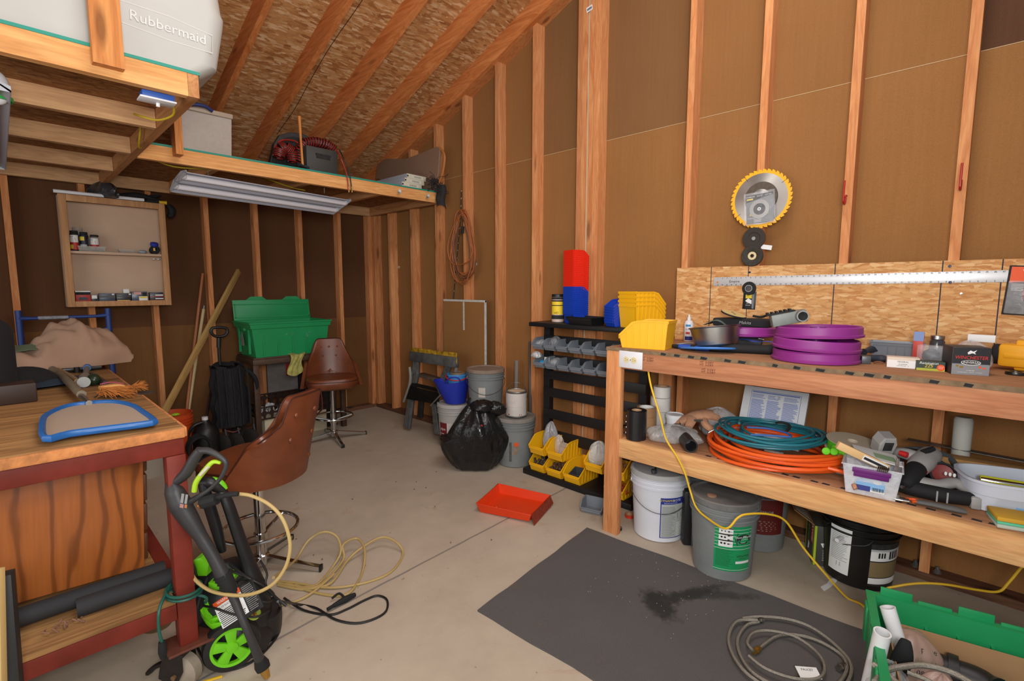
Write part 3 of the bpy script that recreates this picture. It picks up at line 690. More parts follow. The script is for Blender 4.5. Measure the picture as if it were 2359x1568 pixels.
# ================================================================ things hung on the right wall
m_blade = NT('blade_steel'); _t = m_blade; v = _t.coord((1, 1, 1)); _sx = _t.n('ShaderNodeSeparateXYZ'); _t.l(v, _sx.inputs[0])
_t.b.inputs['Base Color'].default_value = S(178, 172, 166); _t.b.inputs['Metallic'].default_value = 1; _t.b.inputs['Roughness'].default_value = .32; _t.b.inputs['Anisotropic'].default_value = .8
_tg = _t.n('ShaderNodeTangent', direction_type='RADIAL', axis='Y'); _t.l(_tg.outputs[0], _t.b.inputs['Tangent']); m_blade = _t.m
sc_ = at(1752, 458, x=-.006)
t = thing('saw_blade', 'large circular saw blade with yellow toothed rim hung on a stud above the workbench', 'saw blade', (-.004, sc_.y, sc_.z), (0, 0, -90))
Rb = .152
b = MB(); b.lathe([(.012, 0), (Rb-.017, 0), (Rb-.017, .002), (.012, .002)], 64, TR(0, 0, 0, 90)); b.done('blade_plate', m_blade, t)
b = MB(); pts = []; N = 40
for i in range(N):
    a = 2*PI*i/N
    for da, r in ((.0, Rb-.001), (.55, Rb+.004), (.78, Rb+.004), (.80, Rb-.005), (.98, Rb-.006)): pts.append((r*math.cos(a+da*2*PI/N), r*math.sin(a+da*2*PI/N)))
inner = [((Rb-.018)*p[0]/math.hypot(*p), (Rb-.018)*p[1]/math.hypot(*p)) for p in pts]
for y in (-.0023, .0002):
    A = [b.bm.verts.new((p[0], y, p[1])) for p in pts]; B = [b.bm.verts.new((p[0], y, p[1])) for p in inner]
    n = len(A)
    for i in range(n): b.bm.faces.new([A[i], A[(i+1) % n], B[(i+1) % n], B[i]])
    if y < 0: A0, B0 = A, B
    else:
        for i in range(n): b.bm.faces.new([A0[i], A0[(i+1) % n], A[(i+1) % n], A[i]]); b.bm.faces.new([B0[i], B0[(i+1) % n], B[(i+1) % n], B[i]])
bmesh.ops.recalc_face_normals(b.bm, faces=list(b.bm.faces)); b.done('toothed_rim', P('rim_yellow', S(240, 176, 20), .4), t)
d = Decal()
for a in (35, 125, 215, 305):
    c_, s_ = math.cos(R_(a)), math.sin(R_(a)); d.poly([((Rb-.03)*c_-.001*s_, (Rb-.03)*s_+.001*c_), ((Rb-.03)*c_+.001*s_, (Rb-.03)*s_-.001*c_), ((Rb-.008)*c_+.001*s_, (Rb-.008)*s_-.001*c_), ((Rb-.008)*c_-.001*s_, (Rb-.008)*s_+.001*c_)], 0)
d.done('expansion_slot', m_ink, t, TR(0, -.0024, 0))
m_grit = P('grinding_grit', S(96, 84, 72), .8, bump=.4, bscale=300, var=.3, vscale=60)
t = thing('cutting_disc', 'brown grit cutting disc hung over the middle of the large saw blade', 'disc', (-.0085, sc_.y-.002, sc_.z+.006), (0, 0, -90))
MB().lathe([(.045, 0), (.083, 0), (.083, .003), (.045, .003)], 48, TR(0, 0, 0, 90)).done('grit_ring', m_grit, t)
MB().lathe([(.006, .0005), (.05, .0005), (.05, .0025), (.006, .0025)], 48, TR(0, 0, 0, 90)).done('centre_plate', m_blade, t)
m_clam = clear('clamshell', (.85, .87, .9, 1), .16, .12)
pk = at(1748, 478, x=-.03)
t = thing('blade_package', 'clear clamshell package with black and yellow card hung on the saw blade', 'package', (-.016, pk.y, pk.z), (0, 0, -90))
t.rotation_euler = Euler((0, R_(-4), R_(-90)))
MB().box((-.078, -.010, -.086), (.078, .0, .086), None, .004).done('clamshell', m_clam, t)
m_yel = P('print_yellow', S(222, 196, 40), .6); m_cardg = P('card_grey', S(118, 120, 124), .6)
d = Decal(); d.rect(-.068, -.078, .068, .074, 0, 1); d.poly([(-.068, .034), (-.068, .074), (.068, .074), (.068, .062), (-.022, .045)], 1, 2)
d.rect(-.064, .048, -.032, .056, 2, 3); d.rect(-.05, -.036, .044, -.026, 2, 3); d.text('WARRIOR', -.045, .064, .010, 3, 3); d.text('4-1/2"', .004, .064, .012, 3, 3); d.text('CUT-OFF', .045, .064, .008, 3, 3)
d.lines(-.03, -.072, .02, -.04, 5, 3, 3, 4, .3); d.text('WARRIOR', -.046, -.05, .007, 3, 3)
d.done('printed_card', [m_cardg, m_ink, m_yel, m_pw], t, TR(0, -.0015, 0))
b = MB(); b.lathe([(.006, 0), (.05, 0), (.05, .002), (.006, .002)], 40, TR(0, -.004, -.006, 90)); o = b.done('packed_disc', m_steel, t)
b = MB(); b.lathe([(.006, 0), (.030, 0), (.030, .001), (.006, .001)], 40, TR(0, -.006, -.006, 90)); b.done('disc_label', m_ink, o)
b = MB(); b.lathe([(.004, 0), (.009, 0), (.009, .002), (.004, .002)], 24, TR(0, -.007, -.006, 90)); b.done('bushing', m_white, o)
g1 = at(1736, 549, x=-.012)
t = thing('grinding_disc', 'dark grinding disc hung below the saw blade, with a paper tag behind it', 'disc', (-.004, g1.y, g1.z), (0, 0, -90))
MB().lathe([(.01, 0), (.058, 0), (.060, .002), (.058, .006), (.034, .0065), (.030, .003), (.01, .003)], 48, TR(0, 0, 0, 90)).done('disc_body', P('disc_dark', S(54, 46, 40), .85, bump=.3, bscale=300), t)
MB().box((.045, .001, -.05), (.10, .0016, -.026), TR(0, 0, 0, 0, 10)).done('paper_tag', m_pw, t)
MB().cyl(.010, .003, .009, 12, TR(0, 0, 0, 90)).done('nail_head', m_zinc, t)
g2 = at(1733, 589, x=-.012)
t = thing('flap_disc', 'dark flap sanding disc with cream hub hung lowest below the saw blade', 'disc', (-.008, g2.y, g2.z), (0, 0, -90))
b = MB(); b.lathe([(.02, 0), (.056, 0), (.058, .004), (.054, .012), (.030, .011), (.022, .006)], 72, TR(0, 0, 0, 90))
b.done('flap_ring', P('flap_grit', S(58, 54, 46), .8, bump=.5, bscale=150, var=.4, vscale=90), t)
MB().lathe([(.010, .004), (.022, .004), (.022, .0075), (.010, .0075)], 32, TR(0, 0, 0, 90)).done('hub', P('cream', S(214, 194, 148), .6), t)
MB().lathe([(.004, .004), (.010, .004), (.010, .009), (.004, .009)], 6, TR(0, 0, 0, 90)).done('hub_nut', m_ink, t)
g3 = at(1725, 664, x=-.022)
t = thing('tape_disc', 'black ring-shaped disc hung over the straightedge on the strand board', 'disc', (-.0145, g3.y, g3.z), (0, 0, -90))
MB().lathe([(.018, 0), (.036, 0), (.037, .004), (.035, .010), (.021, .010), (.018, .006)], 48, TR(0, 0, 0, 90)).done('ring_body', m_blackm, t)
MB().lathe([(.0, .001), (.018, .001), (.018, .004), (0, .004)], 32, TR(0, 0, 0, 90)).done('ring_centre', P('smoke_grey', S(70, 66, 70), .5), t)
MB().lathe([(.0165, .004), (.019, .004), (.019, .0105), (.0165, .0105)], 32, TR(0, 0, 0, 90)).done('silver_rim', m_steel, t)
g4 = at(1726, 690, x=-.016)
t = thing('accessory_card', 'black and yellow accessory card hanging under the black ring disc', 'package', (-.0135, g4.y, g4.z-.005), (0, 0, -90))
MB().box((-.034, -.001, -.048), (.034, 0, .05), TR(0, 0, 0, 0, 2), .0003).done('backing_card', m_black, t)
d = Decal(); d.rect(-.020, .012, .012, .034, 0, 1); d.rect(-.020, -.044, .012, .012, 1, 1); d.poly([(-.02, -.0), (-.006, .012), (.012, .002), (.012, -.02), (-.02, -.004)], 2, 2); d.text('KIT', -.008, .026, .008, 1, 2); d.text('SDS', -.008, -.014, .008, 2, 3); d.text('MAX-LIFE', -.006, -.026, .006, 2, 3)
d.rect(.014, -.044, .024, .034, 3, 1); d.done('printed_label', [m_yel, m_ink, m_pw, m_cardg], t, TR(0, -.0012, 0))
# straightedge
r0 = at(1644, 648.5, x=-.014); r1 = at(2333, 635.5, x=-.014)
t = thing('straightedge', 'long aluminium straightedge ruler with printed inches screwed to the strand board', 'ruler', (-.0128, r0.y, r0.z), (0, 0, -90))
t.rotation_euler = Euler((0, -math.atan2(r1.z-r0.z, r0.y-r1.y), R_(-90)), 'XYZ')
L = r0.y-r1.y
m_alu = P('brushed_aluminium', S(214, 214, 216), .38, .35, var=.12, vscale=3)
MB().box((0, -.0022, -.0245), (L, -.0002, .0245), None, .0004).done('ruler_bar', m_alu, t)
d = Decal(); inch = L/48
for i in range(1, 48):
    d.text(str(i), i*inch, .018, .010, 0, 1); d.text(str(48-i), i*inch, -.0185, .010, 0, 1, rot=180)
d.text('Empire', 4.6*inch, -.001, .020, 0, 1); 
d.done('inch_numbers', m_ink, t, TR(0, -.0023, 0))['kind'] = 'stuff'
d = Decal()
for i in range(1, 96): d.rect(i*inch/2-.0003, .0245-(.004 if i % 2 else .0065), i*inch/2+.0003, .0243, 0, 1); d.rect(i*inch/2-.0003, -.0243, i*inch/2+.0003, -.0245+(.003 if i % 2 else .0055), 0, 1)
d.done('tick_marks', m_ink, t, TR(0, -.0023, 0))['kind'] = 'stuff'
d = Decal(); d.disc(.9*inch, -.004, .0055, 0, 1); d.done('hanging_hole', P('hole_orange', S(200, 120, 60), .8), t, TR(0, -.0023, 0))
for i, (px, py) in enumerate(((1727, 627), (2188, 613), (2189, 650))):
    q = at(px, py, x=-.0127); b = MB(); b.lathe([(0, 0), (.006, 0), (.005, .003), (0, .0035)], 16, TR(0, 0, 0, 0, -90))
    solo('panel_screw', b, P('screw_blue_black', S(30, 42, 70), .4, .5), ['dark screw in the strand board above the black ring disc', 'dark screw in the strand board above the right end of the straightedge', 'dark screw at the lower edge of the straightedge, right half'][i], 'screw', (-.0128 if i < 2 else -.0152, q.y, q.z))
q = at(2214, 676, x=-.0127); b = MB(); b.lathe([(0, 0), (.005, 0), (.004, .003), (0, .0035)], 16, TR(0, 0, 0, 0, -90)); solo('panel_screw', b, m_chrome, 'bright screw head in the strand board below the straightedge', 'screw', (-.0128, q.y, q.z))
# red hooks
m_hook = P('red_vinyl', S(168, 30, 22), .35)
for i, (px, py, qx, qy, l) in enumerate(((1941, 405, 1950, 462, 'red vinyl utility hook screwed into the stud right of the saw blade'), (2221, 366, 2214, 429, 'red vinyl utility hook screwed into the rightmost stud'))):
    b0 = at(qx, qy, x=-.0); a = at(px, py, x=-.075)
    b = MB(); y = b0.y; z = b0.z
    b.tube([(-.004, y, z+.022), (-.018, y, z+.022), (-.024, y, z+.014), (-.024, y, z-.010), (-.034, y, z-.02), (-.055, y, z-.02), (-.066, y, z-.012), (-.068, y, z+.004), (-.068, y, z+.085)], .0042, 10, sm=4)
    solo('wall_hook', b, m_hook, l, 'hook', group='red wall hooks')
# packages at the right end of the backboard
q = at(2352, 670, x=-.02)
t = thing('blister_package', 'clear bag package with orange and black card hanging right of the straightedge', 'package', (-.015, q.y-.03, q.z), (0, 0, -90))
MB().box((-.075, -.003, -.10), (.075, 0, .10), TR(0, 0, 0, 0, 3), .001).done('card', m_ink, t)
m_org = P('print_orange', S(226, 84, 24), .6)
d = Decal(); d.rect(-.068, .055, .068, .095, 0, 1); d.poly([(-.068, .03), (-.068, .055), (.068, .055), (.068, .045), (.0, .04)], 0, 1); d.text('VALUE PACK', .0, .08, .012, 1, 2); d.lines(-.06, .0, -.01, .03, 5, 1, 2, 2, .3); d.done('printed_card', [m_org, m_pw], t, TR(0, -.0035, 0, 0, 3))
b = MB(); b.tube([(-.01, -.012, .04), (-.02, -.014, 0), (-.015, -.013, -.04), (.0, -.012, -.07)], .004, 8); b.done('packed_wire', P('red_wire', S(180, 40, 24), .5), t)
b = MB(); b.box((-.07, -.018, -.095), (.07, -.004, .04), TR(0, 0, 0, 0, 3), .006); b.done('clear_bag', m_clam, t)
# orange cord coil hanging on a stud
def coil(b, c, rx, ry, n, turns, r, wob, seed, axis='x', zfac=None, lift=0, seg=7, sag=0):
    rnd = random.Random(seed); pts = []; ph = rnd.uniform(0, 6)
    for i in range(turns*n+1):
        a = 2*PI*i/n+ph; k = i//n
        dr = wob*math.sin(a*.37+ph*2)+wob*.5*math.sin(a*1.9+k); l = lift*(i/(turns*n))+wob*.35*math.sin(a*2.3+k)
        u = (rx+dr)*math.cos(a); v = (ry+dr)*math.sin(a)
        if axis == 'x': pts.append((c[0]-.008-abs(l)*.5-.006*math.sin(a*.5), c[1]+u, c[2]+v))
        else: pts.append((c[0]+u, c[1]+v, c[2]+l))
    b.tube(pts, r, seg, sm=2); return pts
m_oc = P('orange_cord_old', S(170, 96, 48), .6, var=.25, vscale=10); m_bc = P('brown_cord', S(110, 74, 52), .6, var=.3, vscale=10)
cy = at(1066, 570, x=-.03)
t = thing('cord', 'faded orange extension cord coiled long and hung on a wall stud', 'cord', (-.005, cy.y, cy.z))
b = MB(); rnd = random.Random(4)
def loopy(b, top, bot, hw, x, r, tilt=0, seed=0, squash=1.0):
    rr = random.Random(seed); pts = []
    cz = (top+bot)/2; hz = (top-bot)/2
    for i in range(16):
        a = 2*PI*i/16; k = 1 if math.sin(a) > 0 else squash
        pts.append((x+rr.uniform(-.006, .006), hw*math.cos(a)*(.75+.25*(1-math.sin(a)))+tilt*math.sin(a)+rr.uniform(-.006, .006), cz+hz*math.sin(a)+rr.uniform(-.008, .008)))
    b.tube(pts, r, 7, closed=True, sm=3)
for i in range(9): loopy(b, .33-rnd.uniform(0, .05), -.22-rnd.uniform(0, .11), .10+rnd.uniform(0, .05), -.012-.008*(i % 5), .0052, rnd.uniform(-.02, .03), i)
b.tube([(-.055, -.15, .02), (-.055, -.16, -.06), (-.055, -.11, -.125), (-.055, 0, -.15), (-.055, .10, -.14), (-.055, .16, -.07), (-.05, .17, .05), (-.03, .11, .2), (-.02, .03, .31)], .0052, 7); b.done('coil_strands', m_oc, t)
b = MB()
for i in range(5): loopy(b, .30-rnd.uniform(0, .05), -.20-rnd.uniform(0, .12), .08+rnd.uniform(0, .06), -.01-.009*(i % 4), .0055, rnd.uniform(-.0, .04), i+40)
b.done('coil_strands', m_bc, t)
MB().cyl(.013, -.03, .03, 10, TR(-.04, -.02, .15, 10, 0, 0)).done('plug', m_blackm, t)
b = MB(); p = [at(1063, 440, x=-.012), at(1061, 500, x=-.006), at(1056, 560, x=-.006), at(1050, 620, x=-.006), at(1045, 690, x=-.006)]
b.tube(p, .004, 6, sm=3)
for k in range(14):
    f_ = k/14; i = min(3, int(f_*4)); q = p[i].lerp(p[i+1], f_*4-i); b.ball(tuple(q), (.006, .006, .011), seg=8, mi=1)
solo('hanging_chain', b, [m_ink, m_steel], 'thin dark chain with bright links hanging behind the coiled cord', 'chain')
# cardboard sheet with white tape
c0 = at(1022, 689, x=-.02); c1 = at(1118, 689, x=-.02)
t = thing('fibreboard_sheet', 'tall brown board with white taped edges leaning on the wall studs behind the buckets', 'board', (0, 0, 0))
MB().box((-.022, c1.y, .05), (-.008, c0.y, c0.z)).done('board', m_fib, t)
b = MB(); b.box((-.0228, c1.y, c0.z-.016), (-.007, c0.y, c0.z+.001)); b.done('tape', P('masking_white', S(206, 204, 198), .7, var=.25, vscale=40), t)
b = MB(); b.box((-.0232, c1.y-.0005, .05), (-.007, c1.y+.010, c0.z-.017)); b.done('tape', MATS['masking_white'], t)
ym = (c0.y+c1.y)/2; b = MB(); b.box((-.0232, ym-.014, c0.z-.27), (-.0222, ym+.006, c0.z-.018), None); b.done('tape', MATS['masking_white'], t)
# stickers on studs
for px, py, s_, x_, l in ((1358, 20, .024, -.0008, 'white barcode sticker high on the doubled post'), (919, 615, .014, .088, 'small white label low on the wall left of the coiled cord'), (1097, 608, .012, .088, 'tiny white label on the wall right of the coiled cord')):
    q = at(px, py, x=x_); b = MB(); b.box((-.0006, -s_, -s_*.7), (0, s_, s_*.7)); b.box((-.0008, -s_*.8, -s_*.3), (-.0005, s_*.8, s_*.3), mi=1); solo('barcode_sticker', b, [m_pw, m_cardg], l, 'sticker', tuple(q), (-10 if x_ < 0 else 0, 0, 0))
# ================================================================ on the worktop
Z = TZ+.0005
t = thing('spray_bottle', 'small white bottle with blue label standing at the back of the worktop', 'bottle', (-.075, -3.672, Z), (0, 0, -60))
b = MB(); b.lathe([(0, 0), (.024, 0), (.026, .004), (.026, .105), (.021, .118), (.012, .124), (0, .124)], 28); b.done('bottle_body', m_white, t)
b = MB(); b.lathe([(0, .124), (.0105, .124), (.0105, .138), (.006, .146), (.0045, .158), (0, .158)], 20); b.done('cap', m_white, t)
d = Decal(); d.rect(-.024, .008, .024, .03, 0, 1, 10); d.poly([(-.024, .03), (.024, .042), (.024, .03)], 1, 1); d.rect(-.02, .088, .008, .100, 1, 1, 8); d.rect(-.018, .044, .004, .056, 2, 1, 8); d.text('GLASS', -.004, .072, .012, 0, 1)
d.done('printed_label', [P('label_navy', S(34, 44, 120), .5), P('label_sky', S(50, 140, 200), .5), P('label_red', S(200, 50, 40), .5)], t, None, cylmap(.026, .026, .1))
# steel bowl
t = thing('steel_bowl', 'dented stainless steel bowl tilted on top of a blue disc on the worktop', 'bowl', (-.37, -3.965, Z+.018), (0, 0, 0), M=TR(-.395, -3.965, Z+.020, -8, 2, 0))
b = MB(); b.lathe([(0, .0), (.085, 0), (.102, .012), (.110, .05), (.118, .095), (.126, .099), (.127, .103), (.121, .103), (.114, .097), (.106, .05), (.098, .015), (.083, .004), (0, .004)], 56); b.done('bowl_shell', m_steel, t)
t = thing('lid', 'blue plastic disc lying under the steel bowl', 'lid', (0, 0, 0), M=TR(-.455, -3.945, Z+.008, -4, 6, 0))
b = MB(); b.lathe([(0, 0), (.112, 0), (.118, .004), (.116, .011), (.108, .012), (.104, .007), (0, .007)], 48, Matrix.Diagonal((.9, 1.15, 1, 1))); b.done('lid_disc', P('lid_blue', S(58, 116, 190), .5), t)
m_blt = P('tool_blue', S(30, 74, 168), .45)
def handtool(loc, rz, label):
    t = thing('caulk_tool', label, 'tool', loc, (0, 0, rz))
    b = MB(); b.tube([(-.10, 0, .012), (-.05, 0, .013), (0, 0, .013), (.06, 0, .012)], [.012, .014, .014, .013], 12); b.done('grip', m_blt, t)
    b = MB(); b.tube([(.055, 0, .012), (.09, 0, .014), (.12, 0, .014)], [.015, .019, .017], 12); b.tube([(-.135, 0, .012), (-.10, 0, .012)], [.009, .013], 10); b.cyl(.0155, -.012, .012, 14, TR(-.025, 0, .013, 0, 90)); b.done('end_caps', m_black, t)
    b = MB(); b.tube([(-.12, .01, .02), (-.06, .03, .03), (0, .03, .03)], .004, 8); b.done('lever', m_zinc, t); return t
handtool((-.455, -3.90, Z), -85, 'blue and black hand tool lying at the front edge of the worktop beside the bowl')
# black flashlight + blue strap
t = thing('flashlight', 'black tubular flashlight lying between the steel bowl and the purple wheels', 'flashlight', (-.40, -4.12, Z), (0, 0, -68))
b = MB(); b.tube([(-.12, 0, .021), (-.06, 0, .021), (.05, 0, .021), (.09, 0, .023), (.125, 0, .024)], [.021, .021, .021, .024, .024], 18, sm=2); b.done('barrel', m_blackm, t)
b = MB(); b.cyl(.019, .125, .128, 20, TR(0, 0, .024, 0, 90)); b.done('lens', m_dg, t)
b = MB(); b.tube([(-.32, -3.98, Z+.04), (-.30, -4.06, Z+.058), (-.33, -4.13, Z+.053), (-.34, -4.20, Z+.058), (-.36, -4.245, Z+.045), (-.37, -4.25, Z+.02), (-.345, -4.23, Z+.008)], .011, 8, squash=.18, sm=5)
solo('strap', b, P('strap_blue', S(62, 84, 190), .6), 'blue webbing strap looped over the black flashlight', 'strap')
solo('torn_label', MB().box((-.02, -.012, 0), (.02, .012, .001)), m_pw, 'scrap of white paper on the blue strap', 'paper', (-.335, -4.155, Z+.067), (8, 6, 20))
# purple wheels
m_pur = P('purple_plastic', S(142, 46, 134), .45, var=.12, vscale=7); m_pur2 = P('purple_inner', S(120, 26, 132), .35)
def wheel(M, label, r=.168, h=.048):
    t = thing('wheel', label, 'wheel', M=M, group='purple plastic wheels on the worktop')
    b = MB(); b.lathe([(r-.012, 0), (r, .003), (r+.002, .012), (r-.004, .016), (r-.004, h-.006), (r-.010, h), (r-.016, h-.004), (r-.016, .012), (r-.014, .004)], 56, close=True); b.done('rim', m_pur, t)
    b = MB(); b.lathe([(0, .014), (r-.015, .014), (r-.015, .020), (0, .020)], 48); 
    b.done('web', m_pur2, t)
    b = MB(); b.lathe([(.014, .016), (.03, .016), (.03, h-.004), (.014, h-.004)], 24, close=True); b.done('hub', m_pur2, t)
    for k in range(6):
        b = MB(); b.box((.028, -.003, .018), (r-.016, .003, h-.014), TR(0, 0, 0, 0, 0, 60*k)); b.done('spoke', m_pur2, t)
    return t
wc = back(at(1875, 841, z=TZ), .168)
w1 = wheel(TR(wc.x, wc.y, Z), 'purple plastic wheel at the bottom of the stack of three')
dup(w1, label='purple plastic wheel in the middle of the stack of three', M=TR(wc.x-.002, wc.y, Z+.050, 1.5, -1, 40))
dup(w1, label='purple plastic wheel on top of the stack of three, under the grey box', M=TR(wc.x+.01, wc.y-.005, Z+.102, 0, 2, 80))
dup(w1, label='single purple plastic wheel under the black tool bag behind the steel bowl', M=TR(-.19, -4.02, Z+.062, -1, 3, 10))
# what props it up
t = thing('power_tool', 'dark power tool body lying under the single purple wheel', 'tool', (-.19, -4.0, Z), (0, 0, -80))
b = MB(); b.tube([(-.13, 0, .035), (-.05, 0, .037), (.05, 0, .037), (.11, 0, .03)], [.03, .036, .036, .026], 14); b.done('motor_body', m_dg, t)
b = MB(); b.tube([(-.02, .02, .03), (-.05, .11, .028)], [.024, .02], 12); b.done('handle', m_blackm, t)
t = thing('brass_fitting', 'threaded brass pipe fitting between the two groups of purple wheels', 'fitting', (-.20, -4.235, Z), (0, 0, -95))
b = MB()
for i in range(5): b.cyl(.014 if i % 2 else .017, i*.009, i*.009+.009, 20, TR(-.03, 0, .017, 0, 90))
b.done('thread', P('pale_brass', S(206, 190, 150), .3, .7), t)
MB().cyl(.024, -.03, .03, 8, TR(.045, 0, .024, 0, 0, 0)).done('coupling', m_dg, t)
# tool bag with grinding pad on the single wheel
t = thing('sander', 'black flat sander body with grey dust bag lying on the single purple wheel', 'sander', (-.19, -4.02, Z+.114), (0, 0, -85))
b = MB(); b.prism([(-.14, -.05), (.13, -.055), (.135, .05), (-.09, .055)], .0, .042, 'z', None, 0, False, .006); b.done('sander_body', m_blackm, t)
b = MB(); b.grid(lambda u, v: (-.19+.12*u+.01*math.sin(9*v), -.06+.11*v, .003+.045*math.sin(PI*min(1, u+.02))*(.7+.3*math.sin(7*v))*u**.4), 10, 10, thick=.002); b.done('dust_bag', P('green_grey_cloth', S(86, 98, 92), .9), t)
d = Decal(); d.text('Makita', .02, .022, .022, 0, 1, shear=.2); d.done('lettering', P('faded_white', S(150, 150, 150), .7), t, TR(0, -.056, 0))
t = thing('sanding_pad', 'round cream velcro sanding pad with two holes lying on the black sander', 'pad', M=TR(-.215, -3.975, Z+.172, 14, -10, 30))
b = MB(); b.lathe([(0, 0), (.062, 0), (.064, .003), (.062, .008), (0, .008)], 40); b.done('pad_edge', m_blackm, t)
b = MB(); b.lathe([(0, .0082), (.061, .0082), (.061, .0095), (0, .0095)], 40); b.done('pad_face', P('pad_cream', S(206, 184, 120), .9), t)
b = MB(); b.cyl(.0075, .0096, .010, 14, TR(-.015, .0, 0)); b.done('hole', m_ink, t); MB().cyl(.0075, .0096, .010, 14, TR(.022, .004, 0)).done('hole', m_ink, t)
b = MB(); b.tube([(-.18, -4.06, Z+.17), (-.17, -4.10, Z+.165), (-.18, -4.135, Z+.18)], .006, 8); solo('cable_stub', b, m_blackm, 'short black cable end beside the sanding pad', 'cable')
# grey box with lens on top of the wheels
t = thing('junction_box', 'grey painted metal box with a round threaded opening lying on the purple wheels', 'box', M=TR(wc.x-.03, wc.y+.10, Z+.156, 0, -13, -62))
m_gb = P('grey_paint', S(124, 130, 124), .5, var=.12, vscale=30)
b = MB(); b.box((-.07, -.028, 0), (.07, .028, .052), None, .004); b.done('box_body', m_gb, t)
b = MB(); b.lathe([(.013, 0), (.024, 0), (.024, .03), (.019, .03), (.019, .006), (.013, .006)], 28, TR(.045, -.028, .028, 90, 0, 0)); b.done('threaded_ring', m_zinc, t)
b = MB(); b.cyl(.018, .010, .012, 20, TR(.045, -.028, .028, 90)); b.done('opening', m_ink, t)
b = MB(); b.box((-.085, -.02, .052), (.03, .024, .058))
for i in range(6): b.box((-.082+i*.018, -.018, .058), (-.074+i*.018, .02, .066))
b.done('terminal_strip', m_ink, t)
# hammer
t = thing('hammer', 'claw hammer with pale wooden handle and dark head lying right of the purple wheels', 'hammer', (-.16, -4.50, Z), (0, 0, -100))
b = MB(); b.tube([(-.17, 0, .03), (-.05, 0, .034), (.06, 0, .036)], [.014, .011, .010], 12, squash=.8); b.done('handle', P('handle_wood', S(208, 158, 84), .5), t)
b = MB(); b.tube([(.065, .05, .036), (.065, .03, .036), (.065, -.01, .036), (.065, -.03, .034), (.062, -.055, .03)], [.017, .017, .012, .011, .016], 12); b.tube([(.065, .03, .036), (.085, .05, .03), (.10, .085, .015)], [.010, .008, .004], 8); b.done('head', P('dark_steel', S(52, 58, 70), .45, .4), t)
t = thing('mallet', 'dark rubber gripped hammer lying in front of the wooden handled hammer', 'hammer', (-.29, -4.53, Z), (0, 0, -98))
b = MB(); b.tube([(-.13, 0, .016), (0, 0, .014), (.06, 0, .014), (.10, 0, .016), (.12, 0, .015)], [.014, .012, .014, .017, .010], 12); b.done('grip', P('navy_rubber', S(34, 40, 52), .6), t)
b = MB(); b.box((-.19, -.05, .0), (-.13, .05, .03), None, .006); b.done('head', m_dg, t)
solo('marker_box', bx((-.055, -.02, 0), (.055, .02, .034), .002), P('yellow_black', S(90, 78, 20), .6, var=.6, vscale=30), 'dark yellow carton behind the hammers', 'carton', (-.10, -4.44, Z), (0, 0, -90))
solo('square_bit', bx((-.016, -.016, 0), (.016, .016, .032), .002), P('bit_grey', S(84, 88, 92), .4, .3), 'small dark metal cube at the foot of the purple wheels', 'block', (-.385, -4.585, Z), (0, 0, -70))
b = MB(); b.tube([(0, 0, .005), (.02, .006, .008), (.035, .0, .004)], .004, 6); solo('leaf_scrap', b, P('dry_leaf', S(120, 76, 48), .9), 'curled brown scrap beside the small metal cube', 'scrap', (-.37, -4.612, Z), (0, 0, -60))
t = thing('clear_case', 'empty clear plastic case standing behind the hammers against the strand board', 'case', (-.055, -4.45, Z), (0, 0, -92)); MB().box((-.045, -.015, 0), (.045, .015, .09), None, .003).done('case_shell', m_clam, t)
# grey bin
t = thing('shallow_bin', 'grey plastic bin lying behind the hammer heads', 'bin', (-.10, -4.655, Z), (0, 0, -86))
b = tray_shell(.19, .075, .075, .01); b.done('bin_shell', m_pg, t)
d = Decal(); d.rect(-.085, .055, .085, .062, 0, 1)
for x in (-.03, .0, .03): d.rect(x-.001, .008, x+.001, .055, 0, 1)
d.done('rib', P('grey_dark', S(84, 90, 98), .5), t, TR(0, -.036, 0))
# boxes
m_ammo = P('box_beige', S(214, 196, 178), .8, var=.06)
def carton(name, label, cat, loc, rz, w, d_, h, mat, fn=None, mats=None, tilt=(0, 0)):
    t = thing(name, label, cat, loc, (tilt[0], tilt[1], rz)); MB().box((-w/2, -d_/2, 0), (w/2, d_/2, h), None, .0008).done('carton_body', mat, t)
    if fn: d = Decal(); fn(d); d.done('printed_face', mats, t, TR(0, -d_/2-.0003, 0))
    return t
def f(d):
    d.rect(-.05, 0, .05, .03, 0, 1); d.text('FEDERAL', -.0, .024, .009, 1, 2); d.text('50 RIMFIRE', .0, .014, .006, 1, 2); d.text('CARTRIDGES  .22', 0, .008, .005, 1, 2); d.disc(.042, .005, .003, 2, 2)
carton('ammunition_box', 'small white and beige box lying left of the green printed box on the worktop', 'box', (-.395, -4.708, Z), -80, .102, .06, .041, m_ammo, f, [m_pw, P('print_brown', S(90, 60, 50), .8), m_org])
def f(d):
    d.rect(-.042, 0, .042, .0095, 1, 2); d.rect(-.042, 0, .042, .036, 0, 1); d.text('Remington', -.006, .029, .013, 2, 3, shear=.2); d.text('225', -.006, .018, .017, 3, 3, shear=.2); d.disc(.030, .014, .012, 4, 3); d.text('VALUE', .030, .017, .005, 2, 4); d.text('PACK', .030, .011, .005, 2, 4)
carton('ammunition_box', 'small dark green printed box marked 225 on the worktop', 'box', (-.412, -4.793, Z), -78, .084, .05, .036, P('box_green', S(34, 52, 42), .5), f, [P('pr_green', S(34, 52, 42), .5), P('pr_lime', S(170, 170, 40), .5), m_pw, m_yel, m_org])
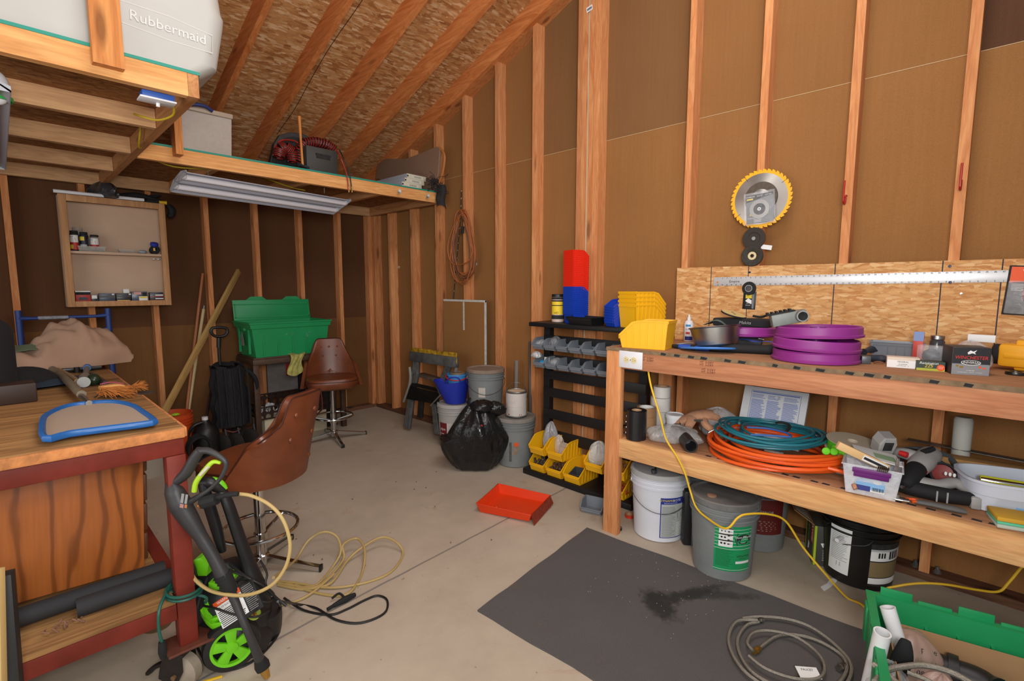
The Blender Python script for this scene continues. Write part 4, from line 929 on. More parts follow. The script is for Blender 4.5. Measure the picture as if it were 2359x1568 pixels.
def f(d):
    d.rect(-.053, 0, .053, .040, 4, 1); d.rect(-.053, .040, .053, .0985, 0, 1)
    d.text('WINCHESTER', 0, .063, .0175, 1, 3, .86, shear=.15)
    for a in range(1): pass
    d.disc(0, .045, .028, 2, 3, .0095, 32); d.disc(0, .0455, .0265, 0, 4, .0078, 32); d.text('UNIVERSAL', 0, .0455, .012, 2, 5, .9)
    d.poly([(-.012, .082), (-.004, .090), (.004, .086), (.014, .092), (.008, .082), (.012, .076), (.002, .080), (-.01, .075)], 2, 3)
    d.disc(-.038, .032, .004, 3, 3); d.disc(-.026, .028, .006, 3, 3, .004); d.disc(.026, .030, .004, 5, 3); d.disc(.038, .026, .005, 5, 3, .003); d.text('12 GAUGE', 0, .016, .005, 2, 3); d.text('25 SHOTSHELLS   2-3/4 IN.   7-1/2 SHOT', 0, .009, .004, 2, 3)
carton('shell_box', 'square black and silver box with red lettering standing at the front right of the worktop', 'box', (-.40, -4.893, Z), -72, .108, .108, .100, P('box_black', S(40, 40, 44), .5), f, [P('pr_black', S(34, 34, 38), .4), P('pr_red', S(214, 44, 30), .5), m_pw, m_brass, P('pr_silver', S(140, 142, 146), .4, .2), m_org])
def clearbox(name, label, loc, rz, w, d_, h, inner):
    t = thing(name, label, 'case', loc, (0, 0, rz)); MB().box((-w/2, -d_/2, 0), (w/2, d_/2, h), None, .004).done('case_shell', m_clam, t)
    for i, (n_, b, m) in enumerate(inner): b.done(n_, m, t)
    return t
b = MB(); b.ball((0, 0, .045), (.03, .015, .028), jit=.1); b2 = MB(); b2.box((-.03, -.01, .005), (.02, .01, .018), TR(0, 0, 0, 0, -18))
clearbox('clear_case', 'clear plastic case holding folded parts standing behind the green printed box', (-.32, -4.79, Z), -98, .085, .05, .088, [('packed_part', b, P('pack_dark', S(52, 56, 64), .5)), ('packed_strip', b2, P('pack_tan', S(196, 148, 104), .6))])
bag('plastic_bag', 'pile of crumpled clear packaging behind the square black box', 'packaging', (-.26, -4.90, Z), (.06, .05, .11), m_bag, 21)
carton('red_packet', 'small red and white blister packet standing behind the clear case', 'packet', (-.17, -4.735, Z), -90, .035, .012, .13, P('pkt_red', S(190, 60, 50), .5), lambda d: (d.rect(-.017, .09, .017, .13, 0, 1),), [P('pkt_blue', S(120, 140, 190), .5)])
t = thing('glass_jar', 'small dark jar with silver lid behind the clear case', 'jar', (-.16, -4.795, Z)); MB().lathe([(0, 0), (.024, 0), (.026, .004), (.026, .09), (.021, .10), (0, .10)], 24).done('jar_body', P('jar_dark', S(60, 58, 62), .15), t); MB().cyl(.024, .10, .117, 24, bev=.002).done('lid', m_steel, t)
solo('white_card', MB().box((-.04, -.01, 0), (.04, .01, .028), None, .001), m_pw, 'white boxed label lying on the clear packaging', 'packet', (-.22, -4.93, Z+.105), (0, 0, -98))
# yellow drill lying with its side to the room
t = thing('yellow_tool', 'yellow power tool with round black knob lying at the right end of the worktop', 'tool', (-.17, -5.06, Z), (0, 0, -100))
m_dy = P('tool_yellow', S(232, 164, 26), .45, bump=.05)
b = MB(); b.box((-.075, -.045, .012), (.12, .045, .10), None, .012); b.box((-.06, -.048, .045), (.12, .048, .068), None, .006); b.box((-.03, -.03, .0), (.10, .03, .118), None, .008); b.done('housing', m_dy, t)
b = MB(); b.lathe([(0, 0), (.036, 0), (.040, .006), (.040, .02), (.034, .026), (0, .026)], 28, TR(-.07, 0, .056, 0, -90)); b.done('front_collar', m_blackm, t)
b = MB(); b.lathe([(0, 0), (.022, 0), (.022, .01), (.008, .014), (0, .014)], 24, TR(.045, -.047, .056, 90)); b.done('knob', m_black, t)
d = Decal(); d.rect(.02, .102, .055, .110, 0, 1); d.text('DEWALT', .037, .106, .008, 1, 2); d.done('name_plate', [m_yel, m_ink], t, TR(0, -.031, 0))
b = MB(); b.lathe([(.018, 0), (.028, 0), (.029, .005), (.027, .012), (.019, .012)], 28, close=True); solo('metal_ring', b, P('gunmetal', S(60, 58, 56), .3, .7), 'dark metal ring lying in front of the yellow tool', 'ring', (-.325, -5.03, Z))
# ================================================================ on the lower shelf
Z = SZ+.0005
def roll(name, label, loc, r, r0, h, mat, core=None, M=None, seg=40):
    t = thing(name, label, 'tape roll', loc, M=M)
    MB().lathe([(r0+.004, 0), (r, 0), (r, h), (r0+.004, h)], seg, close=True).done('tape_layers', mat, t)
    MB().lathe([(r0, .0), (r0+.004, .0), (r0+.004, h+.001), (r0, h+.001)], seg, close=True).done('core', core or P('core_card', S(186, 150, 112), .8), t); return t
q = back(at(1465, 1016, z=SZ), .052)
roll('tape_roll', 'wide black tape roll standing on the left end of the shelf', (q.x, q.y, Z), .052, .022, .155, P('black_tape', S(28, 28, 30), .3))
roll('tape_roll', 'tan packing tape roll standing behind the black roll', (q.x+.115, q.y+.005, Z), .052, .036, .10, P('tan_tape', S(170, 130, 92), .4), m_pw)
roll('tape_roll', 'tan packing tape roll on top of the other one behind the black roll', (q.x+.115, q.y+.005, Z+.101), .052, .036, .05, P('tan_tape', S(170, 130, 92), .4), m_pw)
m_wt = P('white_tape', S(206, 202, 196), .5)
wx, wy = -.30, -3.625
t = thing('trap_box', 'white and black striped box under the stack of white rolls', 'box', (wx, wy, Z), (0, 0, -30)); MB().box((-.045, -.04, 0), (.045, .04, .105), None, .001).done('carton_body', m_wt, t)
d = Decal(); d.poly([(-.045, .0), (.045, .06), (.045, .03), (.0, 0)], 0, 1); d.done('stripe', m_ink, t, TR(0, -.041, 0))
roll('tape_roll', 'lower white tape roll of the stack behind the black roll', (wx-.005, wy-.002, Z+.106), .055, .035, .075, m_wt)
roll('tape_roll', 'upper white tape roll of the stack behind the black roll', (wx, wy-.006, Z+.183), .048, .030, .06, m_wt)
t = thing('paint_tub', 'small white plastic tub with red drips behind the plastic bag', 'tub', (-.335, -3.73, Z))
MB().lathe([(0, 0), (.040, 0), (.046, .085), (.050, .086), (.050, .105), (.046, .107), (.042, .102), (0, .102)], 36).done('tub_body', m_white, t)
d = Decal(); d.rect(-.03, .025, .02, .065, 0, 1, 8); d.disc(.01, .045, .009, 1, 2); d.done('printed_label', [m_ink, m_yel], t, None, cylmap(.041, .046, .085))
b = MB()
for i, z in enumerate((.0, .03, .06, .09)): b.ball((.004*(i % 2), 0, z+.012), (.012, .012, .010), seg=10)
b.box((-.035, -.004, .052), (.035, .004, .060)); solo('metal_valve', b, m_chrome, 'small chrome valve standing left of the black tape roll', 'valve', (q.x+.02, q.y+.075, Z))
m_film = clear('bag_film', (.70, .68, .66, 1), .34, .12)
m_lea = P('leather_tan', S(190, 140, 108), .9, var=.25, vscale=25, bump=.3, bscale=60)
b = MB(); b.tube([(-.52, -3.72, Z+.027), (-.60, -3.965, Z+.031)], [.026, .03], 20, sm=1)
t = thing('rubber_tube', 'black rubber tube end sticking out of the clear bag', 'tube', (0, 0, 0))
b = MB(); pts = [(-.36, -3.755, Z+.034), (-.49, -3.86, Z+.034), (-.60, -3.945, Z+.034)]
v0 = Vector(pts[0]); v1 = Vector(pts[-1]); dv = (v1-v0); rot = dv.to_track_quat('Z', 'Y').to_matrix().to_4x4(); t.matrix_world = Matrix.Translation(v0) @ rot
b.bm.free(); b = MB(); L = dv.length; b.lathe([(.026, 0), (.033, 0), (.033, L), (.026, L)], 32, close=True); b.done('tube_wall', P('rubber_black', S(34, 34, 34), .45), t)
bag('plastic_bag', 'crumpled clear bag covering the black rubber tube', 'bag', (-.47, -3.80, Z), (.085, .13, .085), m_film, 31)
b = MB(); b.box((-.10, -.03, 0), (.10, .03, .03), None, .006); solo('pouch', b, P('silver_grey_film', S(92, 92, 96), .3), 'dark pouch inside the clear bag behind the rubber tube', 'pouch', (-.40, -3.78, Z), (0, 0, -50))
# gloves
t = thing('work_glove', 'pair of tan leather work gloves with stuffed fingers heaped behind the rubber tube', 'gloves', (-.30, -3.89, Z+.075), (0, 0, -50))
b = MB(); b.tube([(-.13, .02, .0), (-.06, .01, .035), (.02, 0, .045), (.08, 0, .02)], [.030, .048, .052, .04], 16, squash=.6); b.done('palm', m_lea, t)
for i, (y, l) in enumerate(((-.035, .075), (-.012, .085), (.012, .08), (.034, .06))):
    b = MB(); b.tube([(.06, y, .02), (.10, y*1.2, .0), (.06+l, y*1.35, -.035)], [.017, .015, .012], 10); b.done('finger', m_lea, t)
b = MB(); b.tube([(-.02, -.03, .03), (-.02, -.075, .01), (.03, -.10, -.02), (.07, -.105, -.05)], [.022, .019, .016, .012], 10); b.done('thumb', m_lea, t)
b = MB(); b.tube([(-.16, .06, -.04), (-.11, .03, .02), (-.08, -.02, .035), (-.11, -.07, .0)], [.025, .03, .028, .02], 12, squash=.5); b.done('cuff', m_lea, t)
b = MB(); b.box((-.04, -.003, -.008), (.02, .003, .008), TR(-.04, -.055, .03, 40, 0, 0)); b.done('buckle', m_zinc, t)
b = MB(); b.tube([(-.42, -3.955, Z+.065), (-.40, -3.985, Z+.085), (-.40, -4.02, Z+.075), (-.42, -4.035, Z+.04), (-.44, -4.02, Z+.018)], .0042, 8); solo('metal_ring', b, m_steel, 'thin steel wire hook beside the gloves', 'hook')
bag('plastic_bag', 'clear bag draped over the gloves against the wall', 'bag', (-.24, -3.93, Z+.02), (.10, .09, .14), m_bag, 33)
# white form box leaning on studs
t = thing('form_box', 'flat white cardboard box lid with blue printed columns leaning against the studs', 'box', M=TR(-.175, -4.165, Z+.055, -0, 0, 0) @ TR(0, 0, 0, 0, 0, -90) @ TR(0, 0, 0, -22, 0, 0))
m_wb = P('white_board', S(212, 214, 218), .7); m_bp = P('print_blue', S(120, 138, 190), .7); m_bl = P('print_line', S(60, 80, 160), .7)
b = MB(); b.box((-.155, 0, 0), (.155, .022, .235), None, .001); b.done('lid', m_wb, t)
d = Decal()
x0, x1, y0_, y1_ = -.115, .125, .035, .215
d.rect(x0, y0_, x1, y0_+.0015, 1); d.rect(x0, y1_-.0015, x1, y1_, 1); d.rect(x0, y0_, x0+.0015, y1_, 1); d.rect(x1-.0015, y0_, x1, y1_, 1); d.rect(x0+.006, y1_-.012, x1-.006, y1_-.004, 0)
for c_ in range(3): d.lines(x0+.006+c_*.078, y0_+.008, x0+.078+c_*.078, y1_-.045, 26, 0, 2, c_+3, .62); d.lines(x0+.006+c_*.078, y1_-.04, x0+.076+c_*.078, y1_-.016, 4, 0, 2, c_+9, .5)
d.disc(.01, y1_-.026, .012, 1, 3, .007); d.disc(.01, y1_-.026, .011, 2, 4, .006)
d.done('printed_columns', [m_bp, m_bl, m_wb], t, TR(0, -.0005, 0))
b = MB(); b.box((-.155, -.045, -.052), (.155, .022, -.001), TR(0, 0, 0, 22, 0, 0)); o = b.done('box_tray', m_wb, t)
d = Decal(); d.text('SAFETY MANUAL', .03, -.026, .016, 0, 1); d.done('lettering', m_bl, o, TR(0, -.0455, 0) if 0 else TR(0, 0, 0, 22, 0, 0) @ TR(0, -.0455, 0))
# hose coils
m_oh = P('orange_hose', S(240, 96, 30), .4); m_th = P('teal_hose', S(36, 116, 130), .4)
cc = Vector((-.385, -4.255, Z))
b = MB(); rnd = random.Random(3); pts = []
for i in range(9*18+1):
    a = 2*PI*i/18+1.0; k = i/18
    r = .235+.03*math.sin(k*2.4)+.012*math.sin(a*2.7+k)
    pts.append((cc.x+r*.93*math.cos(a)+.02*math.sin(k*1.9), cc.y+r*1.13*math.sin(a)+.02*math.cos(k*1.3), Z+.010+.0085*k+.006*math.sin(a*1.5+k*3)))
b.tube(pts, .0082, 9, sm=2)
b.tube([(cc.x-.14, cc.y-.25, Z+.05), (cc.x-.13, cc.y-.29, Z+.045), (cc.x-.11, cc.y-.34, Z+.03)], .0082, 9)
solo('air_hose', b, m_oh, 'bright orange air hose coiled flat in the middle of the shelf', 'hose')
b = MB(); pts = []
for i in range(8*18+1):
    a = 2*PI*i/18+2.0; k = i/18
    r = .175+.035*math.sin(k*2.1+1)+.010*math.sin(a*2.3+k)
    pts.append((cc.x+.02+r*1.02*math.cos(a)+.025*math.sin(k*1.6), cc.y+.015+r*1.12*math.sin(a)+.02*math.cos(k*1.9), Z+.098+.005*k+.007*math.sin(a*1.5+k*3)))
b.tube(pts, .0062, 9, sm=2)
solo('garden_hose', b, m_th, 'dark teal hose coiled on top of the orange hose', 'hose')
b = MB(); b.tube([(cc.x-.05, cc.y+.11, Z+.135), (cc.x-.03, cc.y+.02, Z+.142), (cc.x-.05, cc.y-.06, Z+.143), (cc.x-.09, cc.y-.09, Z+.14), (cc.x-.12, cc.y-.03, Z+.138), (cc.x-.15, cc.y+.06, Z+.13)], .005, 8)
t = solo('bungee', b, P('bungee_blue', S(56, 104, 176), .6), 'blue bungee cord with black hook lying across the teal hose', 'cord')
b = MB(); b.tube([(cc.x-.05, cc.y-.06, Z+.148), (cc.x+.02, cc.y-.055, Z+.152), (cc.x+.06, cc.y-.04, Z+.156), (cc.x+.075, cc.y-.01, Z+.156), (cc.x+.055, cc.y+.01, Z+.156), (cc.x+.04, cc.y+.005, Z+.156)], [.006, .008, .006, .006, .005, .004], 8); b.done('hook', m_ink, t)
t = thing('hose_coupler', 'grey hose coupler lying inside the coils', 'coupler', (cc.x-.13, cc.y-.03, Z+.065), (0, 0, -95)); b = MB(); b.cyl(.014, -.03, .03, 12, TR(0, 0, 0, 0, 90)); b.cyl(.011, .03, .05, 12, TR(0, 0, 0, 0, 90)); b.cyl(.017, -.005, .012, 12, TR(0, 0, 0, 0, 90)); b.done('coupler_body', m_zinc, t)
# black thing behind coils, white cable
t = thing('spray_nozzle', 'black plastic nozzle lying at the back of the shelf against the wall', 'nozzle', (-.09, -4.50, Z), (0, 0, -95)); b = MB(); b.tube([(-.10, 0, .05), (-.04, 0, .052), (.0, 0, .055), (.06, 0, .05), (.09, 0, .02)], [.018, .02, .035, .042, .03], 14); b.done('nozzle_body', m_blackm, t)
b = MB(); b.cyl(.025, -.02, .02, 16, TR(-.05, 0, .03, 0, 90)); b.cyl(.022, -.0, .045, 16, TR(.06, .0, 0)); b.done('nozzle_collar', m_blackm, t)
m_cab = P('cable_white', S(196, 196, 190), .5)
b = MB(); b.tube([(-.22, -4.38, Z+.10), (-.20, -4.46, Z+.105), (-.23, -4.54, Z+.10), (-.28, -4.56, Z+.09)], .012, 8, squash=.35); solo('cable_loop', b, m_cab, 'white plastic band looping behind the reel of green caps', 'band')
# reel of green caps
rc = Vector((-.355, -4.555, Z+.118))
t = thing('reel', 'cardboard reel wound with bright green round caps', 'reel', M=TR(rc.x, rc.y, rc.z, 6, -4, 0))
m_kr = P('reel_card', S(196, 180, 158), .85); m_gc = P('cap_green', S(116, 222, 40), .4)
for z in (-.022, .022): MB().lathe([(.022, z-.0012), (.098, z-.0012), (.098, z+.0012), (.022, z+.0012)], 56, close=True).done('reel_side', m_kr, t)
MB().lathe([(.022, -.021), (.026, -.021), (.026, .021), (.022, .021)], 32, close=True).done('core', m_kr, t)
MB().lathe([(.060, -.020), (.090, -.020), (.090, .020), (.060, .020)], 56, close=True).done('winding', P('cap_green_dark', S(92, 190, 34), .5), t)
first = None
for i in range(15):
    a = R_(150+i*14)
    M = TR(0, 0, -.004+.003*(i % 2), 0, 0, math.degrees(a)) @ TR(.090, 0, 0, 0, 90)
    if first is None:
        b = MB(); b.lathe([(0, 0), (.016, 0), (.016, .004), (.013, .007), (0, .008)], 20); first = b.done('cap', m_gc, t, M)
    else: c = first.copy(); C.objects.link(c); c.parent = t; c.matrix_local = M
for i, (x, y) in enumerate(((-.10, .045), (-.12, .07))):
    c = first.copy(); C.objects.link(c); c.parent = t; c.matrix_local = TR(x, y, -.01, 0, -80, 20)
t = thing('support_box', 'flat white carton lying under the reel of green caps', 'carton', (-.33, -4.60, Z), (0, 0, -80)); MB().box((-.10, -.07, 0), (.10, .07, .085), None, .001).done('carton_body', P('dull_white', S(180, 180, 172), .7), t)
# clear bin with purple latch
t = thing('latch_bin', 'small clear plastic bin with purple latch full of oddments at the shelf front', 'bin', (-.545, -4.658, Z), (0, 0, -84))
m_cb = clear('bin_clear', (.84, .86, .92, 1), .48, .25)
b = tray_shell(.185, .15, .12, .014, .002); b.done('bin_shell', m_cb, t)
b = MB(); b.box((-.055, -.088, .078), (.055, -.078, .112), None, .002); b.box((-.06, -.09, .095), (.06, -.084, .113), None, .002); b.done('latch', P('latch_purple', S(104, 32, 112), .4), t)
d = Decal(); d.rect(-.046, .022, .044, .088, 0, 1); d.rect(-.046, .030, .044, .080, 1, 2); d.rect(-.046, .022, .0, .042, 2, 3); d.text('LATCH BOX', -.018, .070, .008, 2, 3); d.disc(.02, .062, .014, 0, 3, .008)
for i in range(12): d.rect(.006+i*.003, .026, .0074+i*.003+(.0006 if i % 3 else 0), .040, 3, 3)
d.text('STERILITE', -.02, .083, .006, 4, 3); d.done('sticker', [m_pw, P('stk_sky', S(130, 180, 226), .6), P('stk_navy', S(40, 54, 130), .6), m_ink, P('stk_red', S(200, 50, 50), .6)], t, TR(0, -.0725, 0, -5.5))
bits('bin_oddments', 'small orange and metal oddments seen through the clear bin', 'oddments', (-.545, -4.658, Z+.004), (.05, .07, .04), P('oddments', S(190, 130, 90), .6, var=.8, vscale=60), 30, .011, 31, rot=-84)
t = thing('wood_level', 'short wooden spirit level lying across the clear bin', 'level', M=TR(-.590, -4.628, Z+.148, 0, 24, -62)); MB().box((-.095, -.011, -.015), (.095, .011, .015), None, .0015).done('level_body', P('pale_wood', S(222, 182, 128), .5, var=.1), t)
MB().cyl(.010, -.0115, -.0105, 20, TR(-.03, 0, 0, 90)).done('vial_hole', P('hole_wood', S(190, 150, 96), .5), t)
d = Decal(); d.rect(.0, -.012, .09, .010, 0, 1); d.rect(.004, -.006, .086, .004, 1, 2); d.done('label', [m_pw, m_ink], t, TR(0, -.0112, 0))
t = thing('booklet', 'folded manual lying on the clear bin beside the wooden level', 'booklet', M=TR(-.515, -4.665, Z+.140, 6, 10, -70)); MB().box((-.075, -.055, 0), (.075, .055, .003)).done('pages', m_pw, t); MB().box((-.01, -.03, .003), (.06, .02, .0035)).done('printed_patch', P('print_green_pale', S(150, 180, 140), .7), t)
b = MB()
for i in range(20): b.tube([(0, .006*math.cos(a_), i*.0042+.006+.006*math.sin(a_)) for a_ in (0, 1.2, 2.4, 3.6, 4.8, 6)], .0008, 5, sm=1)
solo('wire_spiral', b, m_chrome, 'upright white wire spiral standing in the clear bin', 'spiral', (-.555, -4.735, Z+.068), (0, 0, 0))
b = MB()
for i in range(6): b.tube([(0, i*.006, 0), (-.02, i*.006, .018), (-.045, i*.006, .005)], .0022, 6)
solo('chrome_bits', b, m_chrome, 'shiny chrome driver bits lying on the rim of the clear bin', 'bits', (-.59, -4.715, Z+.110), (0, 0, 0))
# charger
t = thing('battery_charger', 'light grey tool battery charger with black slot standing on the booklet', 'charger', M=TR(-.40, -4.668, Z+.150, 20, 0, -50))
b = MB(); b.prism([(-.03, -.02), (.03, -.02), (.035, .03), (.022, .062), (-.022, .062), (-.035, .03)], -.028, .028, 'y', None, 0, False, .005); b.done('charger_body', P('tool_grey', S(168, 166, 162), .5, var=.08), t)
MB().box((-.018, -.0295, .002), (.018, -.026, .042), None, .002).done('slot', m_ink, t)
m_tg = P('tool_grey_body', S(160, 158, 156), .5, var=.12, vscale=30); m_tr = P('tool_red', S(200, 40, 36), .45)
# drill
t = thing('cordless_drill', 'grey and black drill with red trigger lying with its chuck pointing at the shelf front', 'drill', (-.40, -4.775, Z+.062), (0, 0, -118+90))
t.matrix_world = TR(-.40, -4.79, Z+.075) @ TR(0, 0, 0, 0, 0, -105) @ TR(0, 0, 0, 0, 0, 0)
b = MB(); b.tube([(0, .13, .045), (0, .09, .05), (0, .02, .035), (0, -.02, .02)], [.028, .04, .042, .036], 18); b.done('motor_housing', m_tg, t)
b = MB(); b.tube([(0, -.015, .020), (0, -.03, .015), (0, -.10, -.018), (0, -.125, -.030)], [.030, .035, .030, .018], 20, sm=2); b.done('chuck', m_blackm, t)
b = MB(); b.lathe([(.028, 0), (.036, .0), (.036, .006), (.028, .006)], 24, TR(0, -.012, .022, 68, 0, 0), close=True); b.done('red_ring', m_tr, t)
b = MB(); b.cyl(.009, 0, .012, 12, TR(0, -.124, -.030, 112, 0, 0)); b.done('chuck_tip', m_chrome, t)
b = MB(); b.tube([(-.01, .05, .04), (-.05, .02, .055), (-.09, .03, .05)], [.026, .024, .020], 12); b.done('handle', m_tg, t)
b = MB(); b.tube([(-.038, -.012, .06), (-.065, -.01, .062)], [.012, .010], 10, sm=1); b.done('trigger', m_tr, t)
b = MB(); b.tube([(.0, .02, .076), (.02, .06, .092)], [.012, .010], 10, sm=1); b.done('mode_switch', m_blackm, t)
b = MB(); b.tube([(-.09, .03, .05), (-.07, .12, .04), (-.02, .16, .03)], [.022, .028, .02], 12, squash=.6); b.done('battery_foot', m_blackm, t)
# second tool
t = thing('orbital_tool', 'grey and black hand tool with dark red clamp lying right of the drill', 'tool', (0, 0, 0)); t.matrix_world = TR(-.405, -4.87, Z+.03) @ TR(0, 0, 0, 0, 0, -75)
b = MB(); b.tube([(-.17, -.03, .01), (-.12, -.06, .004), (-.02, -.075, .0), (.07, -.07, .0)], [.022, .028, .028, .024], 16); b.done('black_grip', m_blackm, t)
b = MB(); b.tube([(-.16, -.0, .02), (-.10, -.02, .022), (-.03, -.03, .022), (.03, .0, .03), (.06, -.03, .018), (.075, -.07, .01)], [.022, .03, .024, .026, .022, .022], 14, squash=.8); b.done('grey_body', m_tg, t)
b = MB(); b.box((-.135, -.058, .018), (-.115, -.050, .034)); b.box((.045, -.01, .05), (.055, -.02, .056)); b.done('red_button', m_tr, t)
for i in range(2): b = MB(); b.box((-.045+i*.03, -.104, -.02), (-.04+i*.03, -.10, .02)); b.done('grey_stripe', m_tg, t)
b = MB(); b.box((.055, -.10, -.028), (.085, -.02, .018), None, .006); b.done('grey_foot', m_tg, t)
b = MB(); b.lathe([(.036, -.02), (.043, -.02), (.043, .02), (.036, .02)], 32, TR(0, .05, .045, 70, 0, 0), close=True); b.done('rubber_boot', m_blackm, t)
b = MB(); b.lathe([(.0, -.01), (.036, -.01), (.034, .012), (.0, .002)], 28, TR(0, .05, .045, 70, 0, 0)); b.done('red_clamp', P('dark_red', S(130, 44, 40), .5), t)
for i in range(3): b = MB(); b.ball((.0+.012*i, .0-.004*i, .062), (.005, .004, .008), seg=8); b.done('white_lug', m_pw, t)
b = MB(); b.tube([(-.27, -4.68, Z+.06), (-.20, -4.72, Z+.10), (-.16, -4.80, Z+.11), (-.19, -4.87, Z+.10), (-.26, -4.895, Z+.075), (-.33, -4.88, Z+.06)], .011, 10); b.tube([(-.29, -4.69, Z+.05), (-.24, -4.74, Z+.085), (-.21, -4.80, Z+.09), (-.24, -4.86, Z+.08), (-.30, -4.87, Z+.06)], .008, 10)
solo('hose_loop', b, P('grey_rubber_hose', S(78, 86, 92), .6), 'thick grey rubber cord loop behind the drill', 'cord')
# snips
t = thing('tin_snips', 'grey handled pruning snips with orange grip edge lying at the shelf front', 'snips', (-.575, -4.80, Z), (0, 0, -77))
b = MB(); b.tube([(.0, 0, .012), (.05, -.006, .014), (.11, -.012, .013), (.14, -.014, .011)], [.012, .016, .018, .012], 12, squash=.6); b.done('handle', P('grip_grey', S(92, 90, 88), .7), t)
b = MB(); b.tube([(-.03, .008, .012), (-.005, .014, .014), (.012, .004, .014), (-.01, -.012, .014)], .005, 8); b.done('orange_grip', m_org, t)
b = MB(); b.tube([(-.02, .004, .012), (-.06, .004, .012), (-.115, .018, .010)], [.010, .011, .002], 10, squash=.4); b.tube([(-.02, -.008, .010), (-.06, -.008, .01), (-.11, .010, .009)], [.004, .004, .001], 8); b.done('blade', m_steel, t)
MB().cyl(.008, .008, .028, 12, TR(-.055, 0, 0)).done('pivot_screw', m_zinc, t)
# white tub with yellow tile tool
t = thing('white_tub', 'white plastic tub holding a yellow blade tool at the right end of the shelf', 'tub', (-.355, -5.055, Z), (0, 0, -70))
b = MB(); w_, d_, h_ = .30, .23, .115
def rr(k, z, n=40, e=3.5): return [(abs(math.cos(2*PI*i/n))**(2/e)*(1 if math.cos(2*PI*i/n) > 0 else -1)*w_/2*k, abs(math.sin(2*PI*i/n))**(2/e)*(1 if math.sin(2*PI*i/n) > 0 else -1)*d_/2*k, z) for i in range(n)]
rings_ = [rr(.86, 0), rr(.90, .004), rr(.96, .06), rr(.975, .062), rr(1.0, h_-.012), rr(1.06, h_-.010), rr(1.06, h_), rr(1.0, h_), rr(.94, .05), rr(.84, .005)]
vv = [[b.bm.verts.new(p) for p in r] for r in rings_]
for r, s_ in zip(vv, vv[1:]):
    for i in range(40): b.bm.faces.new([r[i], r[(i+1) % 40], s_[(i+1) % 40], s_[i]])
b.bm.faces.new(vv[0][::-1]); b.bm.faces.new(vv[-1])
for f_ in b.bm.faces: f_.smooth = True
b.done('tub_shell', P('tub_white', S(206, 212, 226), .4, var=.05), t)
d = Decal(); d.rect(-.03, .008, .04, .052, 0, 1); d.rect(-.03, .042, .04, .052, 1, 2); d.text('STERILITE', .005, .047, .007, 2, 3); d.done('sticker', [P('stk_sky', S(130, 180, 226), .6), P('stk_navy', S(40, 54, 130), .6), P('stk_red', S(200, 50, 50), .6)], t, TR(0, -.1095, 0, -4))
t = thing('tile_cutter', 'yellow tool with chrome edge lying in the white tub', 'tool', M=TR(-.36, -5.05, Z+.075, -28, 0, -80)); MB().box((-.085, -.008, -.03), (.085, .008, .028), None, .003).done('yellow_body', P('lemon_plastic', S(196, 196, 34), .5), t)
MB().box((-.083, -.0095, .008), (.083, -.008, .02), None, .0005).done('chrome_edge', m_chrome, t)
bits('tub_hardware', 'steel and dark hardware heaped in the white tub', 'hardware', (-.36, -5.04, Z+.008), (.06, .10, .03), m_zb, 40, .012, 41, shape='pin')
# white pipe and boards behind
t = thing('white_cylinder', 'white plastic cylinder standing at the back behind the boards', 'cylinder', (-.10, -4.90, Z)); MB().lathe([(0, 0), (.028, 0), (.030, .01), (.032, .25), (.026, .262), (0, .264)], 28).done('cylinder_body', P('dull_white', S(180, 180, 172), .7), t)
def slab(name, label, pa, pb, w, h, mat, cat):
    a, b_ = Vector(pa), Vector(pb); dv = b_-a; t = solo(name, MB().box((0, -w/2, -h/2), (dv.length, w/2, h/2), None, .001), mat, label, cat); t.matrix_world = Matrix.Translation(a) @ dv.to_track_quat('X', 'Z').to_matrix().to_4x4(); return t
slab('wood_strip', 'pale dusty wooden board lying behind the white tub', (-.16, -4.80, Z+.085), (-.20, -5.35, Z+.105), .075, .03, wood('old_board', S(206, 160, 100), S(176, 130, 78), 'x'), 'board')
slab('metal_strip', 'long thin dark metal strip lying on top of the dusty board', (-.09, -4.72, Z+.125), (-.135, -5.16, Z+.125), .045, .003, P('strip_metal', S(86, 88, 88), .4, .6), 'strip')
t = thing('timber_block', 'dark weathered timber under the dusty board', 'board', (-.18, -5.05, Z)); MB().box((-.05, -.28, 0), (.05, .27, .065), None, .002).done('timber', P('grey_timber', S(70, 62, 54), .9, var=.3, vscale=20), t)
# scouring pad
t = thing('grout_sponge', 'yellow grouting pad with green and white layers at the shelf front right', 'sponge', (-.53, -5.105, Z), (0, 0, -75))
for n_, a, c_, m in (('white_layer', 0, .012, P('pad_white', S(176, 190, 176), .9)), ('green_layer', .0122, .021, P('pad_green', S(92, 190, 150), .7)), ('yellow_top', .0212, .036, P('pad_yellow', S(204, 158, 44), .8, var=.1))):
    MB().box((-.105+.02*a, -.055+a*.3, a), (.105, .055, c_), None, .003).done(n_, m, t)
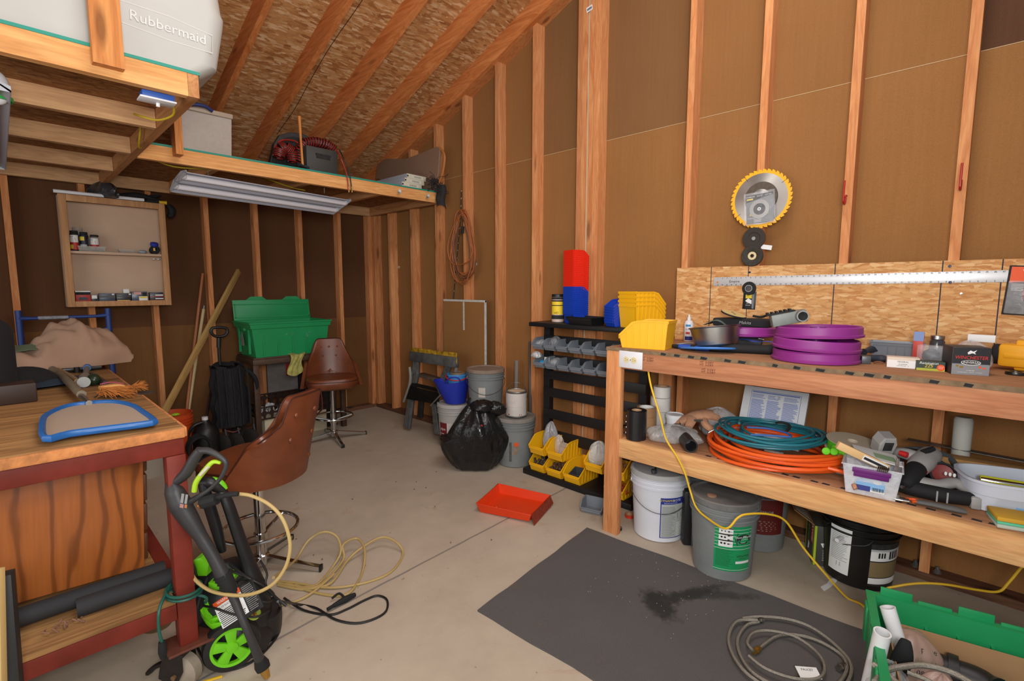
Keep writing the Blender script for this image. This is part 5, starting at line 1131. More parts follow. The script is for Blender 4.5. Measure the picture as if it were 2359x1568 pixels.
# ================================================================ below the bench and on the floor right
def fz(px, py): return at(px, py, z=0)
m_bw = P('bucket_white', S(214, 216, 224), .45, var=.04); m_bg = P('bucket_grey', S(126, 130, 130), .5, var=.12, vscale=12, bump=.05); m_bk = P('bucket_black', S(22, 21, 20), .35, var=.2)
m_navy = P('lab_navy', S(38, 52, 140), .5); m_greyl = P('lab_grey', S(176, 180, 178), .6); m_grn = P('lab_green', S(24, 146, 88), .5)
q = back(fz(1515, 1250), .131)
def pf(t, f):
    d = Decal(); x0, x1 = -.005, .145; d.rect(x0, .03, x1, .255, 0, 1, 20); d.rect(x0+.005, .034, x1, .22, 1, 2, 20)
    d.text('DYNAMO', x0+.034, .240, .018, 2, 3); d.text('KOTE', x0+.090, .240, .018, 3, 3); d.text('Elastomeric Roof Coating', x0+.055, .227, .007, 3, 3); d.lines(x0+.010, .04, x0+.085, .21, 24, 4, 3, 5, .4); d.lines(x0+.09, .04, x0+.125, .12, 9, 3, 3, 7, .45); d.rect(x0+.095, .14, x0+.125, .17, 5, 3)
    d.done('printed_label', [m_navy, m_greyl, m_yel, m_pw, P('lab_lines', S(130, 134, 134), .7), m_ink], t, None, f)
bw = bucket('white plastic bucket with blue and grey label standing behind the bench leg', None, (q.x, q.y, 0), -58, [m_bw], bail='front', patch=pf, lidmat=P('lid_dusty', S(170, 170, 170), .8))
t = thing('socket_wrench', 'small chrome socket wrench lying on the lid of the white bucket', 'wrench', (q.x-.03, q.y+.01, .362), (0, 0, 20)); b = MB(); b.tube([(-.055, 0, .012), (.03, 0, .012)], .0055, 8, sm=1); b.done('handle', m_chrome, t)
b = MB(); b.cyl(.014, 0, .02, 14, TR(-.065, 0, .002)); b.cyl(.010, 0, .02, 14, TR(-.085, 0, .008)); b.done('socket_head', m_dg, t)
# grey paint bucket
q = back(fz(1660, 1338), .131)
def pf(t, f):
    d = Decal(); x0, x1 = -.045, .125; d.rect(x0, .055, x1, .275, 0, 1, 28)
    for i in range(7): d.rect(x0, .26-i*.016, x1, .2615-i*.016, 1, 2, 20)
    d.rect(x0+.018, .175, x0+.078, .27, 1, 3, 8)
    for i in range(3):
        d.rect(x0+.018, .263-i*.030, x0+.078, .269-i*.030, 2, 4, 8)
        for j in range(2): d.disc(x0+.03+j*.014, .252-i*.030, .005, 2, 4, n=3+i*3)
    for i in range(4): d.rect(x0+.055, .248-i*.02, x0+.064, .254-i*.02, 2, 4); d.rect(x0+.064, .250-i*.02, x0+.074, .2515-i*.02, 2, 4)
    hx = x0+.128; d.poly([(hx-.042, .215), (hx-.03, .245), (hx+.03, .245), (hx+.042, .215), (hx+.03, .185), (hx-.03, .185)], 2, 5); d.poly([(hx-.038, .215), (hx-.028, .242), (hx+.028, .242), (hx+.038, .215), (hx+.028, .188), (hx-.028, .188)], 0, 6); d.disc(hx, .215, .034, 2, 7, .024)
    d.text('Dunn-Edwards', hx, .224, .0135, 1, 8, shear=.3); d.text('PAINTS', hx, .205, .016, 3, 8)
    d.lines(x0+.008, .08, x0+.085, .165, 16, 4, 3, 8, .35); d.text('VERSATEX', x0+.13, .13, .014, 2, 3); d.rect(x0+.095, .094, x0+.165, .106, 1, 3, 10); d.text('INTERIOR FLAT', x0+.13, .118, .006, 2, 3); d.rect(x0, .062, x1, .0635, 1, 3, 20)
    d.done('printed_label', [m_grn, m_pw, m_ink, P('lab_green_lt', S(60, 180, 120), .5), P('lab_green_dk', S(14, 96, 56), .6)], t, None, f)
pbk = bucket('grey paint bucket with green label and dusty lid under the front of the bench', None, (q.x, q.y, 0), -66, [m_bg], h=.375, rt=.152, bail='none', patch=pf, lidmat=P('lid_grey_dusty', S(112, 110, 108), .6, var=.35, vscale=9))
b = MB(); b.lathe([(.0, .372), (.022, .372), (.022, .377), (.016, .378), (0, .378)], 24, TR(-.06, -.055, 0)); b.done('spout_cap', P('spout_tan', S(150, 112, 88), .7), pbk)
MB().box((.03, -.01, .3585), (.10, .035, .3595), TR(0, 0, 0, 0, 0, -20)).done('paper_label', P('label_dusty', S(150, 152, 140), .8), pbk)
# dark red label bucket behind
q2 = Vector((-.16, -4.13, 0))
def pf(t, f):
    d = Decal(); d.rect(-.10, .10, .10, .30, 0, 1, 20); d.text('EXTERIOR', 0, .22, .02, 1, 2); d.lines(-.08, .12, .08, .18, 6, 1, 2, 3, .2); d.done('printed_label', [P('lab_maroon', S(96, 26, 22), .5), m_greyl], t, None, f)
bucket('grey bucket with dark red label mostly hidden behind the green labelled one', None, (q2.x, q2.y, 0), -60, [m_bg], bail='none', patch=pf)
q3 = Vector((-.16, -3.815, 0)); bucket('grey bucket in the shade at the wall behind the white bucket', None, (q3.x, q3.y, 0), -50, [m_bg], bail='none', h=.36)
t = thing('black_case', 'flat black plastic case standing on edge between the white and grey buckets', 'case', (-.435, -3.90, 0), (0, 0, -52)); MB().box((-.055, -.03, 0), (.055, .03, .30), None, .014).done('case_body', m_black, t)
d = Decal(); d.rect(-.012, .004, -.009, .29, 0, 1); d.done('seam', P('seam_grey', S(110, 118, 124), .6), t, TR(0, -.0305, 0))
# black bucket
q = Vector((-.172, -4.585, 0))
def pf(t, f):
    d = Decal(); d.rect(-.20, .05, -.105, .27, 0, 1, 10); d.lines(-.19, .11, -.11, .26, 18, 1, 2, 12, .3); d.text('11', -.15, .09, .03, 1, 2)
    d.rect(-.03, .03, .135, .23, 2, 1, 20); d.rect(-.03, .04, .135, .068, 0, 2, 20); d.rect(-.03, .072, .135, .145, 3, 2, 20); d.rect(-.03, .15, .135, .205, 0, 2, 20)
    for i in range(3): d.rect(.0+i*.012, .165, .008+i*.012, .19, 2, 3)
    for i in range(4): d.rect(.05+i*.015, .158, .061+i*.015, .196, 2, 3)
    d.rect(-.03, .195, .135, .205, 4, 3, 20); d.done('printed_label', [m_pw, P('lab_linegrey', S(150, 156, 158), .7), m_ink, P('lab_gold', S(128, 110, 76), .5), m_greyl], t, None, f)
bb_ = bucket('black bucket with ribbed neck and brown and white picture label under the bench', None, (q.x, q.y, 0), -52, [m_bk], h=.372, rt=.153, rb=.133, lid=False, rings=(.68, .76, .84, .92), patch=pf, bailfn=lambda R_0, z: [(-.03, -R_0+.005, z), (-.07, -R_0-.005, z-.02), (-.13, -R_0+.05, z-.045)])
MB().cyl(.009, -.02, .02, 12, TR(-.145, -.10, .225, 0, 90, 40)).done('bail_grip', m_white, bb_)
# Ryobi box
m_kraft = P('kraft_card', S(172, 132, 92), .85, var=.06); m_lime = P('box_lime', S(168, 190, 30), .5); m_cg = P('box_charcoal', S(62, 62, 58), .5)
q = fz(1890, 1297)
t = thing('product_box', 'open charcoal and lime product box with flaps up standing left of the black bucket', 'box', (q.x+.08, q.y-.03, 0), (0, 0, -67))
MB().box((-.10, -.09, 0), (.13, .09, .20), None, .001).done('carton_body', m_cg, t)
d = Decal(); d.rect(-.098, .002, -.088, .2, 1, 1); d.rect(-.0, .105, .13, .2, 2, 1); d.text('18 V', -.02, .04, .02, 0, 2, rot=90); d.lines(-.06, .03, .04, .09, 7, 3, 2, 3, .3); d.lines(.05, .03, .1, .09, 7, 1, 2, 4, .3); d.rect(.105, .07, .125, .10, 4, 2); d.poly([(-.07, .115), (-.05, .12), (-.045, .10), (-.06, .095)], 0, 2)
d.done('printed_face', [m_pw, m_lime, m_kraft, m_greyl, m_tr], t, TR(0, -.0905, 0))
d = Decal(); d.rect(-.09, .0, .09, .2, 5, 1); d.rect(-.09, 0, -.072, .2, 1, 2); d.rect(.080, 0, .09, .2, 1, 2); d.rect(.036, .10, .078, .195, 4, 3); d.text('RYOBI', .057, .148, .030, 0, 4, rot=-90, squeeze=1); d.text('EXPAND-IT', -.02, .12, .016, 1, 3, rot=-90); d.poly([(-.03, .03), (0, .04), (.01, .07), (-.015, .08)], 0, 3)
d.done('printed_side', [m_pw, m_lime, m_kraft, m_greyl, m_tr, m_cg], t, TR(-.1005, 0, 0) @ TR(0, 0, 0, 0, 0, -90))
MB().box((-.10, .088, .2), (.13, .090, .30), TR(0, 0, 0)).done('flap', m_kraft, t)
b = MB(); b.box((-.11, -.085, 0), (0, .085, .002), TR(-.10, 0, .20, 0, 35, 0)); b.done('flap', m_kraft, t)
b = MB(); b.box((-.095, -.05, .0022), (-.02, .04, .0028), TR(-.10, 0, .20, 0, 35, 0)); b.done('torn_paper', P('torn_white', S(196, 190, 176), .8, var=.2), t)
# white paper scrap, tape roll
b = MB(); b.prism([(-.07, .02), (-.04, .03), (.0, .0), (.05, -.02), (.07, -.05), (.04, -.045), (0, -.025), (-.04, .0)], 0, .003); q = fz(1905, 1345); solo('paper_scrap', b, m_pw, 'torn white plastic scrap lying on the floor in front of the product box', 'scrap', (q.x, q.y, .001), (0, 0, 20))
q = fz(1448, 1192); roll('tape_roll', 'small roll of red and white tape lying on the floor behind the bench leg', (q.x+.01, q.y, .001), .026, .018, .018, P('tape_red', S(214, 60, 36), .5, var=.3, vscale=60))
q = fz(1428, 1222); b = MB(); b.ball((0, 0, .014), (.008, .014, .014), seg=12); solo('rubber_bumper', b, m_black, 'black rubber foot lying beside the bench leg', 'foot', (q.x, q.y, 0))
# mat
cs = [fz(1352, 1217), fz(1100, 1408), fz(1385, 1575), fz(1960, 1450), fz(1500, 1262)]
a0, a1 = cs[0], cs[1]; ln = (a0-a1).length
ex = (Vector((-.60, -5.2, 0))-a0); ex.z = 0
a3 = fz(1960, 1443); u1 = (a3-a0).normalized(); u2 = (a1-a0)
farc = a0+u1*1.9; farb = a1+u1*1.9
b = MB(); poly = []
def edge(pa, pb, n, amp, seed):
    r = random.Random(seed); nn = Vector((-(pb-pa).y, (pb-pa).x, 0)).normalized(); return [pa.lerp(pb, i/n)+nn*(amp*math.sin(i*1.3+seed)+r.uniform(-amp, amp)*.4 if 0 < i else 0) for i in range(n)]
pl_ = edge(a0, a1, 14, .003, 1)+edge(a1, farb, 20, .004, 2)+edge(farb, farc, 4, 0, 3)+edge(farc, a0, 20, .004, 4)
b.prism([(p.x, p.y) for p in pl_], .0005, .007, 'z')
t = NT('rubber_mat'); v = t.coord()
c = t.mix(t.noise(v, 2.5, 6, .6), S(92, 88, 86), S(74, 72, 72)); c = t.mix(.5, c, t.ramp(t.noise(v, 160, 4, .8), [(.3, (.7, .7, .7)), (.7, (1.25, 1.25, 1.25))]), 'MULTIPLY')
c = t.mix(t.ramp(t.noise(v, 5, 6, .7), [(.60, (0, 0, 0)), (.72, (.35, .35, .35))]), c, S(112, 92, 72))
sm = at(1560, 1385, z=0); mp = t.coord((1, 1, 1), (0, 0, 0), 'Object', (-sm.x, -sm.y, 0))
# two dark oily smears with their own outline
def smear(c, cx, cy, rot, sx_, sy_, amt):
    m_ = t.n('ShaderNodeMapping'); m_.vector_type = 'TEXTURE'; m_.inputs['Location'].default_value = (cx, cy, 0); m_.inputs['Rotation'].default_value = (0, 0, rot); m_.inputs['Scale'].default_value = (sx_, sy_, 1)
    t.l(v, m_.inputs[0]); ln_ = t.n('ShaderNodeVectorMath', operation='LENGTH'); t.l(m_.outputs[0], ln_.inputs[0]); nz = t.noise(v, 22, 5, .8)
    s_ = t.n('ShaderNodeMath', operation='MULTIPLY_ADD'); s_.inputs[1].default_value = 1.3; t.l(nz, s_.inputs[0]); hf_ = t.n('ShaderNodeMath', operation='MULTIPLY_ADD'); hf_.inputs[1].default_value = .6; hf_.inputs[2].default_value = -.5; t.l(ln_.outputs[1], hf_.inputs[0]); t.l(hf_.outputs[0], s_.inputs[2])
    return t.mix(t.ramp(s_.outputs[0], [(.0, (amt,)*3), (.55, (amt*.9,)*3), (.95, (0, 0, 0))]), c, S(34, 34, 33))
for px, py, qx, qy, wd, am in ((1500, 1375, 1535, 1418, .035, 1), (1495, 1375, 1550, 1385, .02, .9), (1540, 1385, 1640, 1358, .02, .9), (1560, 1372, 1700, 1375, .018, .7)):
    A = at(px, py, z=0); B = at(qx, qy, z=0); m_ = (A+B)/2; c = smear(c, m_.x, m_.y, math.atan2((B-A).y, (B-A).x), (B-A).length*.75, wd*1.6, am)
spk = t.noise(v, 260, 2, .9); c = t.mix(t.ramp(spk, [(.76, (0, 0, 0)), (.79, (.8, .8, .8))]), c, S(170, 150, 130))
t.l(c, t.b.inputs['Base Color']); t.b.inputs['Roughness'].default_value = .85; t.bump(t.noise(v, 180, 4), .25, .002)
solo('floor_mat', b, t.m, 'large dark grey rubber mat lying diagonally on the concrete in front of the workbench', 'mat')
# orange tray
m_or = P('tray_orange', S(226, 62, 14), .45, var=.06)
t = thing('paint_tray', 'bright orange plastic tray with a folded-down end flap lying on the floor', 'tray')
A = fz(1105, 1180)
cor = [at(1097, 1160, z=.055), at(1148, 1113, z=.06), at(1268, 1140, z=.06), at(1223, 1186, z=.06)]
b = MB(); cen = sum(cor, Vector())/4
t.location = (cen.x, cen.y, 0)
top = [Vector((p.x-cen.x, p.y-cen.y, .058)) for p in cor]; lo = [Vector((p.x*.90, p.y*.90, 0)) for p in top]
lo = [Vector((p.x, p.y, .001 if i in (0, 1) else .012)) for i, p in enumerate(lo)]
T_ = [b.bm.verts.new(p) for p in top]; Lo = [b.bm.verts.new(p) for p in lo]
for i in range(4): b.bm.faces.new([Lo[i], Lo[(i+1) % 4], T_[(i+1) % 4], T_[i]])
b.bm.faces.new(Lo[::-1]); bmesh.ops.recalc_face_normals(b.bm, faces=list(b.bm.faces)); bmesh.ops.solidify(b.bm, geom=list(b.bm.faces), thickness=.003); b.done('tray_shell', m_or, t)
b = MB(); e0, e1 = top[2], top[3]; nrm = (e0-top[1]).normalized()*.022
b.bm.faces.new([b.bm.verts.new(p) for p in (e0, e1, Vector((e1.x+nrm.x, e1.y+nrm.y, .0)), Vector((e0.x+nrm.x, e0.y+nrm.y, .012)))]); bmesh.ops.solidify(b.bm, geom=list(b.bm.faces), thickness=.003); b.done('end_flap', P('tray_scuffed', S(190, 86, 60), .7, var=.3, vscale=50), t)
b = MB(); b.tube([top[0], top[1], top[2], top[3]], .0028, 6, closed=True, sm=1); b.done('rim', m_or, t)
bits('debris', 'few pale crumbs lying in the orange tray', 'debris', (cen.x-.11, cen.y+.07, .006), (.03, .02, .002), m_pw, 5, .0025, 51)
bits('debris', 'brown leaf crumbs scattered on the concrete', 'debris', (-1.35, -2.6, 0), (.75, .55, .0), P('leaf_crumb', S(140, 100, 76), .9, var=.4, vscale=20), 16, .004, 52)
bits('debris', 'pale grit scattered over the rubber mat', 'debris', (-.85, -3.95, .007), (.35, .28, .0), P('grit_pale', S(190, 168, 150), .9), 60, .0014, 53)
# braided steel hoses
m_br = P('braided_steel', S(176, 170, 158), .35, .75, bump=.6, bscale=700, var=.25, vscale=200)
def Lz(pts, z0=.012, dz=0): return [Vector(at(px, py, z=z0+dz*i)) for i, (px, py) in enumerate(pts)]
t = thing('braided_hose', 'pair of long braided steel hoses coiled on the mat in front of the green tote', 'hose', (0, 0, 0))
b = MB(); b.tube(Lz([(1748, 1432), (1720, 1440), (1700, 1470), (1704, 1505), (1730, 1545), (1780, 1575), (1850, 1588), (1920, 1580), (1950, 1545), (1940, 1510), (1890, 1478), (1835, 1462), (1790, 1465), (1750, 1492)], .018), .0062, 8, sm=5); b.done('hose_line', m_br, t)
b = MB(); b.tube(Lz([(1745, 1428), (1700, 1430), (1680, 1460), (1685, 1500), (1720, 1550), (1790, 1592), (1870, 1602), (1940, 1585), (1962, 1535), (1930, 1490), (1870, 1445), (1810, 1425), (1750, 1420), (1710, 1424)], .026), .0062, 8, sm=5); b.done('hose_line', m_br, t)
b = MB(); b.tube(Lz([(1735, 1498), (1722, 1480), (1735, 1458), (1770, 1452), (1830, 1465), (1880, 1500), (1900, 1535), (1885, 1562), (1830, 1562), (1765, 1540), (1725, 1510)], .034), .0055, 8, sm=5); b.done('hose_line', m_br, t)
for (px, py, qx, qy, m) in ((1750, 1492, 1736, 1502, m_brass), (1746, 1429, 1758, 1426, m_steel), (1930, 1540, 1946, 1530, m_steel)):
    A = at(px, py, z=.02); B = at(qx, qy, z=.02); b = MB(); b.tube([A, B], .0095, 6, sm=1); b.tube([A.lerp(B, .4), A.lerp(B, .6)], .011, 12, sm=1); b.done('hose_fitting', m, t)
A = at(1862, 1552, z=.03); solo('product_tag', MB().box((-.035, -.022, 0), (.035, .022, .0012)).text('FAUCET', .011, TR(0, .010, .0014), 1), [m_pw, m_ink], 'white folded product tag tied to the braided hoses', 'tag', (A.x, A.y, .035), (10, 0, -52))
# green tote bottom right
m_gt = P('tote_green', S(22, 142, 82), .45, var=.08, vscale=8)
c1_, c2_, c3_ = at(2003, 1358, z=.30), at(2359, 1450, z=.30), at(1958, 1560, z=.30)
print('TOTE', c1_, c2_, c3_)
# green tote, bottom right of the view
m_gt = P('tote_green', S(16, 126, 70), .45, var=.08, vscale=8)
TC = Vector((-1.10, -4.925, 0))
def tote(t, w, d, h, flare=.02):
    b = MB(); th = .004
    def rect(k, z, e=0): return [(-w/2*k-e, -d/2*k-e, z), (w/2*k+e, -d/2*k-e, z), (w/2*k+e, d/2*k+e, z), (-w/2*k-e, d/2*k+e, z)]
    rs = [rect(.90, 0), rect(.985, h-.05), rect(.985, h-.05, .012), rect(1, h-.012, .012), rect(1, h-.012, .02), rect(1, h, .02), rect(1, h, -th), rect(.90, .006, -th)]
    vv = [[b.bm.verts.new(p) for p in r] for r in rs]
    for r, s_ in zip(vv, vv[1:]):
        for i in range(4): b.bm.faces.new([r[i], r[(i+1) % 4], s_[(i+1) % 4], s_[i]])
    b.bm.faces.new(vv[0][::-1]); b.bm.faces.new(vv[-1]); bmesh.ops.recalc_face_normals(b.bm, faces=list(b.bm.faces))
    for i in range(5):
        x = -w/2*.9+w*.9*(i+.5)/5
        for s in (-1, 1): b.box((x-.004, s*d/2*.94-.006, .02), (x+.004, s*d/2*.97+.006, h-.06))
    for s in (-1, 1):
        b.box((s*w/2-.012, -.05, h-.075), (s*w/2+.018, .05, h-.05), None, .002)
        for j in (-1, 1): b.box((s*w/2*.98-.01, j*d*.30-.004, .03), (s*w/2*.98+.01, j*d*.30+.004, h-.06))
    b.done('tote_shell', m_gt, t)
A = at(2003, 1362, z=.32); B_ = at(2359, 1455, z=.32); D_ = at(1960, 1568, z=.32)
ang = math.degrees(math.atan2((B_-A).y, (B_-A).x)); ux = (B_-A).normalized(); uy = Vector((ux.y, -ux.x, 0))
t = thing('storage_tote', 'open green plastic tote full of plumbing parts at the near right corner', 'tote', rot=(0, 0, ang), loc=(0, 0, 0))
w_, d_ = .44, .66
cen_ = A+ux*(w_/2+.01)+uy*(d_/2+.01); t.location = (cen_.x, cen_.y, 0); t.rotation_euler = (0, 0, math.radians(ang))
tote(t, w_, d_, .32)
MT = t.location.copy(); RT = math.radians(ang)
def tl(x, y, z): return Vector((MT.x+x*math.cos(RT)-y*math.sin(RT), MT.y+x*math.sin(RT)+y*math.cos(RT), z))
# interlocking lid flap hanging on the far long side
b = MB()
for i in range(4):
    x0 = -.20+i*.10; b.box((x0, d_/2+.012, .30-.012*(i % 2)), (x0+.085, d_/2+.019, .345-.016*(i % 2)), None, .001)
for i in range(8):
    y0_ = -.31+i*.078; b.box((-w_/2-.022-.004*(i % 2), y0_, .20), (-w_/2-.010, y0_+.055, .315), None, .002)
b.done('lid_teeth', m_gt, t)
# lining
b = MB(); b.box((-w_/2+.04, d_/2-.055, .02), (w_/2-.05, d_/2-.051, .27)); b.box((-w_/2+.035, -d_/2+.06, .02), (-w_/2+.039, d_/2-.056, .265))
o = solo('cardboard_liner', b, m_kraft, 'brown cardboard liner standing inside the green tote', 'cardboard'); o.location = (MT.x, MT.y, 0); o.rotation_euler = (0, 0, RT)
def pipe(name, label, p, q, r, mat, cat='pipe'):
    p, q = Vector(p), Vector(q); dv = q-p; b = MB(); b.lathe([(r*.82, 0), (r, 0), (r, dv.length), (r*.82, dv.length)], 28, close=True); return solo(name, b, mat, label, cat, M=Matrix.Translation(p) @ dv.to_track_quat('Z', 'Y').to_matrix().to_4x4())
m_pvc = P('pvc_white', S(226, 226, 228), .35)
e1 = at(2045, 1398, z=.36); pipe('pvc_pipe', 'white plastic pipe leaning towards the back left corner of the green tote', tl(-.10, .14, .06), e1, .021, m_pvc)
e2 = at(2033, 1456, z=.36); pipe('pvc_pipe', 'white plastic pipe standing upright at the left side of the green tote', (e2.x+.03, e2.y+.03, .08), e2, .022, m_pvc)
m_pb2 = P('printed_bag_film', S(166, 138, 124), .35, var=.25, vscale=12)
q = at(2105, 1470, z=.27)
t2 = thing('shopping_bag', 'translucent tan plastic shopping bag with black and red print in the green tote', 'bag', (q.x, q.y, .10))
b = MB(); rnd = random.Random(8)
def fn(u, v):
    a = 2*PI*u; p_ = -PI/2+PI*v; k = 1+.09*math.sin(4*a+3*v)+.05*math.sin(9*a-4*v); return (.085*math.cos(p_)*math.cos(a)*k, .075*math.cos(p_)*math.sin(a)*k, .085+.105*math.sin(p_))
b.grid(fn, 40, 22, closeu=True); b.done('bag_body', m_pb2, t2)
d = Decal(); d.text('ace', .0, .03, .035, 0, 1, rot=-12); d.text('The helpful', .0, -.005, .026, 0, 1, rot=-12); d.text('place', .01, .055, .022, 0, 1, rot=-12); d.poly([(-.03, -.03), (-.01, -.022), (.01, -.03), (.035, -.02), (.03, -.045), (.04, -.06), (.01, -.055), (-.01, -.07), (-.02, -.05), (-.04, -.055)], 1, 1)
d.done('print', [m_ink, P('pr_crimson', S(176, 36, 44), .5)], t2, TR(0, 0, 0, 0, 0, -48) @ TR(0, -.073, .115, -28, 0, 0), bend=None)
q = at(2082, 1485, z=.32); b = MB(); b.tube([(q.x+.02, q.y+.02, .18), (q.x, q.y, .28), (q.x-.005, q.y-.004, .34)], [.022, .026, .012], 12, squash=.5); solo('black_glove', b, m_blackm, 'black fabric piece sticking up beside the shopping bag in the green tote', 'cloth')
q = at(2260, 1520, z=.27); t2 = thing('pipe_elbow', 'black plastic drain elbow lying in the right part of the green tote', 'elbow', (q.x, q.y, .20), (0, 0, -60))
b = MB(); b.tube([(-.11, .05, .0), (-.05, .02, .0), (.0, -.01, .0), (.03, -.05, -.02)], [.042, .042, .044, .044], 24); b.done('elbow_body', m_black, t2)
b = MB(); b.lathe([(.040, -.012), (.053, -.012), (.053, .012), (.040, .012)], 32, TR(-.055, .022, 0, 0, 90, -25), close=True); b.done('collar', m_black, t2)
b = MB(); b.lathe([(.040, -.02), (.056, -.02), (.056, .004), (.040, .004)], 32, TR(.028, -.045, -.012, 70, 0, 30), close=True); b.done('collar', m_black, t2)
q = at(2052, 1538, z=.24); bag('plastic_bag', 'clear plastic bag with white pipe pieces at the front left of the green tote', 'bag', (q.x, q.y, .12), (.05, .06, .14), m_film, 61)
q = at(2170, 1545, z=.24); bag('plastic_bag', 'crumpled tan plastic bag at the bottom of the green tote', 'bag', (q.x, q.y, .10), (.07, .06, .13), P('tan_film', S(176, 148, 136), .4, var=.25, vscale=14), 62)
b = MB(); b.tube(Lz([(2016, 1570), (2040, 1545), (2080, 1535), (2130, 1532), (2190, 1548), (2240, 1575), (2300, 1620)], .30), .008, 9, sm=5); b.tube(Lz([(2012, 1530), (2040, 1550), (2075, 1580)], .31), .008, 9, sm=4); b.tube(Lz([(2090, 1548), (2140, 1568), (2170, 1590)], .29), .006, 9, sm=4)
solo('braided_hose', b, m_br, 'braided steel hose looping over the bags in the green tote', 'hose')
bits('tote_fill', 'mixed dark plumbing fittings filling the bottom of the green tote', 'fittings', (MT.x, MT.y, .02), (.15, .24, .09), m_zb, 70, .022, 63, rot=ang)
# yellow extension cord
m_yc = P('yellow_cord', S(226, 182, 40), .45)
pts = [at(1493, 850, x=-.615), at(1500, 890, x=-.66), at(1521, 960, x=-.675), at(1534, 1010, x=-.675), at(1560, 1052, x=-.672), at(1578, 1090, x=-.665), at(1590, 1130, x=-.66), at(1604, 1168, x=-.68), at(1628, 1192, x=-.72), at(1672, 1217, x=-.80), at(1700, 1192, x=-.76), at(1722, 1184, x=-.72), at(1770, 1184, x=-.62), at(1810, 1200, x=-.56), at(1850, 1260, x=-.52), at(1900, 1320, x=-.50), at(1950, 1375, z=.008), at(1985, 1392, z=.008)]
pts += [Vector((-.52, -4.72, .01)), Vector((-.50, -4.76, .05))]+[at(2040, 1362, x=-.50), at(2065, 1350, x=-.48), at(2120, 1343, x=-.44), at(2180, 1346, x=-.40), at(2250, 1358, x=-.34), at(2300, 1362, x=-.30), at(2325, 1340, x=-.28), at(2359, 1300, x=-.26), at(2420, 1240, x=-.2)]
b = MB(); b.tube(pts, .0047, 9, sm=6); solo('extension_lead', b, m_yc, 'yellow extension cord hanging from the outlet over the shelf edge and along the floor', 'cord')
# ================================================================ red steel workbench on the left
m_rs = P('red_steel', S(122, 46, 34), .55, 0, var=.3, vscale=9, bump=.06, spec=.25); m_bt = wood('old_bench_top', S(176, 132, 82), S(120, 84, 50), 'x', .8, rnd=.0, knots=False, grain=1.2); m_be = P('raw_edge', S(206, 134, 76), .85, var=.4, vscale=30, bump=.4, bscale=120)
LX, LY0, LY1, LZ = -2.50, -3.10, -1.20, .90
lb = thing('steel_bench', 'red painted square-tube steel workbench with worn plywood top on casters at the left', 'workbench', (0, 0, 0))
def lp(n, a, b_, m, bev=.003): return bx(a, b_, bev).done(n, m, lb)
lp('bench_top', (-4.6, LY0+.01, LZ-.034), (LX-.01, LY1, LZ), m_bt, .002)
lp('top_edge', (-4.6, LY0, LZ-.034), (LX-.008, LY0+.010, LZ-.002), m_be, .004)
lp('top_edge', (LX-.010, LY0+.01, LZ-.034), (LX, LY1, LZ-.002), m_be, .004)
TB = LZ-.036
lp('top_rail', (-4.6, LY0+.015, TB-.055), (LX-.01, LY0+.065, TB), m_rs)
lp('side_rail', (LX-.06, LY0+.066, TB-.05), (LX-.01, LY1, TB), m_rs)
lp('leg', (LX-.062, LY0+.014, .152), (LX-.008, LY0+.068, TB-.056), m_rs)
lp('leg', (LX-.062, LY1-.06, .152), (LX-.008, LY1-.006, TB), m_rs)
lp('lower_rail', (-4.6, LY0+.018, .25), (LX-.063, LY0+.064, .305), m_rs)
lp('lower_side_rail', (LX-.058, LY0+.07, .25), (LX-.012, LY1-.06, .305), m_rs)
lp('lower_shelf', (-4.6, LY0+.02, .306), (LX-.064, LY1, .322), m_bt, .001)
lp('foot_plate', (LX-.10, LY0-.012, .142), (LX+.035, LY0+.10, .152), P('foot_plate_paint', S(112, 62, 48), .5, .2, var=.3, vscale=20))
m_dkm = P('dark_casting', S(40, 32, 28), .6, .3, var=.4, vscale=30)
cst = thing('swivel_caster', 'swivel caster with scuffed pale wheel under the red steel bench leg', 'caster', (LX-.06, LY0+.03, 0), (0, 0, -52))
b = MB(); b.lathe([(0, -.024), (.050, -.024), (.062, -.016), (.062, .016), (.050, .024), (0, .024)], 36, TR(0, 0, .0625, 90, 0, 0)); b.done('wheel', P('caster_tread', S(150, 138, 122), .7, var=.25, vscale=18), cst)
for s in (-1, 1): b = MB(); b.prism([(-.06, .05), (-.03, .035), (.012, .045), (.03, .08), (.03, .14), (-.03, .14), (-.05, .10)], s*.030-.002, s*.030+.002, 'y', None, 0, False, .001); b.done('fork_side', m_dkm, cst)
b = MB(); b.cyl(.008, -.040, .040, 12, TR(0, 0, .0625, 90)); b.cyl(.013, -.041, -.034, 6, TR(0, 0, .0625, 90)); b.done('axle_bolt', P('rusty_bolt', S(130, 100, 70), .5, .6), cst)
b = MB(); b.box((-.04, -.034, .132), (.035, .034, .141), None, .002); b.tube([(-.04, 0, .09), (-.09, 0, .07), (-.12, .0, .045)], [.012, .016, .018], 8, squash=.5); b.done('brake_lever', m_dkm, cst)
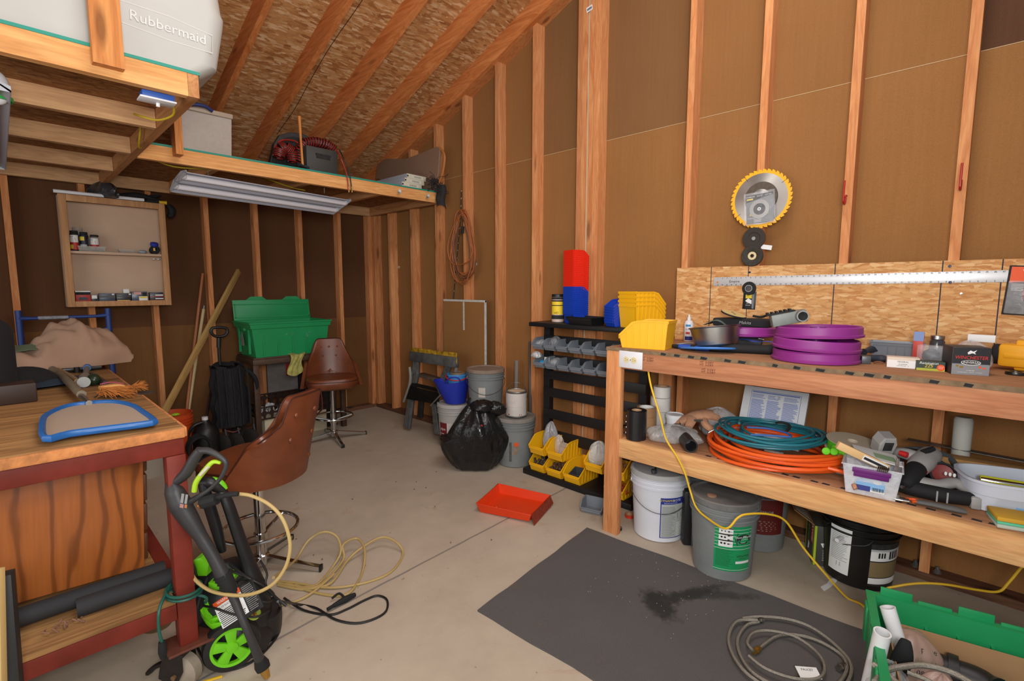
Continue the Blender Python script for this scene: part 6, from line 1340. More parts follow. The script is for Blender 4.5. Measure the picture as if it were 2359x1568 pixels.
# oak cabinet on the lower shelf, tipped slightly
t_ = NT('oak_panel'); v_ = t_.coord((1, 1, .30)); wv = t_.n('ShaderNodeTexWave'); wv.bands_direction = 'X'; wv.inputs['Scale'].default_value = 5.5; wv.inputs['Distortion'].default_value = 13; wv.inputs['Detail'].default_value = 2; wv.inputs['Detail Scale'].default_value = 1.1; t_.l(v_, wv.inputs['Vector'])
c_ = t_.mix(t_.ramp(wv.outputs[0], [(0, (0, 0, 0)), (.7, (.12, .12, .12)), (.97, (.7, .7, .7))]), S(172, 98, 46), S(104, 56, 26)); c_ = t_.mix(.4, c_, t_.ramp(t_.noise(t_.coord((1, 1, .05)), 90, 3), [(.3, (.7, .7, .7)), (.7, (1.1, 1.1, 1.1))]), 'MULTIPLY')
t_.l(c_, t_.b.inputs['Base Color']); t_.b.inputs['Roughness'].default_value = .35; m_oak = t_.m
cab = thing('oak_cabinet', 'glossy oak cabinet with bold grain standing under the red steel bench', 'cabinet', (0, 0, 0))
cab.matrix_world = TR(-2.60, -2.80, .335) @ TR(0, 0, 0, 0, 3.0, 0)
MB().box((-.44, .0, 0), (.0, .42, .45), None, .003).done('cabinet_body', m_oak, cab)
m_oakd = P('oak_dark', S(92, 52, 28), .5, var=.2)
for i in range(4): b = MB(); b.box((.0, .02, .02+i*.11), (.014, .40, .118+i*.11), None, .004); b.done('drawer_front', m_oakd, cab)
MB().box((-.45, -.006, .451), (.02, .43, .468), None, .003).done('cabinet_top', P('oak_edge', S(120, 74, 40), .35, var=.15), cab)
m_foam = P('pipe_foam', S(38, 38, 40), .8)
for i, (a, c_, l) in enumerate((((-3.3, -2.90, .355), (-2.56, -2.92, .362), 'long black foam pipe lying against the oak cabinet on the lower shelf'), ((-2.80, -2.965, .352), (-2.55, -2.98, .356), 'shorter black foam pipe in front on the lower shelf'))):
    A, B_ = Vector(a), Vector(c_); b = MB(); L_ = (B_-A).length; b.lathe([(.012, 0), (.029, 0), (.029, L_), (.012, L_)], 24, close=True); solo('foam_pipe', b, m_foam, l, 'pipe', M=Matrix.Translation(A) @ (B_-A).to_track_quat('Z', 'Y').to_matrix().to_4x4())
bits('rag_scraps', 'brown shreds lying on the lower shelf beside the foam pipes', 'shreds', (-2.83, -3.0, .323), (.05, .02, .008), P('leaf_crumb', S(128, 84, 60), .9), 14, .007, 71, shape='pin')
# things leaning at the far left edge
slab('hardboard_sheet', 'dark board edge standing at the far left below the bench', at(34, 1600, y=-3.18), at(12, 1320, y=-3.14), .03, .05, P('panel_dark', S(34, 34, 34), .6), 'board')
slab('pale_board', 'pale plywood edge at the extreme left below the bench', at(0, 1600, y=-3.25), at(-6, 1310, y=-3.22), .02, .02, P('pale_ply', S(200, 170, 110), .7), 'board')
# net skimmer
def L9(pts, z): return [at(px, py, z=z) for px, py in pts]
m_sb = P('skimmer_blue', S(26, 92, 160), .45); m_mesh = P('skimmer_mesh', S(168, 150, 132), .8, bump=.2, bscale=500)
t = thing('pool_skimmer', 'flat pool skimmer with blue rim and pale mesh lying on the steel bench', 'skimmer', (0, 0, 0))
rim = L9([(98, 972), (110, 955), (150, 938), (200, 930), (262, 927), (305, 935), (330, 950), (352, 966), (350, 974), (260, 986), (160, 999), (104, 1010)], LZ+.022)
b = MB(); b.tube(rim, .0085, 8, closed=True, sm=3, squash=1.3); b.done('blue_rim', m_sb, t)
b = MB(); c_ = sum(rim, Vector())/len(rim); ring = [b.bm.verts.new(p) for p in rim]; cv = b.bm.verts.new(c_)
for i in range(len(ring)): b.bm.faces.new([ring[i], ring[(i+1) % len(ring)], cv])
b.done('mesh_net', m_mesh, t)
p0 = at(205, 928, z=LZ+.028); p1 = at(95, 835, z=LZ+.03)
b = MB(); b.tube([p0, at(180, 905, z=LZ+.03)], .010, 10, sm=1); b.done('socket', m_steel, t)
m_pole = P('dusty_pole', S(118, 104, 84), .6, var=.25)
b = MB(); b.tube([at(188, 908, z=LZ+.034), at(150, 872, z=LZ+.03), at(100, 834, z=LZ+.03)], .0155, 12, sm=1); solo('skimmer_pole', b, m_pole, 'dusty brown pole end lying across the steel bench to the skimmer', 'pole')
b = MB(); b.tube([at(100, 835, z=LZ+.03), at(160, 865, z=LZ+.018), at(178, 878, z=LZ+.018)], .012, 10, sm=1); solo('wooden_dowel', b, P('dowel_old', S(150, 122, 84), .7), 'short wooden dowel lying behind the skimmer pole', 'dowel')
m_dkw = P('dark_walnut', S(54, 36, 28), .5, var=.2)
q = at(40, 930, z=LZ); solo('wooden_tray', bx((-.50, -.055, 0), (.055, .055, .075), .005), m_dkw, 'dark brown wooden box lying at the left end of the steel bench', 'box', (q.x, q.y+.05, LZ+.001), (0, 0, 4))
# hat
q = at(95, 895, z=LZ); t = thing('cap', 'dark blue cap with black crown lying on the steel bench', 'cap', (q.x-.05, q.y+.14, LZ+.002), (0, 0, -20))
b = MB(); b.grid(lambda u, v: (.12*math.cos(2*PI*u)*math.cos(v*PI/2)*(1+.05*math.sin(6*PI*u)), .10*math.sin(2*PI*u)*math.cos(v*PI/2), .085*math.sin(v*PI/2)), 28, 10, closeu=True, thick=-.002); b.done('crown', P('cloth_black', S(24, 22, 24), .95, bump=.4), t)
b = MB(); b.grid(lambda u, v: ((.10+.11*v)*math.cos(-1.2+2.2*u), (.09+.10*v)*math.sin(-1.2+2.2*u), .010+.012*math.sin(PI*u)*(1-v)+.001), 18, 6, thick=.003); b.done('brim', P('cloth_navy', S(38, 56, 72), .95, bump=.4), t)
# sprayer parts
t = thing('hose_nozzle', 'grey hose nozzle with blue tip lying on the steel bench', 'nozzle', (0, 0, 0))
A = at(193, 880, z=LZ+.026); B_ = at(200, 848, z=LZ+.026)
b = MB(); b.tube([A, A.lerp(B_, .35)], [.024, .021], 18, sm=1); b.done('nozzle_head', m_zinc, t); b = MB(); b.tube([A.lerp(B_, .3), B_], .012, 12, sm=1); b.done('nozzle_tube', P('dull_grey', S(110, 106, 98), .6), t)
b = MB(); b.tube([B_, B_+(B_-A)*.22], .017, 14, sm=1); b.done('blue_tip', m_sb, t)
q = at(219, 890, z=LZ); b = MB(); b.ball((0, 0, .028), (.026, .034, .028), seg=18); solo('green_bottle', b, P('dark_green', S(32, 46, 30), .3), 'small dark green rounded bottle beside the hose nozzle', 'bottle', (q.x, q.y+.03, LZ))
q = at(190, 858, z=LZ); b = MB(); b.cyl(.012, 0, .03, 12); solo('garden_tap', b, m_dkm, 'small dark fitting behind the hose nozzle', 'fitting', (q.x-.02, q.y+.02, LZ))
b = MB(); b.tube([at(212, 862, z=LZ+.014), at(243, 884, z=LZ+.014)], [.012, .014], 10, sm=1); solo('file', b, m_dkw, 'dark wooden handle lying near the bench edge', 'handle')
# broom head
t = thing('hand_broom', 'short orange bristle broom head lying at the edge of the steel bench', 'broom', (0, 0, 0))
A = at(232, 898, z=LZ+.035); B_ = at(318, 893, z=LZ+.02); b = MB(); rnd = random.Random(9)
for i in range(420):
    f_ = rnd.random(); p = A.lerp(B_, f_); tgt = Vector(at(226+rnd.uniform(0, 90), 914+rnd.uniform(-5, 6)-6*f_, z=LZ+.004)) if f_ < .8 else Vector(at(330+rnd.uniform(-14, 10), 888+rnd.uniform(0, 14), z=LZ+.01))
    tgt = tgt+Vector((rnd.uniform(-.008, .008), rnd.uniform(-.008, .008), rnd.uniform(0, .03))); p = p+Vector((0, .0, rnd.uniform(0, .012)))
    b.tube([p, tgt], [.0016, .0010], 3, sm=1, caps=False)
o = b.done('bristle', P('straw_orange', S(196, 120, 52), .8, var=.3), t); o['kind'] = 'stuff'
b = MB(); b.tube([A+Vector((0, .02, .006)), A.lerp(B_, .5)+Vector((0, .012, .014)), A.lerp(B_, .7)], [.018, .016, .008], 10, squash=.5); b.done('binding', P('straw_top', S(206, 150, 84), .7), t)
b = MB(); b.tube([A+Vector((0, .01, .022)), A.lerp(B_, .3)+Vector((0, 0, .03)), A.lerp(B_, .62)+Vector((0, 0, .02))], .0022, 6); b.done('stitching', P('thread_pink', S(170, 70, 96), .7), t)
solo('oil_stain_cloth', MB().box((-.10, -.03, 0), (.10, .03, .002)), P('stain_dark', S(60, 48, 40), .9), 'thin dark rag under the broom head', 'rag', tuple(at(290, 908, z=LZ)+Vector((0, 0, .0005))), (0, 0, -20))
# cloth heap and silver poles
m_towel = P('beige_towel', S(158, 126, 104), .95, var=.1, bump=.2, bscale=220)
for i in range(4): A = at(60, 792+i*5+3, y=-1.45); B_ = at(238, 818+i*5-1, y=-1.40); b = MB(); b.tube([Vector((A.x-.3, -1.46+.03*i, LZ+.012+.0)), Vector((-2.53, -1.42+.03*i, LZ+.012))], .011, 10, sm=1); solo('metal_tube', b, m_zinc, 'thin silver tubes lying together under the beige towel', 'tube', group='silver tubes under the towel')
q = at(246, 828, z=LZ+.02); b = MB(); b.ball((0, 0, .03), (.03, .05, .035), seg=16, jit=.05); solo('orange_glove', b, m_org, 'orange cloth end hanging from under the towel', 'cloth', (-2.535, -1.36, LZ+.004))
b = MB(); hx = lambda u: -2.91+.50*u
prof = [(0, .09), (.1, .11), (.22, .10), (.33, .16), (.45, .22), (.55, .225), (.63, .245), (.70, .19), (.78, .16), (.88, .15), (.96, .11), (1, .05)]
def hgt(u):
    for (a, p), (c_, q_) in zip(prof, prof[1:]):
        if u <= c_: t_ = (u-a)/(c_-a); t_ = t_*t_*(3-2*t_); return p+(q_-p)*t_
    return prof[-1][1]
def fn(u, v):
    a = PI*v; wob = 1+.05*math.sin(13*u+5*v)+.04*math.sin(23*v+7*u); fold = .012*math.sin(30*u+8*math.sin(6*v))
    return (hx(u)+.02*math.sin(9*v), -1.30+.20*math.cos(a)*wob*(1-.35*abs(u-.5)), LZ+.028+(hgt(u)*math.sin(a)**.7 if v not in (0, 1) else 0)*wob+fold*math.sin(a)+.02*math.sin(7*u+2)*math.sin(a))
b.grid(fn, 60, 28, thick=.004); solo('towel', b, m_towel, 'crumpled beige towel heaped at the back end of the steel bench', 'towel', angle=60)
b = MB(); b.grid(lambda u, v: (-2.52+.14*u, -1.42+.22*v, LZ+.16-.10*u**1.5-.02*math.sin(9*v)), 14, 14, thick=.004); b.done('hanging_corner', m_towel, bpy.data.objects['towel'], angle=60)
b = MB(); b.grid(lambda u, v: (-2.98+.2*u, -1.44+.1*v, LZ+.17-.05*u+.02*v+.01*math.sin(8*u)), 10, 6, thick=.003); solo('green_cloth', b, P('sage_cloth', S(96, 110, 84), .95), 'folded grey green cloth at the left of the towel', 'cloth')
# black jacket / office chair back at far left
b = MB(); b.grid(lambda u, v: (-3.42+.0+.42*math.cos(PI*u)*(.75+.25*math.sin(PI*v)), -1.9+.16*math.sin(PI*u), .93+.42*v-.02*math.sin(6*u)), 22, 14, thick=.01)
b.bm.free(); b = MB(); q = at(-10, 755, y=-2.0)
b.grid(lambda u, v: (q.x-.12+.17*math.cos(2*PI*u)*(math.sin(PI*min(1, .12+.88*v)) if v < .0 else (1-.0*v))*(1 if v < .7 else math.cos((v-.7)/.3*PI/2)**.5 if v < 1 else 0), -2.0+.11*math.sin(2*PI*u)*(1 if v < .7 else math.cos(min(1, (v-.7)/.3)*PI/2)**.5 if v < 1 else 0), LZ+.002+.375*v+.01*math.sin(7*u+5*v)), 30, 16, closeu=True)
solo('black_bag', b, P('cloth_black', S(24, 22, 24), .95, bump=.4), 'tall black fabric bag standing at the left edge of the steel bench', 'bag', angle=60)
# blue hand truck behind the bench
m_ht = P('truck_blue', S(30, 58, 122), .5)
t = thing('hand_truck', 'blue tubular hand truck standing against the back wall behind the steel bench', 'hand truck', (0, 0, 0))
yh = -.42
xl, xr = at(46, 760, y=yh).x, at(252, 760, y=yh).x; zt = at(250, 710, y=yh).z
for x in (xl, xr): b = MB(); b.tube([(x, yh, .05), (x, yh, .6), (x, yh, zt)], .017, 12, sm=1); b.done('upright', m_ht, t)
zc = at(150, 730, y=yh).z
b = MB(); b.tube([(xl, yh, zc), (xl+.06, yh, zc-.002), (xr-.06, yh, zc), (xr, yh, zc+.008)], [.019, .011, .011, .019], 12, sm=2); b.done('crossbar', m_ht, t)
b = MB(); b.tube([(xl+.09, yh, zc-.001), (xl+.24, yh, zc-.001)], .0125, 12, sm=1); b.done('white_sticker', P('sticker_dirty', S(150, 150, 160), .6, var=.4, vscale=60), t)
b = MB(); b.tube([(xr-.08, yh, zc-.12), (xr, yh, zc-.085)], .012, 10, sm=1); b.done('brace', m_ht, t)
b = MB(); b.box((xl, yh-.12, .01), (xr, yh, .02)); b.done('toe_plate', m_ht, t)
for x in (xl-.03, xr+.03): b = MB(); b.lathe([(0, -.02), (.10, -.02), (.12, -.01), (.12, .01), (.10, .02), (0, .02)], 28, TR(x, yh+.12, .12, 0, 90)); b.done('wheel', m_blackm, t)
# ================================================================ bar stools
m_lth = P('brown_leather', S(118, 60, 32), .38, var=.3, vscale=7, bump=.12, bscale=130); m_pipe = P('piping_dark', S(66, 28, 18), .5)
def stool(label, loc, rz, zs=.50, legrot=0, H=.40):
    t = thing('bar_stool', label, 'stool', loc, (0, 0, rz))
    b = MB(); b.tube([(0, 0, .05), (0, 0, zs-.02)], .0235, 24, sm=1); b.done('column', m_chrome, t)
    b = MB(); b.cyl(.034, .035, .085, 20, bev=.004); b.done('hub', m_chrome, t)
    for k in range(4):
        a = 90*k+legrot
        b = MB(); b.prism([(.02, .045), (.02, .078), (.255, .032), (.285, .028), (.285, .008), (.265, .006)], -.0125, .0125, 'y', TR(0, 0, 0, 0, 0, a), 0, False, .002); o = b.done('leg', m_chrome, t)
        b = MB(); b.box((.280, -.014, .003), (.290, .014, .031), TR(0, 0, 0, 0, 0, a), .001); b.done('end_cap', m_black, o)
    b = MB(); b.tube([(.165*math.cos(2*PI*i/28), .165*math.sin(2*PI*i/28), .215) for i in range(28)], .0085, 10, closed=True, sm=1)
    b.tube([(0, 0, .17), (.06, 0, .19), (.16, 0, .215)], .008, 8); b.tube([(0, 0, .17), (-.06, 0, .19), (-.16, 0, .215)], .008, 8); b.cyl(.030, .155, .19, 20); b.done('footring', m_chrome, t)
    # seat cushion: rounded squarish
    def sq(k, z, n=44, e=3.0, w=.215, d=.205): return [((abs(math.cos(2*PI*i/n))**(2/e))*(1 if math.cos(2*PI*i/n) > 0 else -1)*w*k, (abs(math.sin(2*PI*i/n))**(2/e))*(1 if math.sin(2*PI*i/n) > 0 else -1)*d*k-.01, z) for i in range(n)]
    b = MB(); rs = [sq(.02, zs-.01), sq(.80, zs-.01), sq(.93, zs+.005), sq(1.0, zs+.04), sq(.99, zs+.068), sq(.93, zs+.086), sq(.6, zs+.094), sq(.02, zs+.096)]
    vv = [[b.bm.verts.new(p) for p in r] for r in rs]
    for r, s_ in zip(vv, vv[1:]):
        for i in range(44): f_ = b.bm.faces.new([r[i], r[(i+1) % 44], s_[(i+1) % 44], s_[i]]); f_.smooth = True
    b.done('seat', m_lth, t)
    b = MB(); b.tube(sq(1.0, zs+.066), .0035, 6, closed=True, sm=1); b.done('piping', m_pipe, t)

    def back(u, v, off=0):
        x = (u-.5)*2; w = .232-.085*v; edge = abs(x)
        # rounded top corners
        z = zs-.005+H*v-(.075*max(0, edge-.6)**2*9 if v > .5 else 0)*(v-.5)/.5
        wrap = (.15*(1-v)**1.2+.035)*edge**2.6
        y = .175+.085*v-wrap+off*(1 if True else 1)
        return (w*x*(1-.0*v), y, z)
    b = MB(); b.grid(lambda u, v: back(u, v), 30, 18, thick=.034); b.done('backrest', m_lth, t, angle=50)
    b = MB(); edge = [back(0, v/10) for v in range(11)]+[back(u/14, 1) for u in range(1, 14)]+[back(1, 1-v/10) for v in range(11)]
    b.tube([(p[0], p[1]+.034, p[2]) for p in edge], .0038, 6, sm=2); b.tube(edge, .0038, 6, sm=2); b.done('piping', m_pipe, t)
    for (u, v) in ((.5, .30), (.34, .62), (.66, .62), (.28, .82), (.72, .82), (.5, .82)):
        p = back(u, v); b = MB(); b.ball((p[0], p[1]-.001, p[2]), (.0095, .006, .0095), seg=12); b.done('button', m_lth, t)
    for (u, v) in ((.30, .78), (.30, .50), (.30, .20), (.70, .78), (.70, .50)):
        p = back(u, v); b = MB(); b.ball((p[0], p[1]+.036, p[2]), (.0125, .008, .0125), seg=12); b.done('button', m_lth, t)
    # pleats from the lower button
    b = MB(); c_ = back(.5, .30)
    for k in range(9):
        a = R_(200+k*17.5) if k < 9 else 0
        q_ = back(min(.95, max(.05, .5+.19*math.cos(a))), max(.05, .30+.25*math.sin(a))); b.tube([(c_[0], c_[1]-.001, c_[2]), (q_[0], q_[1]-.0, q_[2])], [.003, .0008], 5, sm=1)
    b.done('pleats', m_lth, t)
    return t
q = fz(605, 1312)
st1 = stool('brown leather swivel bar stool in the middle, turned with its buttoned back towards the camera', (q.x, q.y, 0), 212, .485, 10)
q = fz(770, 1012)
st2 = dup(st1, (q.x, q.y, .045), (0, 0, -22), 'brown leather swivel bar stool facing the camera beside the green tote table')
st2.location.z = 0
# ================================================================ electric pressure washer
P0 = fz(530, 1538)
FH = Vector((CF.x, CF.y, 0)).normalized()
def pp(px, py, d=0.0):
    """point seen at px,py on the upright plane through the washer wheel, d metres further away"""
    dr = CR*((px-1179.5)/FPX)+CU*((784-py)/FPX)+CF
    k = ((P0-CAMP).dot(FH)+d)/dr.dot(FH); return CAMP+dr*k
m_wg = P('washer_green', S(110, 200, 24), .4); m_wb2 = P('washer_black', S(26, 26, 28), .45, bump=.08, bscale=90); m_wl = P('trigger_lime', S(170, 210, 40), .4)
wsh = thing('pressure_washer', 'black and bright green upright electric pressure washer beside the red steel bench leg', 'pressure washer', (0, 0, 0))
def T(name, pts, r, mat, par=None, seg=12, sm=4, sq=1.0): b = MB(); b.tube(pts, r, seg, sm=sm, squash=sq); return b.done(name, mat, par or wsh)
# body
T('motor_body', [pp(500, 1300, .14), pp(520, 1370, .12), pp(545, 1430, .12), pp(560, 1485, .13)], [.07, .115, .125, .10], m_wb2, seg=28)
T('lower_housing', [pp(480, 1395, .10), pp(510, 1430, .08), pp(550, 1455, .08), pp(600, 1480, .12)], [.05, .085, .09, .06], m_wb2, seg=24)
T('rear_housing', [pp(610, 1400, .16), pp(600, 1450, .17), pp(585, 1495, .17)], [.06, .075, .06], m_wb2, seg=20)
def shell(name, poly, d0, th, mat, bulge=0.0):
    """moulded cover: outline seen from the front with real thickness, bulging towards the room"""
    b = MB(); pts = [pp(x, y, d0) for x, y in poly]; c_ = sum(pts, Vector())/len(pts)
    n = -FH
    front = [b.bm.verts.new(p) for p in pts]; backv = [b.bm.verts.new(p-n*th) for p in pts]; mid = [b.bm.verts.new(c_+(p-c_)*.6+n*bulge) for p in pts]; cv = b.bm.verts.new(c_+n*bulge*1.3)
    N = len(pts)
    for i in range(N):
        j = (i+1) % N; b.bm.faces.new([front[i], front[j], mid[j], mid[i]]); b.bm.faces.new([mid[i], mid[j], cv]); b.bm.faces.new([front[j], front[i], backv[i], backv[j]])
    b.bm.faces.new(backv); bmesh.ops.recalc_face_normals(b.bm, faces=list(b.bm.faces))
    for f_ in b.bm.faces: f_.smooth = True
    return b.done(name, mat, wsh, angle=40)
shell('green_cover', [(461, 1405), (472, 1418), (485, 1430), (507, 1434), (530, 1425), (532, 1428), (508, 1453), (490, 1450), (473, 1435), (463, 1418)], -.015, .05, m_wg, .012)
shell('green_fin', [(480, 1427), (507, 1417), (506, 1428), (490, 1432)], -.01, .03, m_wg, .004)
shell('green_cover', [(480, 1342), (500, 1340), (508, 1357), (494, 1362), (480, 1354)], .03, .04, m_wg, .006)
shell('green_cap', [(446, 1290), (462, 1284), (481, 1300), (476, 1326), (456, 1326), (450, 1308)], .02, .05, m_wg, .006)
shell('green_fin', [(526, 1322), (541, 1326), (540, 1335), (532, 1330)], .03, .03, m_wg, .003)
shell('green_cover', [(470, 1383), (484, 1400), (478, 1402), (472, 1396)], .01, .03, m_wg, .003)
b = MB(); b.lathe([(0, 0), (.026, 0), (.034, .01), (.034, .035), (0, .035)], 20, Matrix.Translation(pp(447, 1312, .01)) @ (-FH-CR*.8).to_track_quat('Z', 'Y').to_matrix().to_4x4()); b.done('black_knob', m_wb2, wsh)
# handle column: two leaning uprights joined at the top
T('handle_column', [pp(468, 1112, .10), pp(478, 1150, .10), pp(498, 1215, .11), pp(512, 1268, .12)], [.024, .028, .028, .020], m_wb2, sq=.7)
T('handle_column', [pp(508, 1124, .12), pp(525, 1160, .12), pp(552, 1240, .13), pp(573, 1300, .14), pp(590, 1350, .14), pp(605, 1390, .15)], [.018, .023, .025, .030, .040, .035], m_wb2, sq=.8)
T('green_handle_top', [pp(474, 1106, .11), pp(492, 1106, .11), pp(510, 1114, .115), pp(521, 1126, .12)], [.010, .013, .012, .006], m_wg)
T('handle_grip', [pp(462, 1112, .10), pp(480, 1110, .10), pp(500, 1120, .11), pp(516, 1130, .12)], [.016, .021, .021, .014], m_wb2)
# warning label: slanted plate on the body
lc = pp(548, 1394, -.02); M_ = Matrix.Translation(lc) @ Matrix((( CR.x, -FH.x*-1, 0, 0), (CR.y, -FH.y*-1, 0, 0), (0, 0, 1, 0), (0, 0, 0, 1)))
M_ = Matrix.Translation(lc) @ TR(0, 0, 0, 0, 0, -45.9) @ Euler((R_(-18), R_(-34), 0)).to_matrix().to_4x4()
b = MB(); b.box((-.085, 0, -.052), (.085, .006, .052), None, .002); b.done('label_plate', m_wb2, wsh, M_)
d = Decal(); d.rect(-.085, .036, .03, .052, 0, 1); d.text('WARNING', -.035, .044, .014, 1, 2); d.rect(-.085, -.04, .03, .035, 1, 1); d.text('RISK OF ELECTROCUTION', -.025, .026, .009, 2, 2); d.lines(-.08, -.036, .025, .018, 9, 2, 2, 4, .45); d.lines(.036, -.04, .08, .048, 14, 3, 1, 5, .4)
d.done('warning_label', [m_org, m_pw, m_ink, P('lab_greytext', S(140, 140, 140), .6)], wsh, M_ @ TR(0, -.0005, 0))
b = MB(); b.lathe([(.014, 0), (.022, 0), (.022, .012), (.014, .012)], 28, Matrix.Translation(pp(587, 1410, -.0)) @ (-FH).to_track_quat('Z', 'Y').to_matrix().to_4x4(), close=True); b.done('outlet_ring', P('ring_green', S(130, 150, 50), .5), wsh)
b = MB(); b.lathe([(0, 0), (.014, 0), (.014, .008), (.007, .010), (.007, .018), (0, .018)], 20, Matrix.Translation(pp(587, 1410, -.0)) @ (-FH).to_track_quat('Z', 'Y').to_matrix().to_4x4()); b.done('outlet', m_brass, wsh)
# wheels
for d0, side in ((.0, 0), (.24, 1)):
    wcn = pp(535, 1500, d0); axis = (-FH*.86-CR*(-.30)+Vector((0, 0, .08))).normalized(); axis = (-FH*.80+CR*.55).normalized()
    Mw = Matrix.Translation((wcn.x, wcn.y, .093)) @ axis.to_track_quat('Z', 'Y').to_matrix().to_4x4()
    b = MB(); b.lathe([(.068, -.024), (.088, -.022), (.092, -.012), (.092, .012), (.088, .02), (.068, .022)], 44, Mw, close=True); w_ = b.done('wheel_tyre', m_wb2, wsh)
    b = MB(); b.lathe([(.060, .006), (.069, .006), (.069, .024), (.060, .022)], 44, Mw, close=True); b.done('wheel_rim', m_wg, wsh)
    b = MB(); b.lathe([(0, -.02), (.066, -.02), (.066, -.014), (0, -.014)], 32, Mw); b.done('wheel_back', m_wb2, wsh)
    b = MB(); b.lathe([(0, .008), (.020, .008), (.022, .018), (.018, .026), (0, .028)], 28, Mw)
    for k in range(5):
        b.prism([(.015, -.013), (.062, -.020), (.062, .020), (.015, .013)], .008, .021, 'z', Mw @ TR(0, 0, 0, 0, 0, 72*k+20), 0, False, .002)
    b.done('wheel_spokes', m_wg, wsh)
# black power cables around the machine
m_cb = P('cable_black', S(26, 26, 26), .45)
b = MB(); b.tube([pp(520, 1310, .05), pp(560, 1325, .03), pp(600, 1345, .04), pp(630, 1368, .06), pp(620, 1385, .02), pp(590, 1383, .0), pp(560, 1370, .03), pp(545, 1340, .06), pp(580, 1335, .05), pp(625, 1372, .05)], .0048, 8, sm=5)
b.tube([pp(530, 1300, .06), pp(570, 1330, .02), pp(610, 1352, .03), pp(640, 1380, .05), pp(660, 1395, .05)], .0048, 8, sm=5)
b.tube([pp(600, 1290, .10), pp(615, 1320, .07), pp(612, 1345, .05), pp(625, 1372, .05)], .004, 8, sm=5); b.tube([pp(470, 1395, .0), pp(500, 1402, -.03), pp(540, 1415, -.035), pp(590, 1420, -.02), pp(620, 1405, .03)], .004, 8, sm=5)
solo('cable_bundle', b, m_cb, 'bundle of black cables wrapped round the pressure washer', 'cable')
b = MB(); b.tube([fz(655, 1392)+Vector((0, 0, .03)), fz(700, 1408)+Vector((0, 0, .006)), fz(760, 1418)+Vector((0, 0, .005)), fz(800, 1405)+Vector((0, 0, .005)), fz(840, 1385)+Vector((0, 0, .006)), fz(870, 1374)+Vector((0, 0, .005)), fz(892, 1385)+Vector((0, 0, .005)), fz(885, 1415)+Vector((0, 0, .005)), fz(830, 1437)+Vector((0, 0, .005)), fz(775, 1430)+Vector((0, 0, .005)), fz(730, 1405)+Vector((0, 0, .008)), fz(690, 1398)+Vector((0, 0, .012)), pp(650, 1385, .06)], .0048, 8, sm=5)
b.tube([pp(640, 1385, .04), fz(648, 1420)+Vector((0, 0, .02)), fz(640, 1465)+Vector((0, 0, .005)), fz(590, 1520)+Vector((0, 0, .005)), fz(530, 1545)+Vector((0, 0, .005)), fz(480, 1530)+Vector((0, 0, .005)), fz(455, 1495)+Vector((0, 0, .005)), pp(450, 1475, .1)], .0045, 8, sm=5)
solo('power_cable', b, m_cb, 'black power cable looping on the concrete right of the pressure washer', 'cable')
q = fz(795, 1388); t = thing('cable_plug', 'black plug with cable strap lying on the concrete', 'plug', (q.x, q.y, .001), (0, 0, -20)); b = MB(); b.tube([(-.05, -.02, .012), (0, 0, .014), (.045, .02, .012)], [.008, .014, .009], 10); b.done('plug_body', m_blackm, t); b = MB(); b.tube([(-.05, -.02, .012), (-.075, -.03, .01)], .007, 8, sm=1); b.tube([(.0, .0, .02), (-.02, .03, .03), (-.05, .03, .015)], .005, 8); b.done('strap', m_blackm, t)
# tan pressure hose
m_tan = P('hose_tan', S(178, 152, 96), .45)
t = thing('pressure_hose', 'tan pressure hose curling from the spray gun in big loops over the floor', 'hose', (0, 0, 0))
b = MB(); b.tube([pp(548, 1137, -.06), pp(580, 1142, -.06), pp(622, 1163, -.07), pp(652, 1197, -.08), pp(668, 1250, -.09), pp(660, 1300, -.10), pp(632, 1342, -.11), pp(590, 1365, -.11), pp(545, 1371, -.10), pp(490, 1362, -.08), pp(455, 1340, -.06), pp(437, 1315, -.04)], .0058, 10, sm=6); b.done('hose_line', m_tan, t)
F = lambda x, y, z=.006: fz(x, y)+Vector((0, 0, z))
def G(x, y, z): p = at(x, y, z=z); return p
b = MB(); b.tube([pp(630, 1330, .15), G(680, 1290, .06), G(710, 1245, .10), G(745, 1225, .13), G(775, 1235, .10), G(785, 1270, .05), F(765, 1310), F(735, 1345), F(700, 1360), F(640, 1350)], .0058, 10, sm=6)
b.tube([F(640, 1345), F(700, 1355), F(760, 1350, .012), F(800, 1300, .02), G(835, 1260, .05), G(880, 1237, .06), G(915, 1250, .04), F(928, 1280), F(900, 1320), F(840, 1345), F(760, 1358, .01), F(680, 1345), F(635, 1340)], .0058, 10, sm=6)
b.tube([F(680, 1350), F(730, 1358, .012), F(790, 1300, .02), G(790, 1255, .07), G(822, 1240, .07), G(840, 1265, .05), F(835, 1320), F(810, 1365, .01), F(780, 1375), F(720, 1366), F(660, 1345)], .0058, 10, sm=6)
b.tube([F(630, 1400), F(680, 1388), F(720, 1370, .012), F(770, 1330, .018)], .0058, 10, sm=6); b.done('hose_line', m_tan, t)
